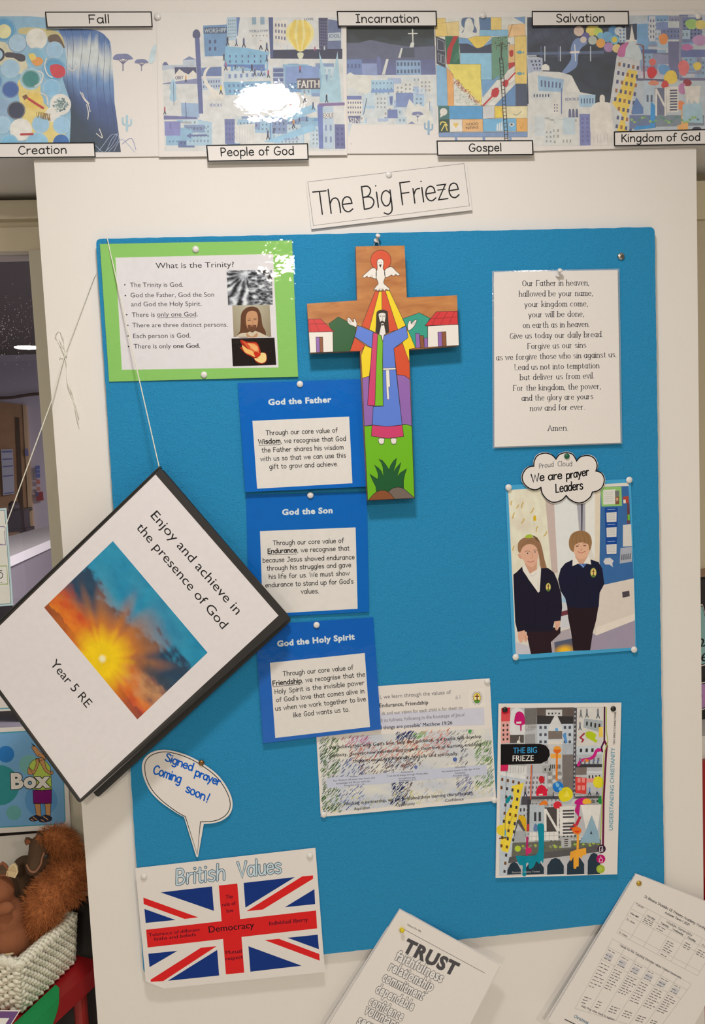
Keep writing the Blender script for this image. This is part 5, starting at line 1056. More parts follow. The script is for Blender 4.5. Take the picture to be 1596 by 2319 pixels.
O(smooth(B('490,2083 560,2000 630,1948 700,1932 770,1945 830,1990 885,2062'), 4), BRN, 3.4); O(smooth(B('790,1958 850,1905 930,1885 1010,1900 1090,1960 1184,2045'), 4) + B('1184,2052 886,2062 830,1992'), K(118, 102, 92), 2.7)
s.part(b, 'painted_picture', M_PAINT)
hk = onY(852, 552, -0.012); b = MB(); lp = [onY(844, 562, -0.018), onY(848, 551, -0.006), onY(852, 546, -0.004), onY(857, 551, -0.006), onY(860, 561, -0.018)]
b.tube(lp, 0.0009, 8); b.build('wire_hanger', M_METAL, s.obj)
pin_push(851, 548, -0.001, 'white push pin above the wooden cross', WPIN, (0.25, 0.75))

# ------------------------------------------------------------------ vision statement
V = crop(700, 1520, 3.627)
VQ = [(710.5, 1564), V((1483, 58)), V((1535, 1065)), V((95, 1198))]
s = Sheet('vision_statement', 'creased vision statement sheet with a sketched school building, half behind the Holy Spirit card', 'poster', VQ, -0.0016, (0, 0.001, 0.001)); b = MB()
Q = V('85,545 1490,470 1515,1030 110,1168')
def sk(u, v): return mixc(K(232, 224, 210), K(206, 206, 212), 0.5 + fbm(u * 5, v * 5, 9))
s.image(b, Q, sk, 40, 20, 1)
zones = [(0, 0, .11, 1, [K(84, 120, 60), K(50, 84, 44), K(110, 140, 80), K(60, 70, 64)], 420), (.13, .0, .30, .12, [K(200, 110, 150), K(180, 90, 130)], 60), (.16, .1, .75, .34, [K(206, 116, 92), K(190, 100, 80), K(222, 150, 130), K(110, 90, 100)], 330), (.6, -.02, .76, .2, [K(226, 140, 116), K(206, 120, 100)], 70),
         (.45, -.02, .56, .1, [K(30, 44, 96), K(50, 64, 110)], 80), (.55, .0, .62, .08, [K(120, 170, 96)], 30), (.76, .0, .9, .22, [K(120, 120, 124), K(150, 150, 152)], 40), (.10, .3, .25, .97, [K(60, 74, 130), K(96, 108, 160), K(120, 134, 180)], 170), (.22, .33, .44, .55, [K(60, 60, 90), K(130, 90, 84), K(90, 96, 130)], 130), (.44, .32, .58, .5, [K(60, 64, 90), K(130, 84, 70)], 90),
         (.4, .62, .48, .98, [K(24, 32, 84), K(40, 50, 100)], 120), (.48, .66, .53, .98, [K(120, 84, 70), K(70, 70, 96)], 40), (.81, .1, .86, .5, [K(110, 112, 124)], 40), (.79, .55, .88, .95, [K(60, 80, 140), K(120, 124, 170), K(110, 90, 110)], 110), (.9, .15, 1, .85, [K(96, 140, 70), K(60, 104, 50), K(130, 160, 90)], 240), (0, .82, 1, 1, [K(200, 206, 222), K(170, 182, 204), K(214, 206, 150), K(200, 190, 110)], 230), (.55, .35, .82, .95, [K(190, 172, 150), K(160, 150, 140)], 60)]
for a0, b0, a1, b1, cs, n in zones:
    for k in range(n):
        u, v = rnd.uniform(a0, a1), rnd.uniform(b0, b1); p = bil(Q, u, v); L = rnd.uniform(3, 7.5)
        s.poly(b, [(p[0] - L * 0.5, p[1] + L * 0.4), (p[0] - L * 0.4, p[1] + L * 0.62), (p[0] + L * 0.5, p[1] - L * 0.4), (p[0] + L * 0.4, p[1] - L * 0.55)], rnd.choice(cs), 1.5 + k * 0.001)
s.poly(b, smooth(V('1180,715 1200,708 1215,722 1205,742 1185,740'), 3, True), K(90, 110, 170), 2); s.poly(b, smooth(V('862,785 875,772 888,790 875,808'), 3, True), K(110, 124, 180), 2); s.poly(b, smooth(V('1305,490 1320,478 1335,488 1325,512 1308,508'), 3, True), K(90, 160, 90), 2)
s.part(b, 'sketch_picture'); b = MB()
s.poly(b, V('143,878 1455,765 1462,850 147,963'), K(206, 206, 220), 2.4); s.poly(b, V('590,352 1435,300 1440,440 590,470'), K(214, 210, 220), 1.2)
s.poly(b, rrect(V('1310,150 1440,135 1447,295 1312,307'), 4), K(240, 228, 216), 2); s.part(b, 'text_panels'); b = MB()
gk, dk = K(120, 114, 118), K(50, 46, 54)
def vl(t, x0, y0, x1, y1, cap, col=dk, bold=0.0): itext(s, b, t, *V((x0, y0)), *V((x1, y1)), cap / 3.627, col, bold, 4)
vl('l, we learn through the values of', 582, 228, 1165, 186, 34, gk); vl('Endurance, Friendship', 578, 298, 977, 271, 34, dk, 0.02); vl('ds and our vision for each child is for them to', 595, 361, 1258, 313, 30, gk); vl("ll its fullness, following in the footsteps of Jesus'", 590, 419, 1280, 369, 30, gk); vl("l things are possible' Matthew 19:26", 592, 478, 1175, 437, 31, dk, 0.02)
for t, q in (("We believe that with God's love, help and guidance, our pupils will develop", (160, 642, 1412, 547)), ('curiosity, discover new interests and grow in their love of learning, enabling', (168, 706, 1412, 610)), ('them to excel academically, socially and spiritually.', (360, 752, 1225, 688)), ('Working in partnership, we aim to embed these learning characteristics:', (282, 1104, 1348, 1010))): vl(t, *q, 29, K(40, 38, 46), 0.02)
for t, q in (('Wisdom', (330, 874, 400, 868)), ("'For Wisdom will enter your heart, and", (197, 907, 537, 881)), ("knowledge will fill you with joy.'", (222, 930, 505, 908)), ('Proverbs 2:10 - 12', (288, 947, 450, 934)), ('Endurance', (757, 838, 853, 830)), ("'I can do all things through Christ who", (638, 869, 975, 845)), ("strengthens me.'", (733, 888, 878, 878)), ('Philippians 4:13', (740, 907, 878, 896)), ('Friendship', (1198, 798, 1285, 790)), ("'An honest answer is the sign of true", (1088, 832, 1402, 806)), ("friendship'", (1198, 846, 1285, 839)), ('Proverbs 24:26', (1182, 868, 1310, 858))): vl(t, *q, 15, K(70, 66, 76), 0.01)
vl('Aspiration', 368, 1142, 498, 1132, 26, dk, 0.01); vl('Opportunity', 715, 1112, 868, 1098, 26, dk, 0.01); vl('Confidence', 1117, 1075, 1268, 1060, 26, dk, 0.01); vl('61', 1202, 232, 1240, 226, 34, K(180, 172, 172))
s.part(b, 'lettering'); b = MB(); c = V((1378, 220))
for k in range(26):
    if k not in (6, 7, 19, 20): a = 2 * math.pi * k / 26; s.poly(b, ell(c[0] + 11.4 * math.cos(a), c[1] + 15 * math.sin(a), 0.9, n=6), K(60, 76, 130), 4)
s.poly(b, ell(c[0], c[1], 9, 12.6), K(70, 80, 110), 4); s.poly(b, ell(c[0], c[1], 8.2, 11.8), K(246, 210, 80), 4.2); s.poly(b, ell(c[0], c[1], 5.2, 8.5), K(250, 236, 180), 4.3)
s.poly(b, smooth([(c[0] - 7, c[1] + 6), (c[0], c[1] + 3.5), (c[0] + 7, c[1] + 6), (c[0] + 4, c[1] + 10.5), (c[0], c[1] + 11.6), (c[0] - 4, c[1] + 10.5)], 3, True), K(96, 150, 60), 4.4)
s.ribbon(b, [(c[0], c[1] - 7.5), (c[0] + 0.3, c[1] + 5.5)], 2.6, K(120, 66, 30), 4.5); s.ribbon(b, [(c[0] - 3.8, c[1] - 3.6), (c[0] + 3.8, c[1] - 3.8)], 2.2, K(120, 66, 30), 4.5)
s.part(b, 'school_crest')
pin_flat(1103, 1543, -0.0032, 'white drawing pin at the top right of the vision statement'); pin_flat(733, 1844.5, -0.0032, 'white drawing pin at the bottom left of the vision statement'); pin_flat(1119, 1812, -0.0032, 'white drawing pin at the bottom right of the vision statement')
# ------------------------------------------------------------------ photograph of two children
H = crop(1120, 1010, 4.638)
s = Sheet('photo_mount', 'photograph of two children in navy school jumpers on light blue card', 'photo', H('110,412 1430,345 1490,2145 190,2247'), -0.0016, (0, 0.001, 0.001), None, solid('light_blue_card', K(62, 162, 206), 0.7, 0.04, 200), 0.0006)
b = MB(); pq = H('140,462 1405,385 1475,2115 222,2190'); s.poly(b, pq, K(228, 218, 204), 1); s.part(b, 'print_border'); b = MB()
def ph(t, c, l, sm=0): P = H(t); s.poly(b, smooth(P, 4, True) if sm else P, c, l)
s.image(b, H('145,465 545,445 595,1330 190,1350'), lambda u, v: mixc(K(238, 230, 204), K(226, 212, 188), 0.5 + fbm(u * 5, v * 6, 7)), 16, 24, 1.2)
for x, y, r in ((250, 750, 60), (345, 640, 62), (490, 890, 55), (210, 610, 40), (240, 1090, 50)):
    c = H((x, y)); s.ribbon(b, ell(c[0], c[1], r / 4.638, r * 1.15 / 4.638, 20), 0.8, K(236, 222, 180), 1.6, closed=True)
    for a0 in (0.2, 3.0): s.ribbon(b, [(c[0] + r / 4.638 * math.cos(a0 + k * 0.22), c[1] + r * 1.15 / 4.638 * math.sin(a0 + k * 0.22)) for k in range(5)], 2.0, K(206, 162, 60), 1.7)
ph('405,735 432,730 436,785 405,788', K(222, 180, 40), 1.7); ph('530,560 620,560 662,1330 600,1335', K(206, 182, 172), 1.4); ph('620,450 860,430 890,1200 655,1340', K(232, 228, 222), 1.3)
ph('860,600 950,600 950,900 890,900', K(176, 170, 176), 1.5); ph('905,600 925,600 920,900 908,900', K(86, 82, 92), 1.6); ph('952,420 1052,410 1052,1200 952,900', K(238, 232, 222), 1.4); ph('1052,400 1112,410 1105,1230 1050,1190', K(232, 214, 190), 1.4)
ph('1112,430 1405,420 1460,1390 1150,1457 1100,1220', K(62, 108, 162), 1.5); ph('1112,430 1330,428 1336,630 1122,636', K(150, 196, 112), 1.6); ph('1138,460 1268,455 1270,610 1140,615', K(226, 220, 206), 1.7)
for k in range(5): s.ribbon(b, H(f'1150,{490+k*22} 1240,{488+k*22}'), 0.7, K(180, 176, 172), 1.8)
ph('1262,470 1308,470 1308,525 1264,528', K(120, 116, 116), 1.75); ph('1264,530 1308,528 1308,612 1266,614', K(130, 90, 66), 1.75); ph('1274,545 1296,545 1294,575 1276,575', K(206, 160, 130), 1.8, 1)
ph('1345,535 1405,525 1408,600 1350,605', K(180, 74, 60), 1.75); ph('1350,565 1375,562 1376,600 1352,602', W_, 1.8); ph('1390,600 1415,598 1420,815 1388,815', K(110, 70, 80), 1.75); ph('1395,720 1418,718 1418,780 1396,782', K(110, 180, 60), 1.8)
ph('1155,650 1292,645 1280,1140 1168,1150', K(30, 74, 150), 1.6)
for y in (700, 858, 1036):
    ph(f'1172,{y} 1280,{y-6} 1278,{y+95} 1176,{y+100}', K(222, 214, 206), 1.7)
    for k in range(4): s.ribbon(b, H(f'1185,{y+16+k*20} 1262,{y+12+k*20}'), 0.7, K(170, 170, 176), 1.8)
    s.ribbon(b, H(f'1185,{y-32} 1262,{y-36}'), 1.3, K(170, 190, 224), 1.8)
ph('1140,1215 1160,1180 1210,1172 1248,1205 1235,1235 1240,1272 1205,1245 1160,1245', K(214, 206, 206), 1.7, 0); ph('1346,830 1432,820 1440,1052 1345,1056', K(220, 210, 200), 1.7); ph('1320,1072 1440,1058 1442,1215 1312,1235', K(176, 176, 184), 1.7)
for k in range(5): ph(f'{1325+k*22},{1200-k*3} {1330+k*22},{1140-k*3} {1342+k*22},{1138-k*3} {1340+k*22},{1198-k*3}', K(110, 112, 124), 1.8)
ph('1150,1457 1460,1390 1472,1780 1065,1985 1030,1900 1100,1540', K(226, 210, 196), 1.5); ph('1066,1905 1470,1760 1472,1830 1066,1988', K(238, 222, 206), 1.6); ph('1066,1990 1472,1832 1475,2115 1000,2145 1020,1960', K(166, 152, 168), 1.55)
ph('1338,1532 1412,1520 1418,1578 1342,1594', K(84, 76, 80), 1.7); ph('690,1500 770,1560 800,1900 690,1920', K(214, 210, 212), 1.4); ph('700,1740 770,1720 775,1770 690,1790', K(120, 60, 70), 1.5); ph('715,1560 760,1650 700,1640', K(170, 200, 220), 1.5)
ph('222,2060 360,2100 380,2185 225,2190', K(206, 200, 206), 1.3); ph('595,2050 606,1985 660,1955 790,1915 825,2150 600,2170', K(182, 168, 172), 1.6)
s.image(b, H('625,2062 815,2020 832,2150 632,2166'), lambda u, v: mixc(mixc(K(84, 96, 120), K(120, 96, 84), v), K(250, 190, 50), 1.4 - 2.4 * math.hypot(u - 0.5, v - 0.9)), 16, 12, 1.7)
s.part(b, 'room_in_photo')
b = MB(); SK1, SK2, HR, HR2, NV, TR = K(230, 176, 148), K(232, 180, 148), K(158, 116, 84), K(158, 118, 78), K(34, 30, 46), K(48, 32, 38)
ph('330,1930 690,1900 690,1965 590,2060 602,2170 380,2186 340,2000', TR, 2); ph('760,1680 1092,1668 1065,1830 1030,1960 1002,2145 825,2152 800,1950 770,1800', K(44, 30, 36), 2)
ph('430,955 475,1005 500,1090 522,1190 548,1290 530,1320 505,1285 478,1280 470,1200 455,1100', HR, 2, 1)
ph('195,1352 235,1320 292,1262 350,1395 458,1542 486,1285 560,1282 622,1330 662,1420 700,1560 708,1700 690,1850 625,1850 602,1948 480,1952 400,1950 240,1955 215,1850', NV, 2.2)
ph('312,1190 445,1190 442,1300 400,1335 365,1340 322,1290', mixc(SK1, K(190, 130, 100), 0.4), 2.3); ph('288,1268 318,1245 368,1342 440,1300 478,1255 486,1300 472,1528 456,1542 352,1392 296,1310', K(238, 228, 214), 2.4)
s.ribbon(b, H('370,1348 400,1370 440,1330'), 0.8, K(190, 176, 164), 2.6); s.ribbon(b, H('455,1380 452,1530'), 0.6, K(200, 188, 176), 2.6)
ph('256,1080 270,1040 310,1015 370,1008 420,1022 454,1060 460,1110 450,1190 420,1250 388,1272 345,1252 300,1200 262,1130', SK1, 2.5, 1); ph('243,1150 255,1130 275,1145 285,1180 268,1185', mixc(SK1, K(190, 120, 90), 0.3), 2.45, 1)
ph('243,1090 246,1020 285,975 345,955 408,962 450,1005 472,1080 470,1150 456,1120 440,1072 400,1036 340,1034 296,1062 272,1110 258,1122', HR, 2.7, 1); ph('318,960 335,935 375,928 398,945 385,965 340,968', K(170, 190, 60), 2.8, 1); ph('395,940 440,960 468,1010 440,990', K(110, 84, 60), 2.75, 1)
for x, y in ((345, 1127), (422, 1113)): c = H((x, y)); s.poly(b, ell(c[0], c[1], 3.8, 1.3, 12), K(226, 204, 190), 3); s.poly(b, ell(c[0], c[1], 1.9, 1.3, 10), K(70, 54, 48), 3.1)
for t in ('318,1112 345,1102 370,1112', '400,1098 425,1090 448,1098'): s.ribbon(b, smooth(H(t)), 0.9, K(130, 92, 70), 3)
s.ribbon(b, smooth(H('388,1115 396,1165 372,1175')), 0.8, K(196, 136, 108), 3); [s.ribbon(b, smooth(H(t)), 0.7, K(126, 92, 66), 2.9) for t in ('280,1060 330,1000 390,990', '300,1050 350,1010 420,1010', '430,1010 462,1050 470,1110', '480,1020 500,1120 520,1220', '470,1100 490,1200 520,1280')]; s.ribbon(b, smooth(H('345,1212 375,1220 410,1208')), 1.6, K(196, 110, 100), 3)
ph('245,1952 312,1935 350,2005 335,2055 320,2062 298,2030 290,2065 262,2062 242,2010', SK1, 2.4); ph('625,1842 690,1835 686,1890 655,1940 640,1932 628,1890', SK1, 2.4); s.ribbon(b, H('318,1985 332,2040'), 0.7, K(180, 120, 96), 2.6); s.ribbon(b, H('655,1870 648,1925'), 0.7, K(180, 120, 96), 2.6)
ph('740,1232 815,1195 880,1240 925,1275 960,1235 1000,1190 1090,1220 1130,1290 1150,1450 1102,1540 1092,1690 930,1705 762,1692 740,1600 690,1520 665,1400 692,1290', K(32, 32, 54), 2.3, 0)
ph('845,1140 975,1140 978,1210 912,1250 848,1220', mixc(SK2, K(190, 130, 100), 0.35), 2.4); ph('835,1150 885,1232 815,1262 818,1195', K(240, 230, 216), 2.6); ph('982,1150 1002,1180 1012,1246 935,1228', K(240, 230, 216), 2.6); ph('880,1238 965,1238 928,1282', K(70, 110, 176), 2.5); s.ribbon(b, H('905,1242 935,1272'), 1.2, K(190, 200, 214), 2.55)
ph('818,1020 850,985 905,975 975,995 1004,1030 998,1100 968,1158 912,1188 858,1165 828,1105', SK2, 2.7, 1)
ph('782,1060 780,990 808,925 870,892 945,895 1000,935 1020,1010 1006,1085 990,1090 978,1030 900,1012 842,1040 828,1110 800,1095', HR2, 2.9, 1)
for x in (820, 860, 900, 945, 985): s.ribbon(b, smooth(H(f'{890+(x-900)*0.3},905 {x-5},960 {x},1015')), 0.7, K(126, 92, 62), 3)
for x, y in ((866, 1052), (944, 1046)): c = H((x, y)); s.poly(b, ell(c[0], c[1], 3.6, 1.4, 12), K(120, 84, 70), 3.1)
for t in ('840,1035 866,1026 890,1036', '920,1030 946,1022 970,1030'): s.ribbon(b, smooth(H(t)), 0.8, K(150, 110, 80), 3.1)
s.ribbon(b, smooth(H('905,1050 912,1085 896,1092 920,1092')), 0.8, K(200, 140, 110), 3.1); s.ribbon(b, smooth(H('875,1110 910,1124 950,1106')), 1.5, K(190, 100, 90), 3.1)
for x, y, rx, ry in ((562, 1482, 28, 46), (1036, 1330, 34, 52)):
    c = H((x, y)); k = 1 / 4.638; s.poly(b, ell(c[0], c[1], rx * k, ry * k), K(100, 120, 60), 3); s.poly(b, ell(c[0], c[1], rx * k * 0.86, ry * k * 0.86), K(238, 206, 120), 3.1)
    s.ribbon(b, [(c[0], c[1] - ry * k * 0.6), (c[0], c[1] + ry * k * 0.6)], 1.8, K(96, 54, 30), 3.2); s.ribbon(b, [(c[0] - rx * k * 0.5, c[1] - ry * k * 0.25), (c[0] + rx * k * 0.5, c[1] - ry * k * 0.25)], 1.5, K(96, 54, 30), 3.2); s.poly(b, ell(c[0], c[1] + ry * k * 0.65, rx * k * 0.55, ry * k * 0.22), K(90, 140, 60), 3.15)
for t in ('420,1560 430,1850', '560,1620 540,1800', '860,1400 850,1600', '1000,1500 990,1650', '690,1420 720,1520', '1108,1400 1095,1540'): s.ribbon(b, smooth(H(t)), 0.8, K(24, 22, 32), 2.9)
s.part(b, 'children_in_photo')
for x, y, t in ((1151, 1104, 'top left'), (1424, 1087, 'top right'), (1435, 1471, 'bottom right'), (1167, 1488, 'bottom left')): pin_flat(x, y, -0.0036, f'white drawing pin at the {t} corner of the photograph', r=0.0056)

# ------------------------------------------------------------------ cloud note
bumps = ['410,212 415,160 450,100 530,75 600,95 643,138', '643,138 680,90 750,70 820,90 860,158', '860,158 900,115 980,100 1045,130 1075,200 1062,262', '1062,262 1120,285 1150,350 1130,430 1080,470 1025,485', '1025,485 1000,540 930,590 860,596 790,562 750,520', '750,520 700,570 620,592 550,562 500,500 485,435', '485,435 430,460 360,442 305,390 288,320 320,250 365,218 410,212']
cl_ = []
for t in bumps: cl_ += smooth(H(t), 5)[:-1]
s = Sheet('cloud_note', 'white cloud shaped note reading We are prayer leaders above the photograph', 'note', H('290,70 1150,70 1150,600 290,600'), -0.0058, (0, 0, -0.0012), None, None, 0.0004, [(1274 + (x - 1274) * 1.025, 1082 + (y - 1082) * 1.04) for x, y in cl_])
b = MB(); s.ribbon(b, cl_, 2.6, K(24, 22, 24), 2, closed=True); s.up = (-0.03, -1)
stext(s, b, 'Proud', *H((467, 236)), *H((618, 214)), 10.5, K(70, 66, 70), 1.1, 3, gap=1.3); stext(s, b, 'Cloud', *H((662, 212)), *H((812, 212)), 11, K(70, 66, 70), 1.1, 3, gap=1.0)
for t, q, c in (('We', (385, 380, 520, 362), 17.5), ('are', (562, 358, 706, 342), 16.5), ('prayer', (752, 345, 985, 305), 16.5), ('Leaders', (640, 488, 925, 452), 18.5)): stext(s, b, t, *H(q[:2]), *H(q[2:]), c, K(22, 20, 24), 2.7, 3, gap=0.8)
s.part(b, 'lettering'); pin_flat(1283, 1033, -0.0064, 'dark green drawing pin at the top of the cloud note', solid('green_plastic', K(16, 96, 62), 0.3), r=0.0046)

# ------------------------------------------------------------------ booklet cover
J = crop(1110, 1570, 4.9875)
s = Sheet('booklet', 'colourful city illustrated booklet with a black title tag, pinned at the lower right', 'booklet', J('93,120 1480,108 1433,2045 60,2086'), -0.0034, (0.001, 0.002, 0.002), None, None, 0.0022)
b = MB()
def bk(t, c, l=1.5, win=None, wc=None): blk(t, c, l, win, J, wc)
S = s; G1, G2, G3, G4, CH = K(196, 194, 194), K(160, 156, 154), K(120, 114, 110), K(92, 84, 80), K(62, 58, 58)
bk('125,165 1272,155 1250,2035 100,2060', G1, 1)
city(s, b, 1135, 1602, 1365, 1975, [G1, G2, K(210, 206, 202), K(176, 174, 172)], 77, 60, 1.02, CH, 16, 46)
bk('125,165 225,160 222,315 122,315', K(222, 40, 62), 1.7); bk('122,235 222,225 222,315 122,318', K(228, 80, 84), 1.72); bk('120,318 222,315 222,560 120,570', K(236, 170, 160), 1.7, (2, 4), CH)
ph_ = lambda t, c, l, sm=1: s.poly(b, smooth(J(t), 4, True) if sm else J(t), c, l)
ph_('228,470 228,240 250,185 300,162 350,185 382,240 382,470', K(226, 222, 220), 1.7); ph_('278,350 278,260 300,215 332,205 364,222 384,260 384,352', K(204, 30, 110), 1.8); bk('335,350 356,350 352,425 338,425', K(190, 40, 110), 1.82); bk('292,322 350,318 350,342 294,345', W_, 1.85)
bk('385,170 525,165 525,350 388,355', G3, 1.7); bk('525,165 945,160 940,345 528,350', K(104, 92, 86), 1.7); bk('528,250 940,262 940,350 528,352', CH, 1.72); bk('222,470 378,468 378,560 222,562', G4, 1.75); bk('390,465 505,460 508,570 392,572', G2, 1.74)
ph_('300,565 298,545 320,525 325,485 336,488 330,530 342,565', W_, 1.9, 0)
bk('525,350 940,345 938,570 530,575', K(206, 210, 216), 1.75); windows(s, b, J('540,345 650,345 650,590 540,590'), 2, 3, K(84, 84, 96), 1.85, .5, .4); windows(s, b, J('815,345 925,345 925,590 815,590'), 2, 3, K(84, 84, 96), 1.85, .5, .4)
bk('742,225 800,345 815,425 655,425 665,365', K(220, 216, 212), 1.9); bk('655,425 812,425 812,515 655,520', K(132, 118, 110), 1.92); ph_('655,515 690,540 730,525 770,542 812,515 812,600 700,600 655,590', K(226, 216, 206), 1.91, 0)
bk('815,470 850,440 872,560 850,570', K(96, 150, 206), 2); bk('735,395 760,390 770,425 730,425', K(110, 170, 220), 2)
s.part(b, 'upper_scene', M_WATER); b = MB()
bk('945,165 978,165 970,590 955,1170 930,1170', K(84, 80, 86), 1.8); [bk(f'{952-k*0.6},{200+k*48} {964-k*0.6},{200+k*48} {962-k*0.6},{222+k*48} {950-k*0.6},{222+k*48}', G1, 1.9) for k in range(20)]
bk('978,165 1270,160 1270,590 975,600', K(222, 214, 206), 1.5); bk('1060,285 1270,310 1265,450 1050,385', K(176, 180, 182), 1.6, (4, 1), CH)
for x, y, h in ((1022, 270, 90), (1090, 270, 100), (1215, 280, 110), (1012, 415, 95)): figure(s, b, *J((x, y)), h / 4.9875, K(130, 134, 142), 2, K(96, 98, 106))
bk('1225,380 1270,380 1270,495 1225,495', K(244, 206, 92), 1.8); ph_('1075,455 1105,430 1160,440 1195,470 1185,510 1210,540 1190,555 1150,535 1090,500', K(190, 206, 40), 1.9); s.ribbon(b, J('1060,455 1015,500 1050,525 1035,550'), 3.4, K(170, 40, 60), 2)
bk('975,600 1270,590 1265,690 972,695', K(206, 212, 216), 1.6, (4, 1), CH); bk('970,705 1265,700 1262,800 968,805', K(190, 192, 196), 1.6, (5, 1), G3); s.ribbon(b, smooth(J('995,810 1030,760 1110,745 1170,710 1200,650 1250,640')), 7, K(210, 40, 130), 2); ph_('1050,760 1075,740 1108,755 1100,775 1060,778', K(244, 140, 50), 2.1)
bk('965,800 1262,800 1262,835 962,838', K(64, 60, 64), 1.8); bk('965,838 1090,835 1085,920 962,925', K(130, 116, 110), 1.85); bk('1090,880 1262,880 1258,920 1090,922', K(222, 222, 222), 1.9)
bk('810,700 945,690 930,1165 820,1160', K(128, 118, 114), 1.6); bk('812,570 945,575 942,690 812,690', K(186, 190, 196), 1.62); bk('655,575 812,575 812,800 655,800', K(206, 202, 200), 1.6)
ph_('712,640 725,605 750,595 785,605 800,640 785,670 752,682 722,668', K(244, 160, 60), 2); bk('710,635 800,635 785,670 752,682 722,668', K(236, 110, 40), 2.1); s.ribbon(b, J('752,680 748,980'), 4.4, K(240, 130, 40), 2.05); bk('680,680 800,690 800,735 680,735', K(244, 176, 80), 1.9)
for k in range(6): bk(f'{675+k*21},805 {685+k*21},805 {685+k*21},850 {675+k*21},852', CH, 1.9)
for j in range(4):
    for i in range(3): ph_(f'{645+i*55},{905+j*45} {672+i*55},{882+j*45} {700+i*55},{905+j*45} {672+i*55},{925+j*45}', K(214, 210, 206) if (i + j) % 2 else K(150, 144, 140), 1.9)
s.part(b, 'right_scene', M_WATER); b = MB()
bk('117,808 205,806 195,878 115,880', K(216, 40, 90), 1.7); bk('205,812 415,820 410,930 300,925 200,890', K(224, 220, 216), 1.7); [s.ribbon(b, J(f'{230+k*30},820 {225+k*30},900'), 0.7, G2, 1.8) for k in range(6)]
bk('113,880 400,935 395,975 113,925', K(230, 226, 222), 1.75); bk('113,925 395,975 385,1020 110,990', K(196, 200, 206), 1.74)
bk('395,905 640,905 640,1165 340,1170 370,1030', K(206, 200, 204), 1.65, (6, 4), G3); s.ribbon(b, J('463,812 455,1190'), 2.6, K(226, 100, 50), 2); s.ribbon(b, J('475,812 468,1190'), 1.2, K(96, 96, 130), 2)
ph_('518,1160 520,1090 545,1045 580,1032 615,1050 640,1090 640,1160', K(222, 36, 64), 2, 0); bk('612,1080 648,1078 648,1105 614,1108', K(222, 36, 64), 2); ph_('545,970 570,930 605,950 612,990 575,1020', K(206, 44, 56), 2); bk('548,1138 592,1136 592,1152 548,1153', W_, 2.1)
figure(s, b, *J((395, 1165)), 22, G3, 2.1); figure(s, b, *J((712, 1185)), 15, G3, 2.2); figure(s, b, *J((1205, 1150)), 18, G1, 2.2); figure(s, b, *J((1120, 1150)), 18, K(120, 150, 210), 2.2)
bk('345,1165 950,1160 950,1195 340,1200', K(84, 80, 84), 1.7); bk('955,1165 1255,1160 1255,1185 955,1190', K(84, 80, 84), 1.7)
s.poly(b, ell(*J((765, 1058)), 12.3), K(40, 124, 206), 2.2); ph_('735,1010 770,1020 780,1050 750,1060', K(130, 190, 226), 2.3); ph_('770,1075 800,1060 810,1090 785,1100', K(130, 190, 226), 2.3)
s.poly(b, ell(*J((860, 1165)), 16.5, 18), K(180, 186, 190), 2.15); ph_('770,1140 800,1080 870,1060 920,1100 930,1160 890,1210 820,1225 780,1190', K(236, 214, 40), 2.25); ph_('820,1170 865,1090 895,1170', K(248, 226, 80), 2.3, 0)
bk('960,945 1088,955 1082,1140 962,1125', K(226, 70, 66), 1.9); [bk(f'{985+i*48},{955+j*85} {1020+i*48},{957+j*85} {1018+i*48},{1010+j*85} {985+i*48},{1008+j*85}', K(240, 150, 140), 2) for i in (0, 1) for j in (0, 1)]; bk('1090,965 1200,950 1200,1000 1090,1010', K(236, 150, 140), 1.88)
bk('1088,905 1262,900 1260,980 1090,985', K(206, 204, 204), 1.8, (4, 1), CH); s.poly(b, ell(*J((1220, 1005)), 12, 13.5), K(234, 216, 50), 2); ph_('955,1250 970,1205 1040,1180 1110,1190 1100,1240 1040,1260', K(206, 30, 130), 2); ph_('1040,1230 1060,1195 1110,1190 1140,1220 1130,1245 1060,1250', K(244, 180, 60), 2.1); bk('1130,1245 1150,1190 1190,1240', G3, 2.05); ph_('1215,1230 1225,1180 1250,1160 1255,1250', K(40, 140, 70), 2)
for k in range(5): figure(s, b, *J((1020 + k * 48, 800)), 12, rnd.choice([G3, K(110, 130, 180)]), 2.2)
s.part(b, 'middle_scene', M_WATER); b = MB()
bk('112,925 390,985 230,1830 190,2060 100,2060', K(200, 206, 212), 1.9)
bk('235,1050 380,1010 340,1180 300,1420 200,1800 130,1780 112,1700 150,1420 215,1300 270,1180', K(246, 214, 70), 1.95)
for j in range(12):
    for i in range(5):
        x, y = 125 + i * 62 - j * 9, 955 + j * 92 + i * 13
        if x > 108 and x < 372 - j * 17: bk(f'{x},{y} {x+24},{y+3} {x+21},{y+38} {x-3},{y+34}', K(70, 66, 72) if (i * j) % 4 else K(120, 76, 40), 2.1)
s.poly(b, smooth(J('172,1240 180,1190 235,1150 225,1200 200,1240'), 4, True), K(20, 140, 150), 2.15); s.poly(b, ell(*J((125, 1545)), 11, 12), K(240, 210, 60), 2.12); s.ribbon(b, J('105,1640 195,1628'), 3, K(120, 70, 30), 2.2); figure(s, b, *J((170, 1625)), 18, K(110, 190, 220), 2.2, K(110, 190, 220)); s.ribbon(b, J('180,880 165,1600'), 0.8, G4, 2.2); s.ribbon(b, J('250,1385 190,1560'), 0.7, G4, 2.2)
bk('350,1200 420,1200 420,1260 350,1260', K(84, 80, 86), 1.8); bk('320,1265 408,1262 405,1440 315,1450', K(196, 200, 206), 1.8, (2, 2), CH); bk('445,1255 610,1250 605,1560 440,1570', K(190, 196, 200), 1.85, None); windows(s, b, J('480,1340 585,1335 585,1450 480,1450'), 2, 1, K(70, 70, 76), 2, .5, .9)
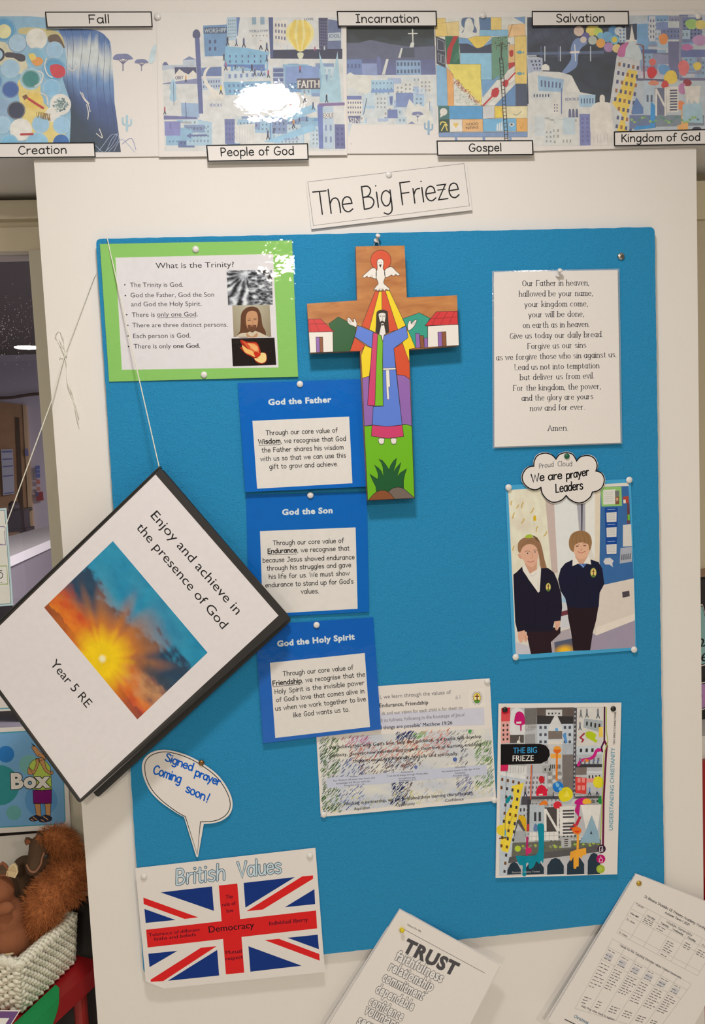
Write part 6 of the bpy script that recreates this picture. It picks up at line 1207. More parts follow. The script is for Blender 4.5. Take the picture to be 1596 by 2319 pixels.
bk('420,1200 460,1200 455,1560 410,1560', K(70, 66, 72), 1.84); ph_('315,1420 320,1370 350,1385 375,1375 405,1420 410,1560 360,1530', K(230, 180, 40), 1.95, 0); bk('300,1440 330,1420 400,1560 400,1620 260,1640', K(96, 88, 84), 2); bk('312,1470 372,1555 285,1560', K(196, 194, 194), 2.1); bk('285,1560 400,1555 390,1680 255,1690', K(176, 176, 178), 2.02); bk('412,1480 440,1478 438,1560 412,1562', K(206, 60, 60), 2.1)
ph_('548,1265 580,1225 620,1210 648,1235 640,1262 590,1262', K(240, 130, 50), 2.1); s.poly(b, ell(*J((760, 1265)), 9.5, 8.8), K(224, 50, 62), 2.2)
bk('615,1290 775,1285 775,1560 615,1565', K(84, 76, 74), 2); Wt = K(236, 228, 220)
for t in ('622,1560 620,1305', '620,1308 762,1555', '765,1560 764,1300'): s.ribbon(b, J(t), 5.2, Wt, 2.5, cap=False)
bk('782,1280 955,1272 950,1605 785,1610', Wt, 2.2); [bk(f'818,{1318+k*36} 948,{1314+k*36} 946,{1334+k*36} 818,{1338+k*36}', K(84, 80, 84), 2.4) for k in range(8) if k not in (3,)]; bk('800,1635 915,1630 910,1740 800,1745', K(190, 188, 186), 2.2, (1, 4), G4)
bk('1020,1262 1248,1258 1212,1550 1145,1375 1080,1545', Wt, 2.3, None); bk('1075,1560 1146,1380 1215,1560 1240,1690 1010,1690', K(150, 180, 196), 2.1); ph_('1125,1590 1138,1550 1152,1590', K(60, 70, 90), 2.3, 0)
bk('445,1570 770,1562 770,1655 440,1665', Wt, 2.05); [s.ribbon(b, J(f'{470+k*50},1570 {468+k*50},1660'), 0.6, G2, 2.2) for k in range(6)]; s.ribbon(b, J('445,1615 770,1608'), 0.6, G2, 2.2)
bk('975,1255 1015,1255 1000,1400 950,1330', K(196, 40, 120), 2.0); bk('1000,1390 1030,1395 985,1500 955,1480', K(200, 50, 70), 2.1)
bk('250,1690 1250,1650 1250,1720 240,1850', K(110, 108, 96), 1.9)
for k in range(40): x = rnd.uniform(270, 1230); y = 1760 - (x - 270) * 0.07 + rnd.gauss(0, 16); ph_(f'{x-16},{y} {x},{y-14} {x+18},{y} {x},{y+12}', rnd.choice([K(130, 150, 70), K(176, 196, 80), K(90, 110, 80), K(150, 140, 130)]), 2.0)
bk('215,1850 1240,1715 1240,1790 200,1920', K(96, 92, 92), 2.05); bk('195,1910 1250,1760 1250,2035 180,2058', K(196, 190, 192), 2.04)
for x0, x1, y in ((190, 345, 1905), (400, 605, 1880), (640, 830, 1858), (865, 1060, 1840), (1098, 1240, 1800)): ph_(f'{x0},2050 {x0+3},{y+90} {(x0*3+x1)/4},{y+20} {(x0+x1)/2},{y} {(x0+x1*3)/4},{y+18} {x1},{y+90} {x1},2040', K(46, 60, 72), 2.1, 0)
ph_('530,1500 560,1470 600,1480 608,1560 600,1900 575,1890 555,1930 520,1900 490,1960 440,1985 430,1920 405,1930 405,2055 362,2055 365,1950 330,1940 300,1880 300,1835 420,1840 530,1810 545,1650', K(20, 140, 160), 2.3)
ph_('922,1540 940,1512 985,1508 1025,1535 1020,1575 985,1592 945,1580', K(244, 120, 40), 2.4); bk('935,1555 1020,1552 985,1578', K(224, 60, 40), 2.5); s.ribbon(b, J('990,1590 985,1780'), 5, K(246, 170, 60), 2.35); ph_('905,1790 960,1770 1080,1745 1085,1820 1040,1835 1030,1870 1000,1840 998,1955 972,1960 968,1985 940,1980 938,1850 910,1900 896,1860', K(246, 170, 60), 2.4, 0); bk('895,1530 945,1470 985,1510 930,1560', K(220, 50, 50), 2.38)
s.poly(b, ell(*J((310, 1755)), 7), K(190, 206, 60), 2.2); s.poly(b, ell(*J((432, 1775)), 7), K(216, 50, 110), 2.2); bk('405,1620 430,1620 425,1830 400,1830', K(190, 50, 110), 2.15); ph_('490,1500 510,1470 535,1500 530,1555 490,1555', K(110, 130, 170), 2.2)
s.part(b, 'lower_scene', M_WATER); b = MB()
ph_('118,575 560,570 625,590 665,640 672,700 640,760 570,795 118,808', K(26, 24, 26), 3, 0); 
s.part(b, 'title_tag'); b = MB(); MAR, LGR = K(110, 28, 66), K(176, 190, 60)
s.ribbon(b, J('1290,158 1287,540 1255,610 1265,660'), 3.6, K(74, 24, 54), 3); s.ribbon(b, J('1290,540 1315,590 1305,720 1280,1200 1272,1730'), 4.4, MAR, 3); s.ribbon(b, J('1312,160 1310,420 1328,540 1282,690 1262,1250 1245,1650'), 1.8, LGR, 3.1)
s.poly(b, ell(*J((1256, 1757)), 9.4), K(60, 30, 60), 3.2); s.poly(b, ell(*J((1248, 1872)), 10), K(196, 24, 110), 3.2); s.poly(b, ell(*J((1245, 1985)), 9.6), K(170, 186, 60), 3.2)
s.ribbon(b, J('1232,1735 1268,1732 1270,1785 1232,1788'), 1.2, Wt, 3.4, closed=True); s.ribbon(b, ell(*J((1262, 1768)), 2.2, n=10), 0.9, Wt, 3.5, closed=True); s.ribbon(b, J('1230,1905 1230,1875 1248,1855 1266,1875 1266,1905'), 1.1, Wt, 3.4, closed=True); s.ribbon(b, J('1248,1860 1248,1838'), 0.9, Wt, 3.4); s.ribbon(b, ell(*J((1240, 1985)), 3, n=10), 1, K(210, 220, 120), 3.4, closed=True)
s.part(b, 'bookmark_ribbon'); b = MB()
itext(s, b, 'THE BIG', *J((258, 680)), *J((525, 672)), 14, K(60, 160, 214), 0.02, 4); itext(s, b, 'FRIEZE', *J((252, 768)), *J((488, 764)), 14, Wt, 0.02, 4); itext(s, b, 'GLORY', *J((386, 425)), *J((520, 422)), 13.5, Wt, 0.035, 3.6); itext(s, b, 'GLORY', *J((392, 423)), *J((516, 420)), 12.5, K(110, 104, 104), 0.0, 3.8)
itext(s, b, 'UNDERSTANDING CHRISTIANITY', *J((1384, 1548)), *J((1408, 615)), 9.6, K(84, 160, 186), 0.0, 4, up=(-1, -0.03)); itext(s, b, 'TEXT IMPACT CONNECTIONS', *J((1408, 580)), *J((1422, 212)), 4.4, K(60, 56, 60), 0.01, 4, up=(-1, -0.03))
itext(s, b, 'Illustrator: Emma Yarlett', *J((245, 2033)), *J((560, 2022)), 4.2, K(190, 186, 186), 0.01, 4)
s.part(b, 'lettering')
BPIN = solid('black_pin', K(30, 28, 28), 0.3)
pin_flat(1143, 1607, -0.0052, 'black drawing pin at the top left of the booklet', BPIN, r=0.0047); pin_flat(1388, 1605, -0.0062, 'black drawing pin at the top right of the booklet', BPIN, r=0.0047)

# ------------------------------------------------------------------ speech bubble and flag poster
F = crop(290, 1680, 3.396)
cut = smooth(F('430,578 380,552 300,500 235,450 170,380 125,290 106,205 118,140 160,92 225,66 300,62 400,84 500,124 600,184 690,255 755,340 796,430 802,505 775,565 715,608 650,626 582,632'), 4) + F('538,885 524,884')
s = Sheet('speech_bubble', 'white speech bubble note with blue handwriting about a signed prayer', 'note', F('100,60 800,60 800,890 100,890'), -0.0022, (-0.001, 0.0015, 0.0015), None, None, 0.0003, cut)
b = MB(); ins = smooth(F('440,575 385,545 310,492 245,438 185,370 142,285 128,205 136,150 172,108 230,84 300,78 395,99 492,138 590,198 676,266 738,348 777,432 784,500 758,556 705,594 640,612 556,616'), 4) + F('532,866')
s.ribbon(b, ins, 1.7, K(26, 24, 26), 2, closed=True); s.part(b, 'outline'); b = MB(); mk = K(18, 96, 196); uu = (0.28, -0.96)
for t, q, c in (('Signed', (282, 142, 492, 224), 17), ('prayer', (512, 258, 700, 338), 17), ('Coming', (190, 240, 400, 318), 19), ('soon', (440, 382, 585, 452), 18.5), ('!', (592, 458, 622, 470), 19)): stext(s, b, t, *F(q[:2]), *F(q[2:]), c, mk, 3.2, 3, gap=0.7, up=uu)
s.part(b, 'handwriting'); pin_flat(456, 1727, -0.0034, 'bronze drawing pin in the speech bubble', solid('bronze', (0.28, 0.15, 0.06), 0.35, metal=0.8), r=0.0048)
fo = F('55,972 1440,815 1513,1770 282,1897 175,1868 135,1838')
s = Sheet('flag_poster', 'white British Values poster with a union flag at the lower left', 'poster', [F((55, 972)), F((1440, 815)), F((1513, 1770)), F((140, 1905))], -0.0018, (0.0, 0.0006, 0.002), None, None, 0.0004, fo)
b = MB(); RD, BL = K(226, 40, 40), K(26, 56, 128)
for t in ('697,1105 840,1090 893,1775 752,1788', '138,1445 1445,1297 1453,1435 150,1582', '117,1198 540,1350 435,1362 120,1248', '1338,1035 1422,1027 1422,1053 1035,1290 910,1303', '560,1583 680,1572 270,1840 175,1846 172,1830', '1050,1525 1160,1515 1470,1632 1473,1683'): s.poly(b, F(t), RD, 1.5)
for t in ('250,1158 645,1112 660,1300', '125,1285 365,1370 135,1393', '888,1085 1283,1040 902,1275', '1432,1133 1438,1248 1205,1272', '155,1630 380,1607 165,1733', '685,1600 700,1797 305,1838', '925,1572 1335,1722 940,1768', '1225,1507 1458,1483 1467,1595'): s.poly(b, F(t), BL, 1.4)
s.part(b, 'union_flag'); b = MB(); fk = K(74, 20, 40)
def fl_(t, x0, y0, x1, y1, c, bold=0.025, col=fk): itext(s, b, t, *F((x0, y0)), *F((x1, y1)), c / 3.396, col, bold, 3)
fl_('Democracy', 622, 1468, 970, 1430, 52, 0.02, K(50, 20, 30)); fl_('Individual liberty', 1087, 1412, 1383, 1380, 33); fl_('Tolerance of different', 160, 1498, 553, 1455, 26); fl_('faiths and beliefs', 200, 1530, 520, 1493, 26); fl_('The', 752, 1208, 806, 1202, 30); fl_('rule of', 725, 1266, 828, 1254, 30); fl_('law', 758, 1314, 810, 1308, 30); fl_('Mutual', 752, 1635, 873, 1621, 30); fl_('respect', 750, 1682, 882, 1666, 30)
for w, c, l in ((6.6, K(84, 104, 124), 2.5), (3.6, K(206, 220, 232), 3.2)):
    stext(s, b, 'British', *F((368, 1098)), *F((742, 1058)), 34, c, w, l, gap=1.0, slant=0.14, up=(-0.12, -0.993)); stext(s, b, 'Values', *F((846, 1040)), *F((1175, 1006)), 33, c, w, l, gap=0.8, slant=0.1, up=(-0.12, -0.993))
s.part(b, 'lettering')
b = MB(); V3 = [s.P(*F((132, 1836)), 2), s.P(*F((282, 1897)), 2), s.P(*F((176, 1846)), 2) + s.n * 0.004]; b.prism(V3, s.n * 0.0003); b.build('curled_corner', M_PAPER, s.obj)
pin_flat(326, 1984.5, -0.0028, 'white drawing pin at the top left of the flag poster'); pin_flat(701.5, 1938, -0.0034, 'white drawing pin at the top right of the flag poster')

# ------------------------------------------------------------------ loose paper packs at the bottom
N = crop(720, 1960, 1.822)
tq = [(905, 2060), (1132, 2186), (965, 2513), (712, 2373)]
s = Sheet('paper_pack', 'white stapled paper pack headed TRUST pinned crookedly at the bottom of the board', 'paper', tq, -0.0075, (-0.003, 0.018, 0.012), None, None, 0.0012)
b = MB(); uu = (0.46, -0.89)
itext(s, b, 'Values for life', *N((366, 246)), *N((423, 276)), 4.6, K(60, 56, 60), 0.02, 3, up=uu); s.ribbon(b, N('352,262 688,444'), 0.9, K(84, 80, 84), 3, cap=False)
itext(s, b, 'TRUST', *N((345, 350)), *N((562, 456)), 31, K(84, 80, 82), 0.05, 3, up=uu, slant=0.0)
for i, (t, x0, y0, x1, y1) in enumerate((('faithfulness', 315, 386, 508, 484), ('relationship', 288, 430, 468, 520), ('commitment', 262, 474, 428, 556), ('dependable', 234, 522, 388, 600), ('confidence', 206, 572, 344, 642), ('voluntary', 188, 608, 320, 676), ('security', 158, 652, 280, 712))):
    otext(s, b, t, *N((x0, y0)), *N((x1, y1)), 24.0, K(92, 88, 90), K(238, 228, 220), 1.0, 0.033, 3, uu)
s.part(b, 'lettering')
for k in range(3):
    b = MB(); d = 0.0022 * (k + 1); b.prism([s.P(*q) - s.n * d for q in [(905, 2060), (1132 + 5 - k * 2, 2186 + k), (965, 2513), (712 - 3 * k, 2373)]], -s.n * 0.0006); b.build('page', M_PAPER, s.obj)
pin_push(909, 2106, -0.0075, 'yellow push pin in the TRUST paper pack', solid('yellow_plastic', K(226, 196, 30), 0.3), (0.0, 0.55), 0.9)
wq = [(1440, 1979), (1702, 2084), (1512, 2430), (1240, 2313)]
s = Sheet('paper_pack', 'white stapled worship timetable hanging crookedly at the lower right corner', 'paper', wq, -0.0060, (-0.002, 0.012, 0.016), None, None, 0.0012)
b = MB(); gk2, ln = K(96, 92, 96), K(176, 168, 164); uu = (0.46, -0.89)
stext(s, b, 'St Blasius Shanklin CE Primary Academy Worship Timetable', *N((1345, 131)), *N((1655, 296)), 5.2, K(74, 70, 74), 0.9, 3, up=uu); stext(s, b, 'Autumn Term 1 2021', *N((1430, 197)), *N((1530, 249)), 4.8, K(74, 70, 74), 0.9, 3, up=uu); stext(s, b, 'Wisdom: Generosity', *N((1436, 236)), *N((1541, 292)), 5, gk2, 0.8, 3, up=uu)
def gq(Q, nx, ny, xs=None, ys=None):
    xs = xs or [k / nx for k in range(nx + 1)]; ys = ys or [k / ny for k in range(ny + 1)]
    for u in xs: s.ribbon(b, [bil(Q, u, 0), bil(Q, u, 1)], 0.6, ln, 2, cap=False)
    for v in ys: s.ribbon(b, [bil(Q, 0, v), bil(Q, 1, v)], 0.6, ln, 2, cap=False)
Qa = N('1306,150 1640,330 1565,455 1232,278'); gq(Qa, 5, 4, [0, .16, .33, .5, .67, .84, 1], [0, .22, .42, .86, 1])
Qb = N('1215,302 1540,490 1395,690 1060,590'); gq(Qb, 6, 3, None, [0, .12, .3, 1])
def lines(Q, u0, v0, u1, v1, n, col=gk2):
    for k in range(n):
        v = v0 + (v1 - v0) * (k + 0.5) / n; L = rnd.uniform(0.55, 1.0); x = u0
        while x < u0 + (u1 - u0) * L - 0.01:
            w = min(rnd.uniform(0.02, 0.06), u0 + (u1 - u0) * L - x); s.ribbon(b, [bil(Q, x, v), bil(Q, x + w, v)], 1.5, col, 3, cap=False); x += w + 0.012
for i, (t, u) in enumerate((('Monday', .19), ('Tuesday', .36), ('Wednesday', .51), ('Thursday', .69), ('Friday', .87))):
    a, c = bil(Qa, u, 0.19), bil(Qa, u + (.13 if i == 2 else .1), 0.19); stext(s, b, t, *a, *c, 4, gk2, 0.8, 3, up=uu)
for t, v in (('Taken', .05), ('When called', .35), ('In class', .55), ('In class', .97)): a, c = bil(Qa, .02, v), bil(Qa, .12, v); stext(s, b, t, *a, *c, 3.6, gk2, 0.7, 3, up=uu)
for q, n in (((.18, .24, .31, .4), 3), ((.35, .24, .46, .4), 2), ((.52, .5, .63, .84), 5), ((.7, .3, .8, .5), 3), ((.86, .3, .98, .5), 3), ((.53, .9, .63, .98), 1)): lines(Qa, *q, n)
itt = N((1250, 330)); stext(s, b, 'Values for life: Teaching Christian values Wisdom Generosity', *N((1243, 331)), *N((1497, 468)), 4.2, gk2, 0.7, 3, up=uu)
for i in range(6):
    u = i / 6; lines(Qb, u + .015, .13, u + .12, .17, 1, K(120, 116, 120)); s.poly(b, sub(Qb, u + .02, .18, u + .1, .27), K(206, 200, 200), 2.4); lines(Qb, u + .015, .19, u + .12, .29, 2); lines(Qb, u + .015, .32, u + .15, rnd.uniform(.6, .72), 8); lines(Qb, u + .03, .8, u + .14, .92, 3, K(70, 66, 70))
stext(s, b, 'Christmas', *N((1055, 626)), *N((1112, 655)), 6.5, K(60, 110, 140), 1.0, 3, up=uu); stext(s, b, 'Daily: Pray when stuck to support', *N((1085, 582)), *N((1220, 640)), 4.2, gk2, 0.7, 3, up=uu); s.ribbon(b, N('1018,635 1060,655'), 2, K(50, 46, 50), 3)
s.part(b, 'printed_table')
for k in range(2):
    b = MB(); d = 0.0025 * (k + 1); b.prism([s.P(*q) - s.n * d for q in [(1440, 1979), (1702 + 4, 2084 + k), (1512, 2430), (1240 - 3 * k, 2313 + k)]], -s.n * 0.0006); b.build('page', M_PAPER, s.obj)
pin_flat(1446, 2000, -0.0052, 'brass coloured drawing pin at the top of the worship timetable', solid('brass', (0.55, 0.38, 0.08), 0.35, metal=0.6), r=0.0048)
# ------------------------------------------------------------------ big black folder hanging from the board corner
fq = [(360, 1058), (657, 1398), (180, 1820), (-73, 1476)]
s = Sheet('folder', 'large black folder with a sunset cover page hanging tilted on a string', 'folder', fq, -0.038, (0, 0.012, 0.012), None, M_BLACKP, 0.0035, rrect(fq, 9, 4))
pq = [(352, 1074.5), (630.5, 1394), (182, 1809), (-62, 1477)]
b = MB(); s.poly(b, pq, K(234, 222, 218), 3); s.part(b, 'cover_page'); b = MB()
sq = [(255.6, 1225.3), (470, 1478), (311, 1629.3), (100, 1375.8)]
TE, DC, OR, RE, YE, WH = K(38, 136, 172), K(44, 72, 96), K(232, 130, 44), K(206, 74, 46), K(252, 206, 30), K(255, 240, 190)
def sunset(u, v):
    n = fbm(u * 5, v * 7, 3); n2 = fbm(u * 13, v * 15, 6); du, dv = (u - .532) * 1.42, v - .876; r = math.hypot(du, dv); a = math.atan2(dv, du)
    c = mixc(TE, K(50, 150, 180), 0.5 + n); edge = 0.30 + 0.10 * math.sin(u * 4 + 0.3) + 0.12 * n2 + 0.08 * n
    if v > edge: c = mixc(c, DC, (v - edge) * 12)
    c = mixc(c, K(60, 96, 110), max(0, n2) * 0.4 * (v > edge))
    ray_ = 0.5 + 0.5 * math.sin(a * 13 + 2.2 * math.sin(a * 3 + 1) + 1.5 * math.sin(a * 7)); g = max(0, 1 - r / (0.62 + 0.16 * ray_))
    c = mixc(c, K(190, 120, 60), g * 1.5 + 0.22 * ray_ * max(0, 1 - r / .95))
    low = max(0, (v - 0.62 - 0.10 * n) * 5); c = mixc(c, mixc(RE, OR, 0.5 + n + 0.5 * g), low)
    if v > 0.93 - 0.02 * n2: c = mixc(c, K(120, 56, 50), 0.7 * max(0, min(1, abs(u - .532) * 2.5 - 0.2)))
    if u > 0.66 and 0.45 < v < 0.98:
        k = max(0, 1 - abs(v - (0.80 - 0.32 * (u - 0.66) + 0.1 * n2)) * 7); c = mixc(c, K(216, 160, 110), 0.75 * k)
        k = max(0, 1 - abs(v - (0.62 - 0.25 * (u - 0.66) + 0.1 * n)) * 8); c = mixc(c, K(70, 74, 80), 0.6 * k)
    c = mixc(c, OR, max(0, 1 - r / 0.48) * 1.3); c = mixc(c, YE, max(0, 1 - r / (0.31 + 0.06 * ray_)) * 1.8); c = mixc(c, WH, max(0, 1 - r / 0.045) * 1.8)
    return c
s.image(b, sq, sunset, 110, 80, 4); s.part(b, 'sunset_picture', M_WATER); b = MB(); uu = (0.74, -0.67)
itext(s, b, 'Enjoy and achieve in', 340, 1169, 534.5, 1393, 22, INK, 0, 4, up=uu); itext(s, b, 'the presence of God', 307.5, 1195.5, 503, 1425.5, 22, INK, 0, 4, up=uu); itext(s, b, 'Year 5 RE', 112.5, 1504, 195.5, 1603.5, 21, INK, 0, 4, up=uu)
s.part(b, 'lettering')
b = MB(); s.poly(b, [(349, 1068), (640, 1396), (181, 1815), (-66, 1477)], None, 9); b.build('clear_pocket', glassy('clear_pocket', 0.06, 0.4, 14, 0.003), s.obj)
bq = [(367, 1061), (661, 1404), (221, 1807), (-40, 1476)]
b = MB(); b.prism([onY(x, y, -0.0185) for x, y in rrect(bq, 8, 4)], Vector((0, 0.0035, 0))); b.build('back_cover', M_BLACKP, s.obj)
b = MB()
for k in range(5):
    t = k / 5; b.prism([s.P(360 - t, 1064) - s.n * (0.005 + 0.003 * k), s.P(651, 1399 + t) - s.n * (0.005 + 0.003 * k), s.P(196 + 2 * k, 1806) - s.n * (0.005 + 0.003 * k), s.P(-60, 1476) - s.n * (0.005 + 0.003 * k)], -s.n * 0.0012)
b.build('inner_pages', solid('inner_page', K(208, 196, 188), 0.6), s.obj)
b = MB(); sp = [s.P(x, y) - s.n * 0.003 for x, y in ((361, 1056), (-73, 1474))]; b.prism([s.P(361, 1055.5), s.P(-74, 1473), s.P(-71, 1478), s.P(364, 1060)], -s.n * 0.018); b.build('spine', M_BLACKP, s.obj)
# string
M_STR = solid('white_string', K(236, 226, 206), 0.8, 0.1, 900)
st = empty('string', onY(143, 805, 0.008)); tag(st, 'thin white string tied in a loose bow from folder to board corner', 'string')
ft = s.P(360, 1058) - s.n * 0.002; top = onY(243, 540.5, -0.0014)
b = MB(); P = [Vector((top.x, 0.0125, top.z + 0.0008)), Vector((top.x, 0.004, top.z + 0.0016)), top + Vector((0, -0.001, 0.0008))] + [(top + Vector((0, -0.002, 0))).lerp(ft, k / 14) for k in range(1, 15)]
b.tube(P, 0.00085, 7); b.build('front_cord', M_STR, st)
kn = onY(145, 808, 0.006); lf = s.P(-73, 1476) - s.n * 0.002; b = MB()
b.tube([Vector((onY(217, 618, 0.008).x, 0.0115, onY(217, 618, 0.008).z)), onY(213, 627, 0.0075)] + [onY(213, 627, 0.0075).lerp(kn, k / 8) for k in range(1, 9)], 0.0006, 7)
mid = onY(118, 905, -0.002); b.tube([kn] + [kn.lerp(mid, k / 4) for k in range(1, 5)] + [mid.lerp(onY(4, 1215, -0.025), k / 6) for k in range(1, 7)] + [onY(4, 1215, -0.025).lerp(lf, k / 5) for k in range(1, 6)], 0.00082, 7); b.build('rear_cord', M_STR, st)
L = crop(0, 700, 5.52); b = MB()
for t in ('815,575 780,500 720,400 693,330 715,285 755,290 785,350 798,430 812,520 818,575', '798,470 770,430 735,370', '815,580 800,605 770,615 745,600', '815,600 828,680 830,780 845,920 880,1050 930,1200 965,1360 990,1490', '840,900 880,990 930,1150 965,1270 985,1365'):
    b.tube([onY(x, y, 0.0095 - 0.002 * math.sin(i * 0.4)) for i, (x, y) in enumerate(smooth(L(t), 6))], 0.0006, 6)
c = onY(148, 803, 0.008); b.lathe([(0.0006, -0.004), (0.0022, -0.002), (0.0026, 0.001), (0.0016, 0.004), (0.0005, 0.005)], c, (0.2, 0, 1), 10); b.build('bow', M_STR, st)

# ------------------------------------------------------------------ laminated posters on the left window
py = 0.192
s = Sheet('poster', 'white laminated poster with purple and green boxes on the window at the left edge', 'poster', [(-120, 1158), (14.5, 1150.5), (30, 1371), (-120, 1381)], py); b = MB()
s.poly(b, inset(s.q, 0.0, 0.0), K(206, 226, 232), 1); s.poly(b, rrect(sub(s.q, -0.05, 0.018, 0.972, 0.982), 3), K(70, 110, 140), 1.5); s.poly(b, rrect(sub(s.q, -0.05, 0.023, 0.965, 0.977), 3), K(240, 232, 218), 2)
Z1 = crop(0, 1080, 4.143)
for t, c in (('-200,463 42,463 54,640 -200,648', K(110, 80, 150)), ('-200,838 65,832 76,1008 -200,1016', K(140, 170, 60))): s.poly(b, Z1(t), c, 3); s.poly(b, shrink(Z1(t), 2.0), K(244, 236, 224), 3.4)
for q in ('-14,895 20,905 24,935 8,950 -10,940', ): s.ribbon(b, smooth(Z1(q), 5, True), 1.6, INK, 4, closed=True)
s.ribbon(b, smooth(Z1('-12,900 0,880 18,880')), 1.5, INK, 4); s.ribbon(b, Z1('-10,990 20,988'), 0.9, INK, 4); s.ribbon(b, Z1('-16,632 22,630'), 0.9, K(120, 110, 130), 4)
s.part(b, 'printed_boxes')
s = Sheet('poster', 'white laminated poster with a teal line, mostly hidden behind the folder', 'poster', [(-140, 1500), (70, 1488), (76, 1607), (-140, 1618)], py); b = MB(); s.ribbon(b, [(-140, 1613), (70, 1601)], 3, K(90, 170, 180), 2, cap=False); s.part(b, 'teal_line')
BX = crop(0, 1560, 5.27)
s = Sheet('poster', 'laminated blue poster reading Box with a cartoon child, below the folder', 'poster', [(-150, 1657), (146, 1640.5), (161, 1880), (-150, 1906)], py - 0.002, (0, 0, 0), None, None, 0.0008)
b = MB(); pl = [(-130, 1666), (140.5, 1650), (149, 1866.5), (-130, 1882)]
s.poly(b, rrect(pl, 12), K(80, 158, 178), 1); s.poly(b, rrect(shrink(pl, 3.4), 10), K(122, 172, 212), 1.3)
for x, y, r, c in ((70, 780, 100, K(52, 126, 196)), (-10, 1150, 242, K(58, 146, 150)), (345, 905, 118, K(124, 180, 176)), (165, 1480, 90, K(108, 172, 172)), (490, 1330, 195, K(100, 156, 206))):
    p = BX((x, y)); s.poly(b, ell(p[0], p[1], r / 5.27), c, 1.5 + y * 1e-4)
s.part(b, 'blue_panel'); b = MB()
def bo(t, c, l, sm=1): P = BX(t); s.outlined(b, smooth(P, 4, True) if sm else P, c, l, 1.0, K(40, 30, 30))
SKC = K(206, 150, 100)
bo('415,1365 482,1370 492,1520 435,1530', SKC, 2, 0); bo('535,1368 606,1362 602,1510 548,1520', SKC, 2, 0)
bo('392,1212 615,1204 614,1366 508,1372 500,1362 490,1372 400,1370', K(128, 28, 110), 2.3, 0)
bo('352,950 345,915 380,865 430,830 470,865 520,840 570,890 600,930 610,1060 618,1198 500,1216 384,1196 400,1030', K(186, 206, 92), 2.5, 0)
bo('332,960 345,938 400,975 432,890 425,850 440,828 470,840 466,890 440,960 405,1015 365,1028 335,1010', SKC, 2.8); bo('456,845 480,825 520,832 535,880 560,955 600,985 632,980 625,1020 580,1015 530,975 490,900', SKC, 2.9)
bo('378,700 395,685 430,690 470,740 530,800 545,850 500,820 440,800 405,745', SKC, 2.6); s.poly(b, BX('370,648 405,690 420,680 385,655'), K(40, 28, 26), 3); s.ribbon(b, BX('455,790 470,780'), 0.9, K(40, 30, 30), 3)
bo('348,1560 365,1535 430,1508 485,1530 470,1560 400,1580', K(44, 48, 66), 3); bo('465,1565 490,1530 545,1505 612,1530 612,1570 540,1592 480,1588', K(44, 48, 66), 3.1)
for t in ('395,1530 440,1565', '520,1525 570,1560', '370,1555 395,1570', '490,1560 520,1580'): s.ribbon(b, BX(t), 2.2, SKC, 3.3)
s.part(b, 'cartoon_child'); b = MB()
otext(s, b, 'Box', *BX((133, 1186)), *BX((603, 1168)), 34, K(46, 40, 44), K(238, 228, 216), 1.7, 0.05, 5)
s.part(b, 'lettering'); b = MB(); s.poly(b, [(-150, 1897), (160, 1876.5), (161.5, 1880.5), (-150, 1906)], K(36, 30, 28), 2); s.part(b, 'shadow_gap_strip')  # black strip painted in for the shadow gap beneath the poster

# ------------------------------------------------------------------ red chair, basket and soft toys
ZS = 0.700
E1, E2 = onZ(126, 2271, ZS), onZ(212, 2193, ZS); d = (E2 - E1).normalized(); nl = Vector((-d.y, d.x, 0))
if nl.x > 0: nl = -nl
A0 = E1 - d * 0.16; A1 = E2 + d * 0.02
M_RED = solid('red_plastic', K(158, 26, 30), 0.4, 0.05, 60)
ch = empty('chair', Vector((A0.x - 0.15, A0.y + 0.1, 0))); tag(ch, 'red chair in the lower left corner carrying the white basket', 'chair')
b = MB(); b.prism([A0, A1, A1 + nl * 0.36, A0 + nl * 0.36], Vector((0, 0, -0.034))); b.build('seat', M_RED, ch)
for k, q in enumerate((A0 + d * 0.03 + nl * 0.03, A1 - d * 0.035 + nl * 0.022, A0 + d * 0.03 + nl * 0.33, A1 - d * 0.035 + nl * 0.33)):
    b = MB(); b.tube([Vector((q.x, q.y, ZS - 0.034)), Vector((q.x, q.y, 0.001))], 0.012, 12); b.build('leg', solid('dark_red_leg', K(150, 34, 30), 0.4), ch)
b = MB(); z0 = ZS + 0.002; b.prism([onZ(x, y, z0) for x, y in ((0, 2350), (126, 2232), (134, 2239), (134, 2262), (62, 2332), (-12, 2400))], Vector((0, 0, 0.002)))
pn = Vector((-nl.x, -nl.y, 0)); po = E1 + pn * 0.004
def onP(x, y): r_ = ray(x, y); return CAM + r_ * ((po - CAM).dot(pn) / r_.dot(pn))
b.prism([onP(x, y) for x, y in [(-12, 2400), (62, 2332), (134, 2259)] + smooth([(134, 2262), (132, 2280), (126, 2302), (116, 2330), (108, 2370), (100, 2430)], 3)], -pn * 0.002)
tag(b.build('cloth', solid('green_cloth', K(20, 146, 76), 0.9, 0.1, 200, 0.3, 500), None, E1), 'bright green cloth hanging over the red chair beneath the basket', 'cloth')
zb_, hz = ZS + 0.006, 0.082
n0, f0 = onZ(50, 2291, zb_), onZ(168, 2176, zb_); n1, f1 = onZ(43, 2190, zb_ + hz), onZ(171, 2078, zb_ + hz)
sd = (f0 - n0).normalized(); lf_ = Vector((-sd.y, sd.x, 0)); lf_ = lf_ if lf_.x < 0 else -lf_
base = [n0, f0, f0 + lf_ * 0.20, n0 + lf_ * 0.20]; rim = [n1, f1, f1 + lf_ * 0.22, n1 + lf_ * 0.22]
M_WICK = solid('white_wicker', K(240, 230, 206), 0.7, 0.12, 400)
bs_ = empty('basket', (base[0] + base[2]) / 2); tag(bs_, 'white woven wicker basket on the red chair in the lower left corner', 'basket')
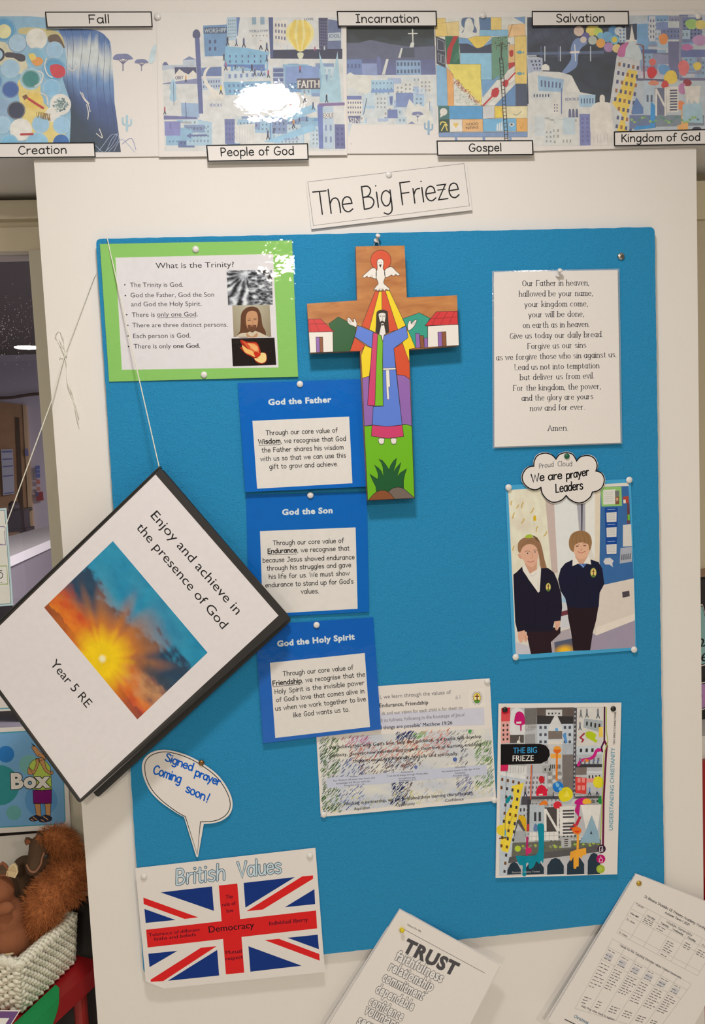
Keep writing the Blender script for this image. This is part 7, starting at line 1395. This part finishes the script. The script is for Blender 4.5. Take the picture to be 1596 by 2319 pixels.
def ring(t, n_side=40):
    C4 = [base[i].lerp(rim[i], t) for i in range(4)]; out = []
    for i in range(4):
        a, c = C4[i], C4[(i + 1) % 4]; nn = (c - a).cross(Vector((0, 0, 1))).normalized()
        for k in range(n_side):
            u = k / n_side; e = min(1, min(u, 1 - u) * 14); out.append((a.lerp(c, u), nn, e, u))
    return out
b = MB()
for r_ in range(11):
    P = []
    for p, nn, e, u in ring((r_ + 0.5) / 11):
        P.append(p + nn * (0.0042 * math.sin(u * math.pi * 20 + (r_ % 2) * math.pi) * e) + Vector((0, 0, 0.0012 * math.sin(u * math.pi * 40 + r_))))
    b.tube(P, 0.0042, 6, closed=True)
b.build('woven_sides', M_WICK, bs_, smooth=True)
b = MB()
for i in range(4):
    for k in range(11):
        u = k / 10; b.tube([base[i].lerp(base[(i + 1) % 4], u), rim[i].lerp(rim[(i + 1) % 4], u)], 0.0028, 6)
b.build('stakes', M_WICK, bs_)
b = MB()
for w in range(3):
    P = [p + nn * (0.006 * math.cos(u * 90 + w * 2.09) - 0.004) + Vector((0, 0, 0.005 * math.sin(u * 90 + w * 2.09) + 0.002)) for p, nn, e, u in ring(1.0, 60)]
    b.tube(P, 0.0055, 6, closed=True)
b.build('rim', M_WICK, bs_, smooth=True)
b = MB(); b.prism([p + Vector((0, 0, 0.002)) for p in base], Vector((0, 0, 0.003))); b.build('base', M_WICK, bs_)
def blob(parent, name, balls, mat, voxel=0.005):
    bm = bmesh.new(); o_ = Vector(parent['_o'])
    for c, r_, sc_ in balls:
        M = Matrix.Translation(c - o_) @ Matrix.Diagonal((sc_[0], sc_[1], sc_[2], 1)); bmesh.ops.create_uvsphere(bm, u_segments=18, v_segments=12, radius=r_, matrix=M)
    me = bpy.data.meshes.new(name); bm.to_mesh(me); bm.free(); me.materials.append(mat)
    o = bpy.data.objects.new(name, me); COL.objects.link(o); o.parent = parent; o['_o'] = tuple(o_)
    if len(balls) > 1:
        m = o.modifiers.new('join', 'REMESH'); m.mode = 'VOXEL'; m.voxel_size = voxel; m.use_smooth_shade = True
        m2 = o.modifiers.new('soften', 'SMOOTH'); m2.factor = 0.5; m2.iterations = 14
    else: me.polygons.foreach_set('use_smooth', [True] * len(me.polygons))
    return o
def fur(parent, name, balls, mat, n, length, flow=(0, 0, -0.3)):
    b = MB(); r = random.Random(n); W_t = [k[1] ** 2 for k in balls]
    for i in range(n):
        c, R_, sc_ = r.choices(balls, W_t)[0]; v = Vector((r.gauss(0, 1), r.gauss(0, 1), r.gauss(0, 1))).normalized()
        if v.y > 0.45: continue
        p = c + Vector((v.x * sc_[0], v.y * sc_[1], v.z * sc_[2])) * R_ * 0.95; L_ = length * r.uniform(0.6, 1.2)
        dr_ = (v + Vector(flow) * 0.8 + Vector((r.gauss(0, .35), r.gauss(0, .35), r.gauss(0, .35)))).normalized(); sd_ = dr_.cross(Vector((r.gauss(0, 1), -1, r.gauss(0, 1)))).normalized() * 0.00045
        m1 = p + dr_ * L_ * 0.55; e = p + (dr_ + Vector(flow) * 0.5).normalized() * L_
        b.face([p - sd_, p + sd_, m1 + sd_ * 0.7, m1 - sd_ * 0.7]); b.face([m1 - sd_ * 0.7, m1 + sd_ * 0.7, e])
    return b.build(name, mat, parent)
ONE = (1, 1, 1); TY = (n1.y + f1.y) / 2 + 0.05
def bp2(x, y, dy, rp, sc_=ONE): return (onY(x, y, TY + dy), rp / 1330.0, sc_)
M_SQ, M_FLUFF, M_DKB, M_CRM = solid('brown_velvet', K(148, 88, 56), 0.9, 0.15, 150), solid('orange_fluff', K(178, 106, 58), 0.9, 0.4, 130), solid('dark_brown_plush', K(92, 68, 48), 0.95, 0.2, 150), solid('cream_plush', K(222, 196, 150), 0.9, 0.1, 200)
sqr = empty('soft_toy', onY(25, 2150, TY - 0.04)); tag(sqr, 'brown squirrel soft toy with a fluffy orange tail sitting in the basket', 'soft toy')
blob(sqr, 'body', [bp2(22, 2125, -0.04, 50), bp2(12, 2075, -0.04, 44), bp2(-8, 2020, -0.045, 40), bp2(-30, 2000, -0.05, 38), bp2(45, 2150, -0.035, 34), bp2(10, 2150, -0.05, 36)], M_SQ)
blob(sqr, 'arm', [bp2(14, 2056, -0.075, 19, (1, .7, .8)), bp2(-6, 2062, -0.075, 19, (1, .7, .8)), bp2(-25, 2068, -0.075, 18, (1, .7, .8))], M_SQ, 0.003)
def ear(px, py_, w, h, rot, mo, mi, par=sqr, dy=-0.06):
    b = MB(); c = onY(px, py_, TY + dy); V = []
    for k, (a, t) in enumerate((( -0.5, 0), (-.62, .35), (-.38, .75), (0, 1), (.38, .75), (.62, .35), (.5, 0))):
        x, z = a * w / 1330, t * h / 1330; V.append(c + Vector((x * math.cos(rot) - z * math.sin(rot), -0.003 * (1 - abs(a) * 2), x * math.sin(rot) + z * math.cos(rot))))
    b.prism(V, Vector((0, 0.004, 0))); e = b.build('ear', mo, par)
    b = MB(); m_ = sum(V, Vector()) / len(V); b.prism([m_.lerp(v, 0.72) + Vector((0, -0.0012, 0)) for v in V], Vector((0, 0.0008, 0))); b.build('inner_ear', mi, e)
ear(24, 1986, 20, 34, -0.35, M_CRM, solid('pale_cream', K(206, 176, 132), 0.9)); ear(5, 1984, 22, 34, -0.1, M_SQ, M_DKB)
blob(sqr, 'foot', [bp2(10, 2160, -0.07, 16, (1.6, .8, .5)), bp2(-20, 2165, -0.07, 16, (1.6, .8, .5))], M_CRM, 0.003)
for ex_, ey_, er in ((-34, 1992, .005), (-58, 2014, .004)):
    b = MB(); b.lathe([(er, 0), (er * .85, er * .5), (0.0001, er * .8)], onY(ex_, ey_, TY - 0.082), (0, -1, 0), 14, ); b.build('eye' if er > .0045 else 'nose', solid('black_bead', (0.02, 0.012, 0.01), 0.5), sqr)
tb = [bp2(84, 2106, -0.02, 28), bp2(84, 2080, -0.02, 38), bp2(100, 2050, -0.02, 44), bp2(125, 2015, -0.015, 46), bp2(150, 1985, -0.01, 42), bp2(172, 1972, -0.005, 34), bp2(160, 2010, -0.005, 34), bp2(68, 2124, -0.022, 22)]
tl_ = blob(sqr, 'tail', tb, M_FLUFF); fur(sqr, 'tail_fur', tb, M_FLUFF, 11000, 0.016, (-0.1, -0.1, 0.1))['kind'] = 'stuff'
hrs = empty('soft_toy', onY(80, 2000, TY + 0.04)); tag(hrs, 'dark brown soft toy animal with a fluffy ginger mane behind the squirrel', 'soft toy')
blob(hrs, 'body', [bp2(50, 2040, 0.045, 42), bp2(45, 2000, 0.04, 38), bp2(55, 1965, 0.035, 30), bp2(90, 2060, 0.05, 40), bp2(60, 2090, 0.05, 44)], M_DKB)
blob(hrs, 'head', [bp2(88, 1915, 0.0, 24), bp2(90, 1935, -0.005, 27), bp2(82, 1955, -0.01, 24), bp2(76, 1966, -0.012, 19), bp2(100, 1945, 0.0, 22)], M_DKB, 0.004)
ear(90, 1905, 16, 22, 0.05, M_DKB, M_SQ, hrs, -0.01); ear(66, 1912, 14, 18, 0.35, M_DKB, M_SQ, hrs, -0.005)
b = MB(); c = onY(104, 1939, TY - 0.024); b.lathe([(0.0045, 0), (0.004, 0.002), (0.0001, 0.0035)], c, (0.3, -1, 0.1), 14); b.build('eye', solid('black_bead', (0.02, 0.012, 0.01), 0.5), hrs)
b = MB(); b.tube([onY(x, y, TY - 0.026) for x, y in smooth([(100, 1931), (95, 1945), (92, 1958), (80, 1974), (68, 1972), (60, 1958)], 4)], 0.0018, 6); b.build('muzzle_seam', solid('pink_brown', K(160, 110, 84), 0.9), hrs)
mb_ = [bp2(112, 1893, 0.0, 20), bp2(130, 1898, 0.005, 26), bp2(148, 1912, 0.008, 27), bp2(160, 1928, 0.01, 24), bp2(140, 1930, 0.01, 26), bp2(120, 1920, 0.01, 24)]
blob(hrs, 'mane', mb_, M_FLUFF); fur(hrs, 'mane_fur', mb_, M_FLUFF, 5500, 0.014, (0.2, -0.1, -0.3))['kind'] = 'stuff'
s = Sheet('card', 'white card with a purple border in the bottom left corner', 'card', [(-70, 2287), (46.5, 2288), (-6, 2370), (-120, 2368)], -0.10); b = MB()
s.poly(b, sub(s.q, 0.02, 0.03, .98, .97), K(116, 82, 130), 1); s.poly(b, sub(s.q, .09, .22, .88, .8), K(240, 232, 222), 2); s.part(b, 'purple_border')

# ------------------------------------------------------------------ slivers at the right edge
cy = 0.132
s = Sheet('number_card', 'pale teal number card with a black outline on the dark board at the right edge', 'card', [(1555, 1378), (1590.5, 1368), (1628, 1500), (1560, 1515)], cy); b = MB()
s.poly(b, inset(s.q, .03, .02), INK, 1); s.poly(b, inset(s.q, .06, .035), K(150, 190, 186), 1.5); itext(s, b, '12', 1575, 1468, 1597, 1463, 20, INK, 0.03, 3); itext(s, b, '16', 1578, 1501, 1602, 1496, 19, INK, 0.03, 3); itext(s, b, '8', 1572, 1436, 1584, 1432, 19, INK, 0.03, 3); s.part(b, 'numbers')
s = Sheet('number_card', 'purple card with a black outline on the dark board at the right edge', 'card', [(1560, 1552), (1622, 1538), (1628, 1596), (1564, 1616)], cy); b = MB()
s.poly(b, rrect(inset(s.q, .03, .04), 8), INK, 1); s.poly(b, rrect(inset(s.q, .06, .07), 8), K(190, 140, 190), 1.5); s.ribbon(b, ell(1585, 1576, 3.5, 4.5), 2, INK, 3, closed=True); s.part(b, 'numbers')
X0 = COLX1 + 0.003
b = MB(); b.box((X0, 0.03, 0.30), (X0 + 0.35, 0.125, 1.02)); rc = tag(b.build('cabinet', M_RED, None, (X0 + 0.17, 0.08, 0)), 'glossy red cabinet just visible beyond the right edge of the white wall', 'cabinet')
rc['_o'] = (X0 + 0.17, 0.08, 0); b = MB(); b.box((X0 + 0.01, 0.026, 0.32), (X0 + 0.34, 0.03, 0.80)); b.build('door', solid('dark_red_door', K(140, 20, 26), 0.4), rc)
b = MB(); b.box((X0 + 0.002, 0.04, 1.02), (X0 + 0.30, 0.12, 1.062)); tag(b.build('paper_tray', solid('white_tray', K(226, 218, 208), 0.5), None, (X0 + 0.15, 0.08, 1.02)), 'white tray on top of the red cabinet at the right edge', 'tray')

SC.cycles.use_denoising = True
SC.cycles.max_bounces = 8; SC.cycles.transparent_max_bounces = 16
for o in bpy.data.objects:
    if '_o' in o: del o['_o']
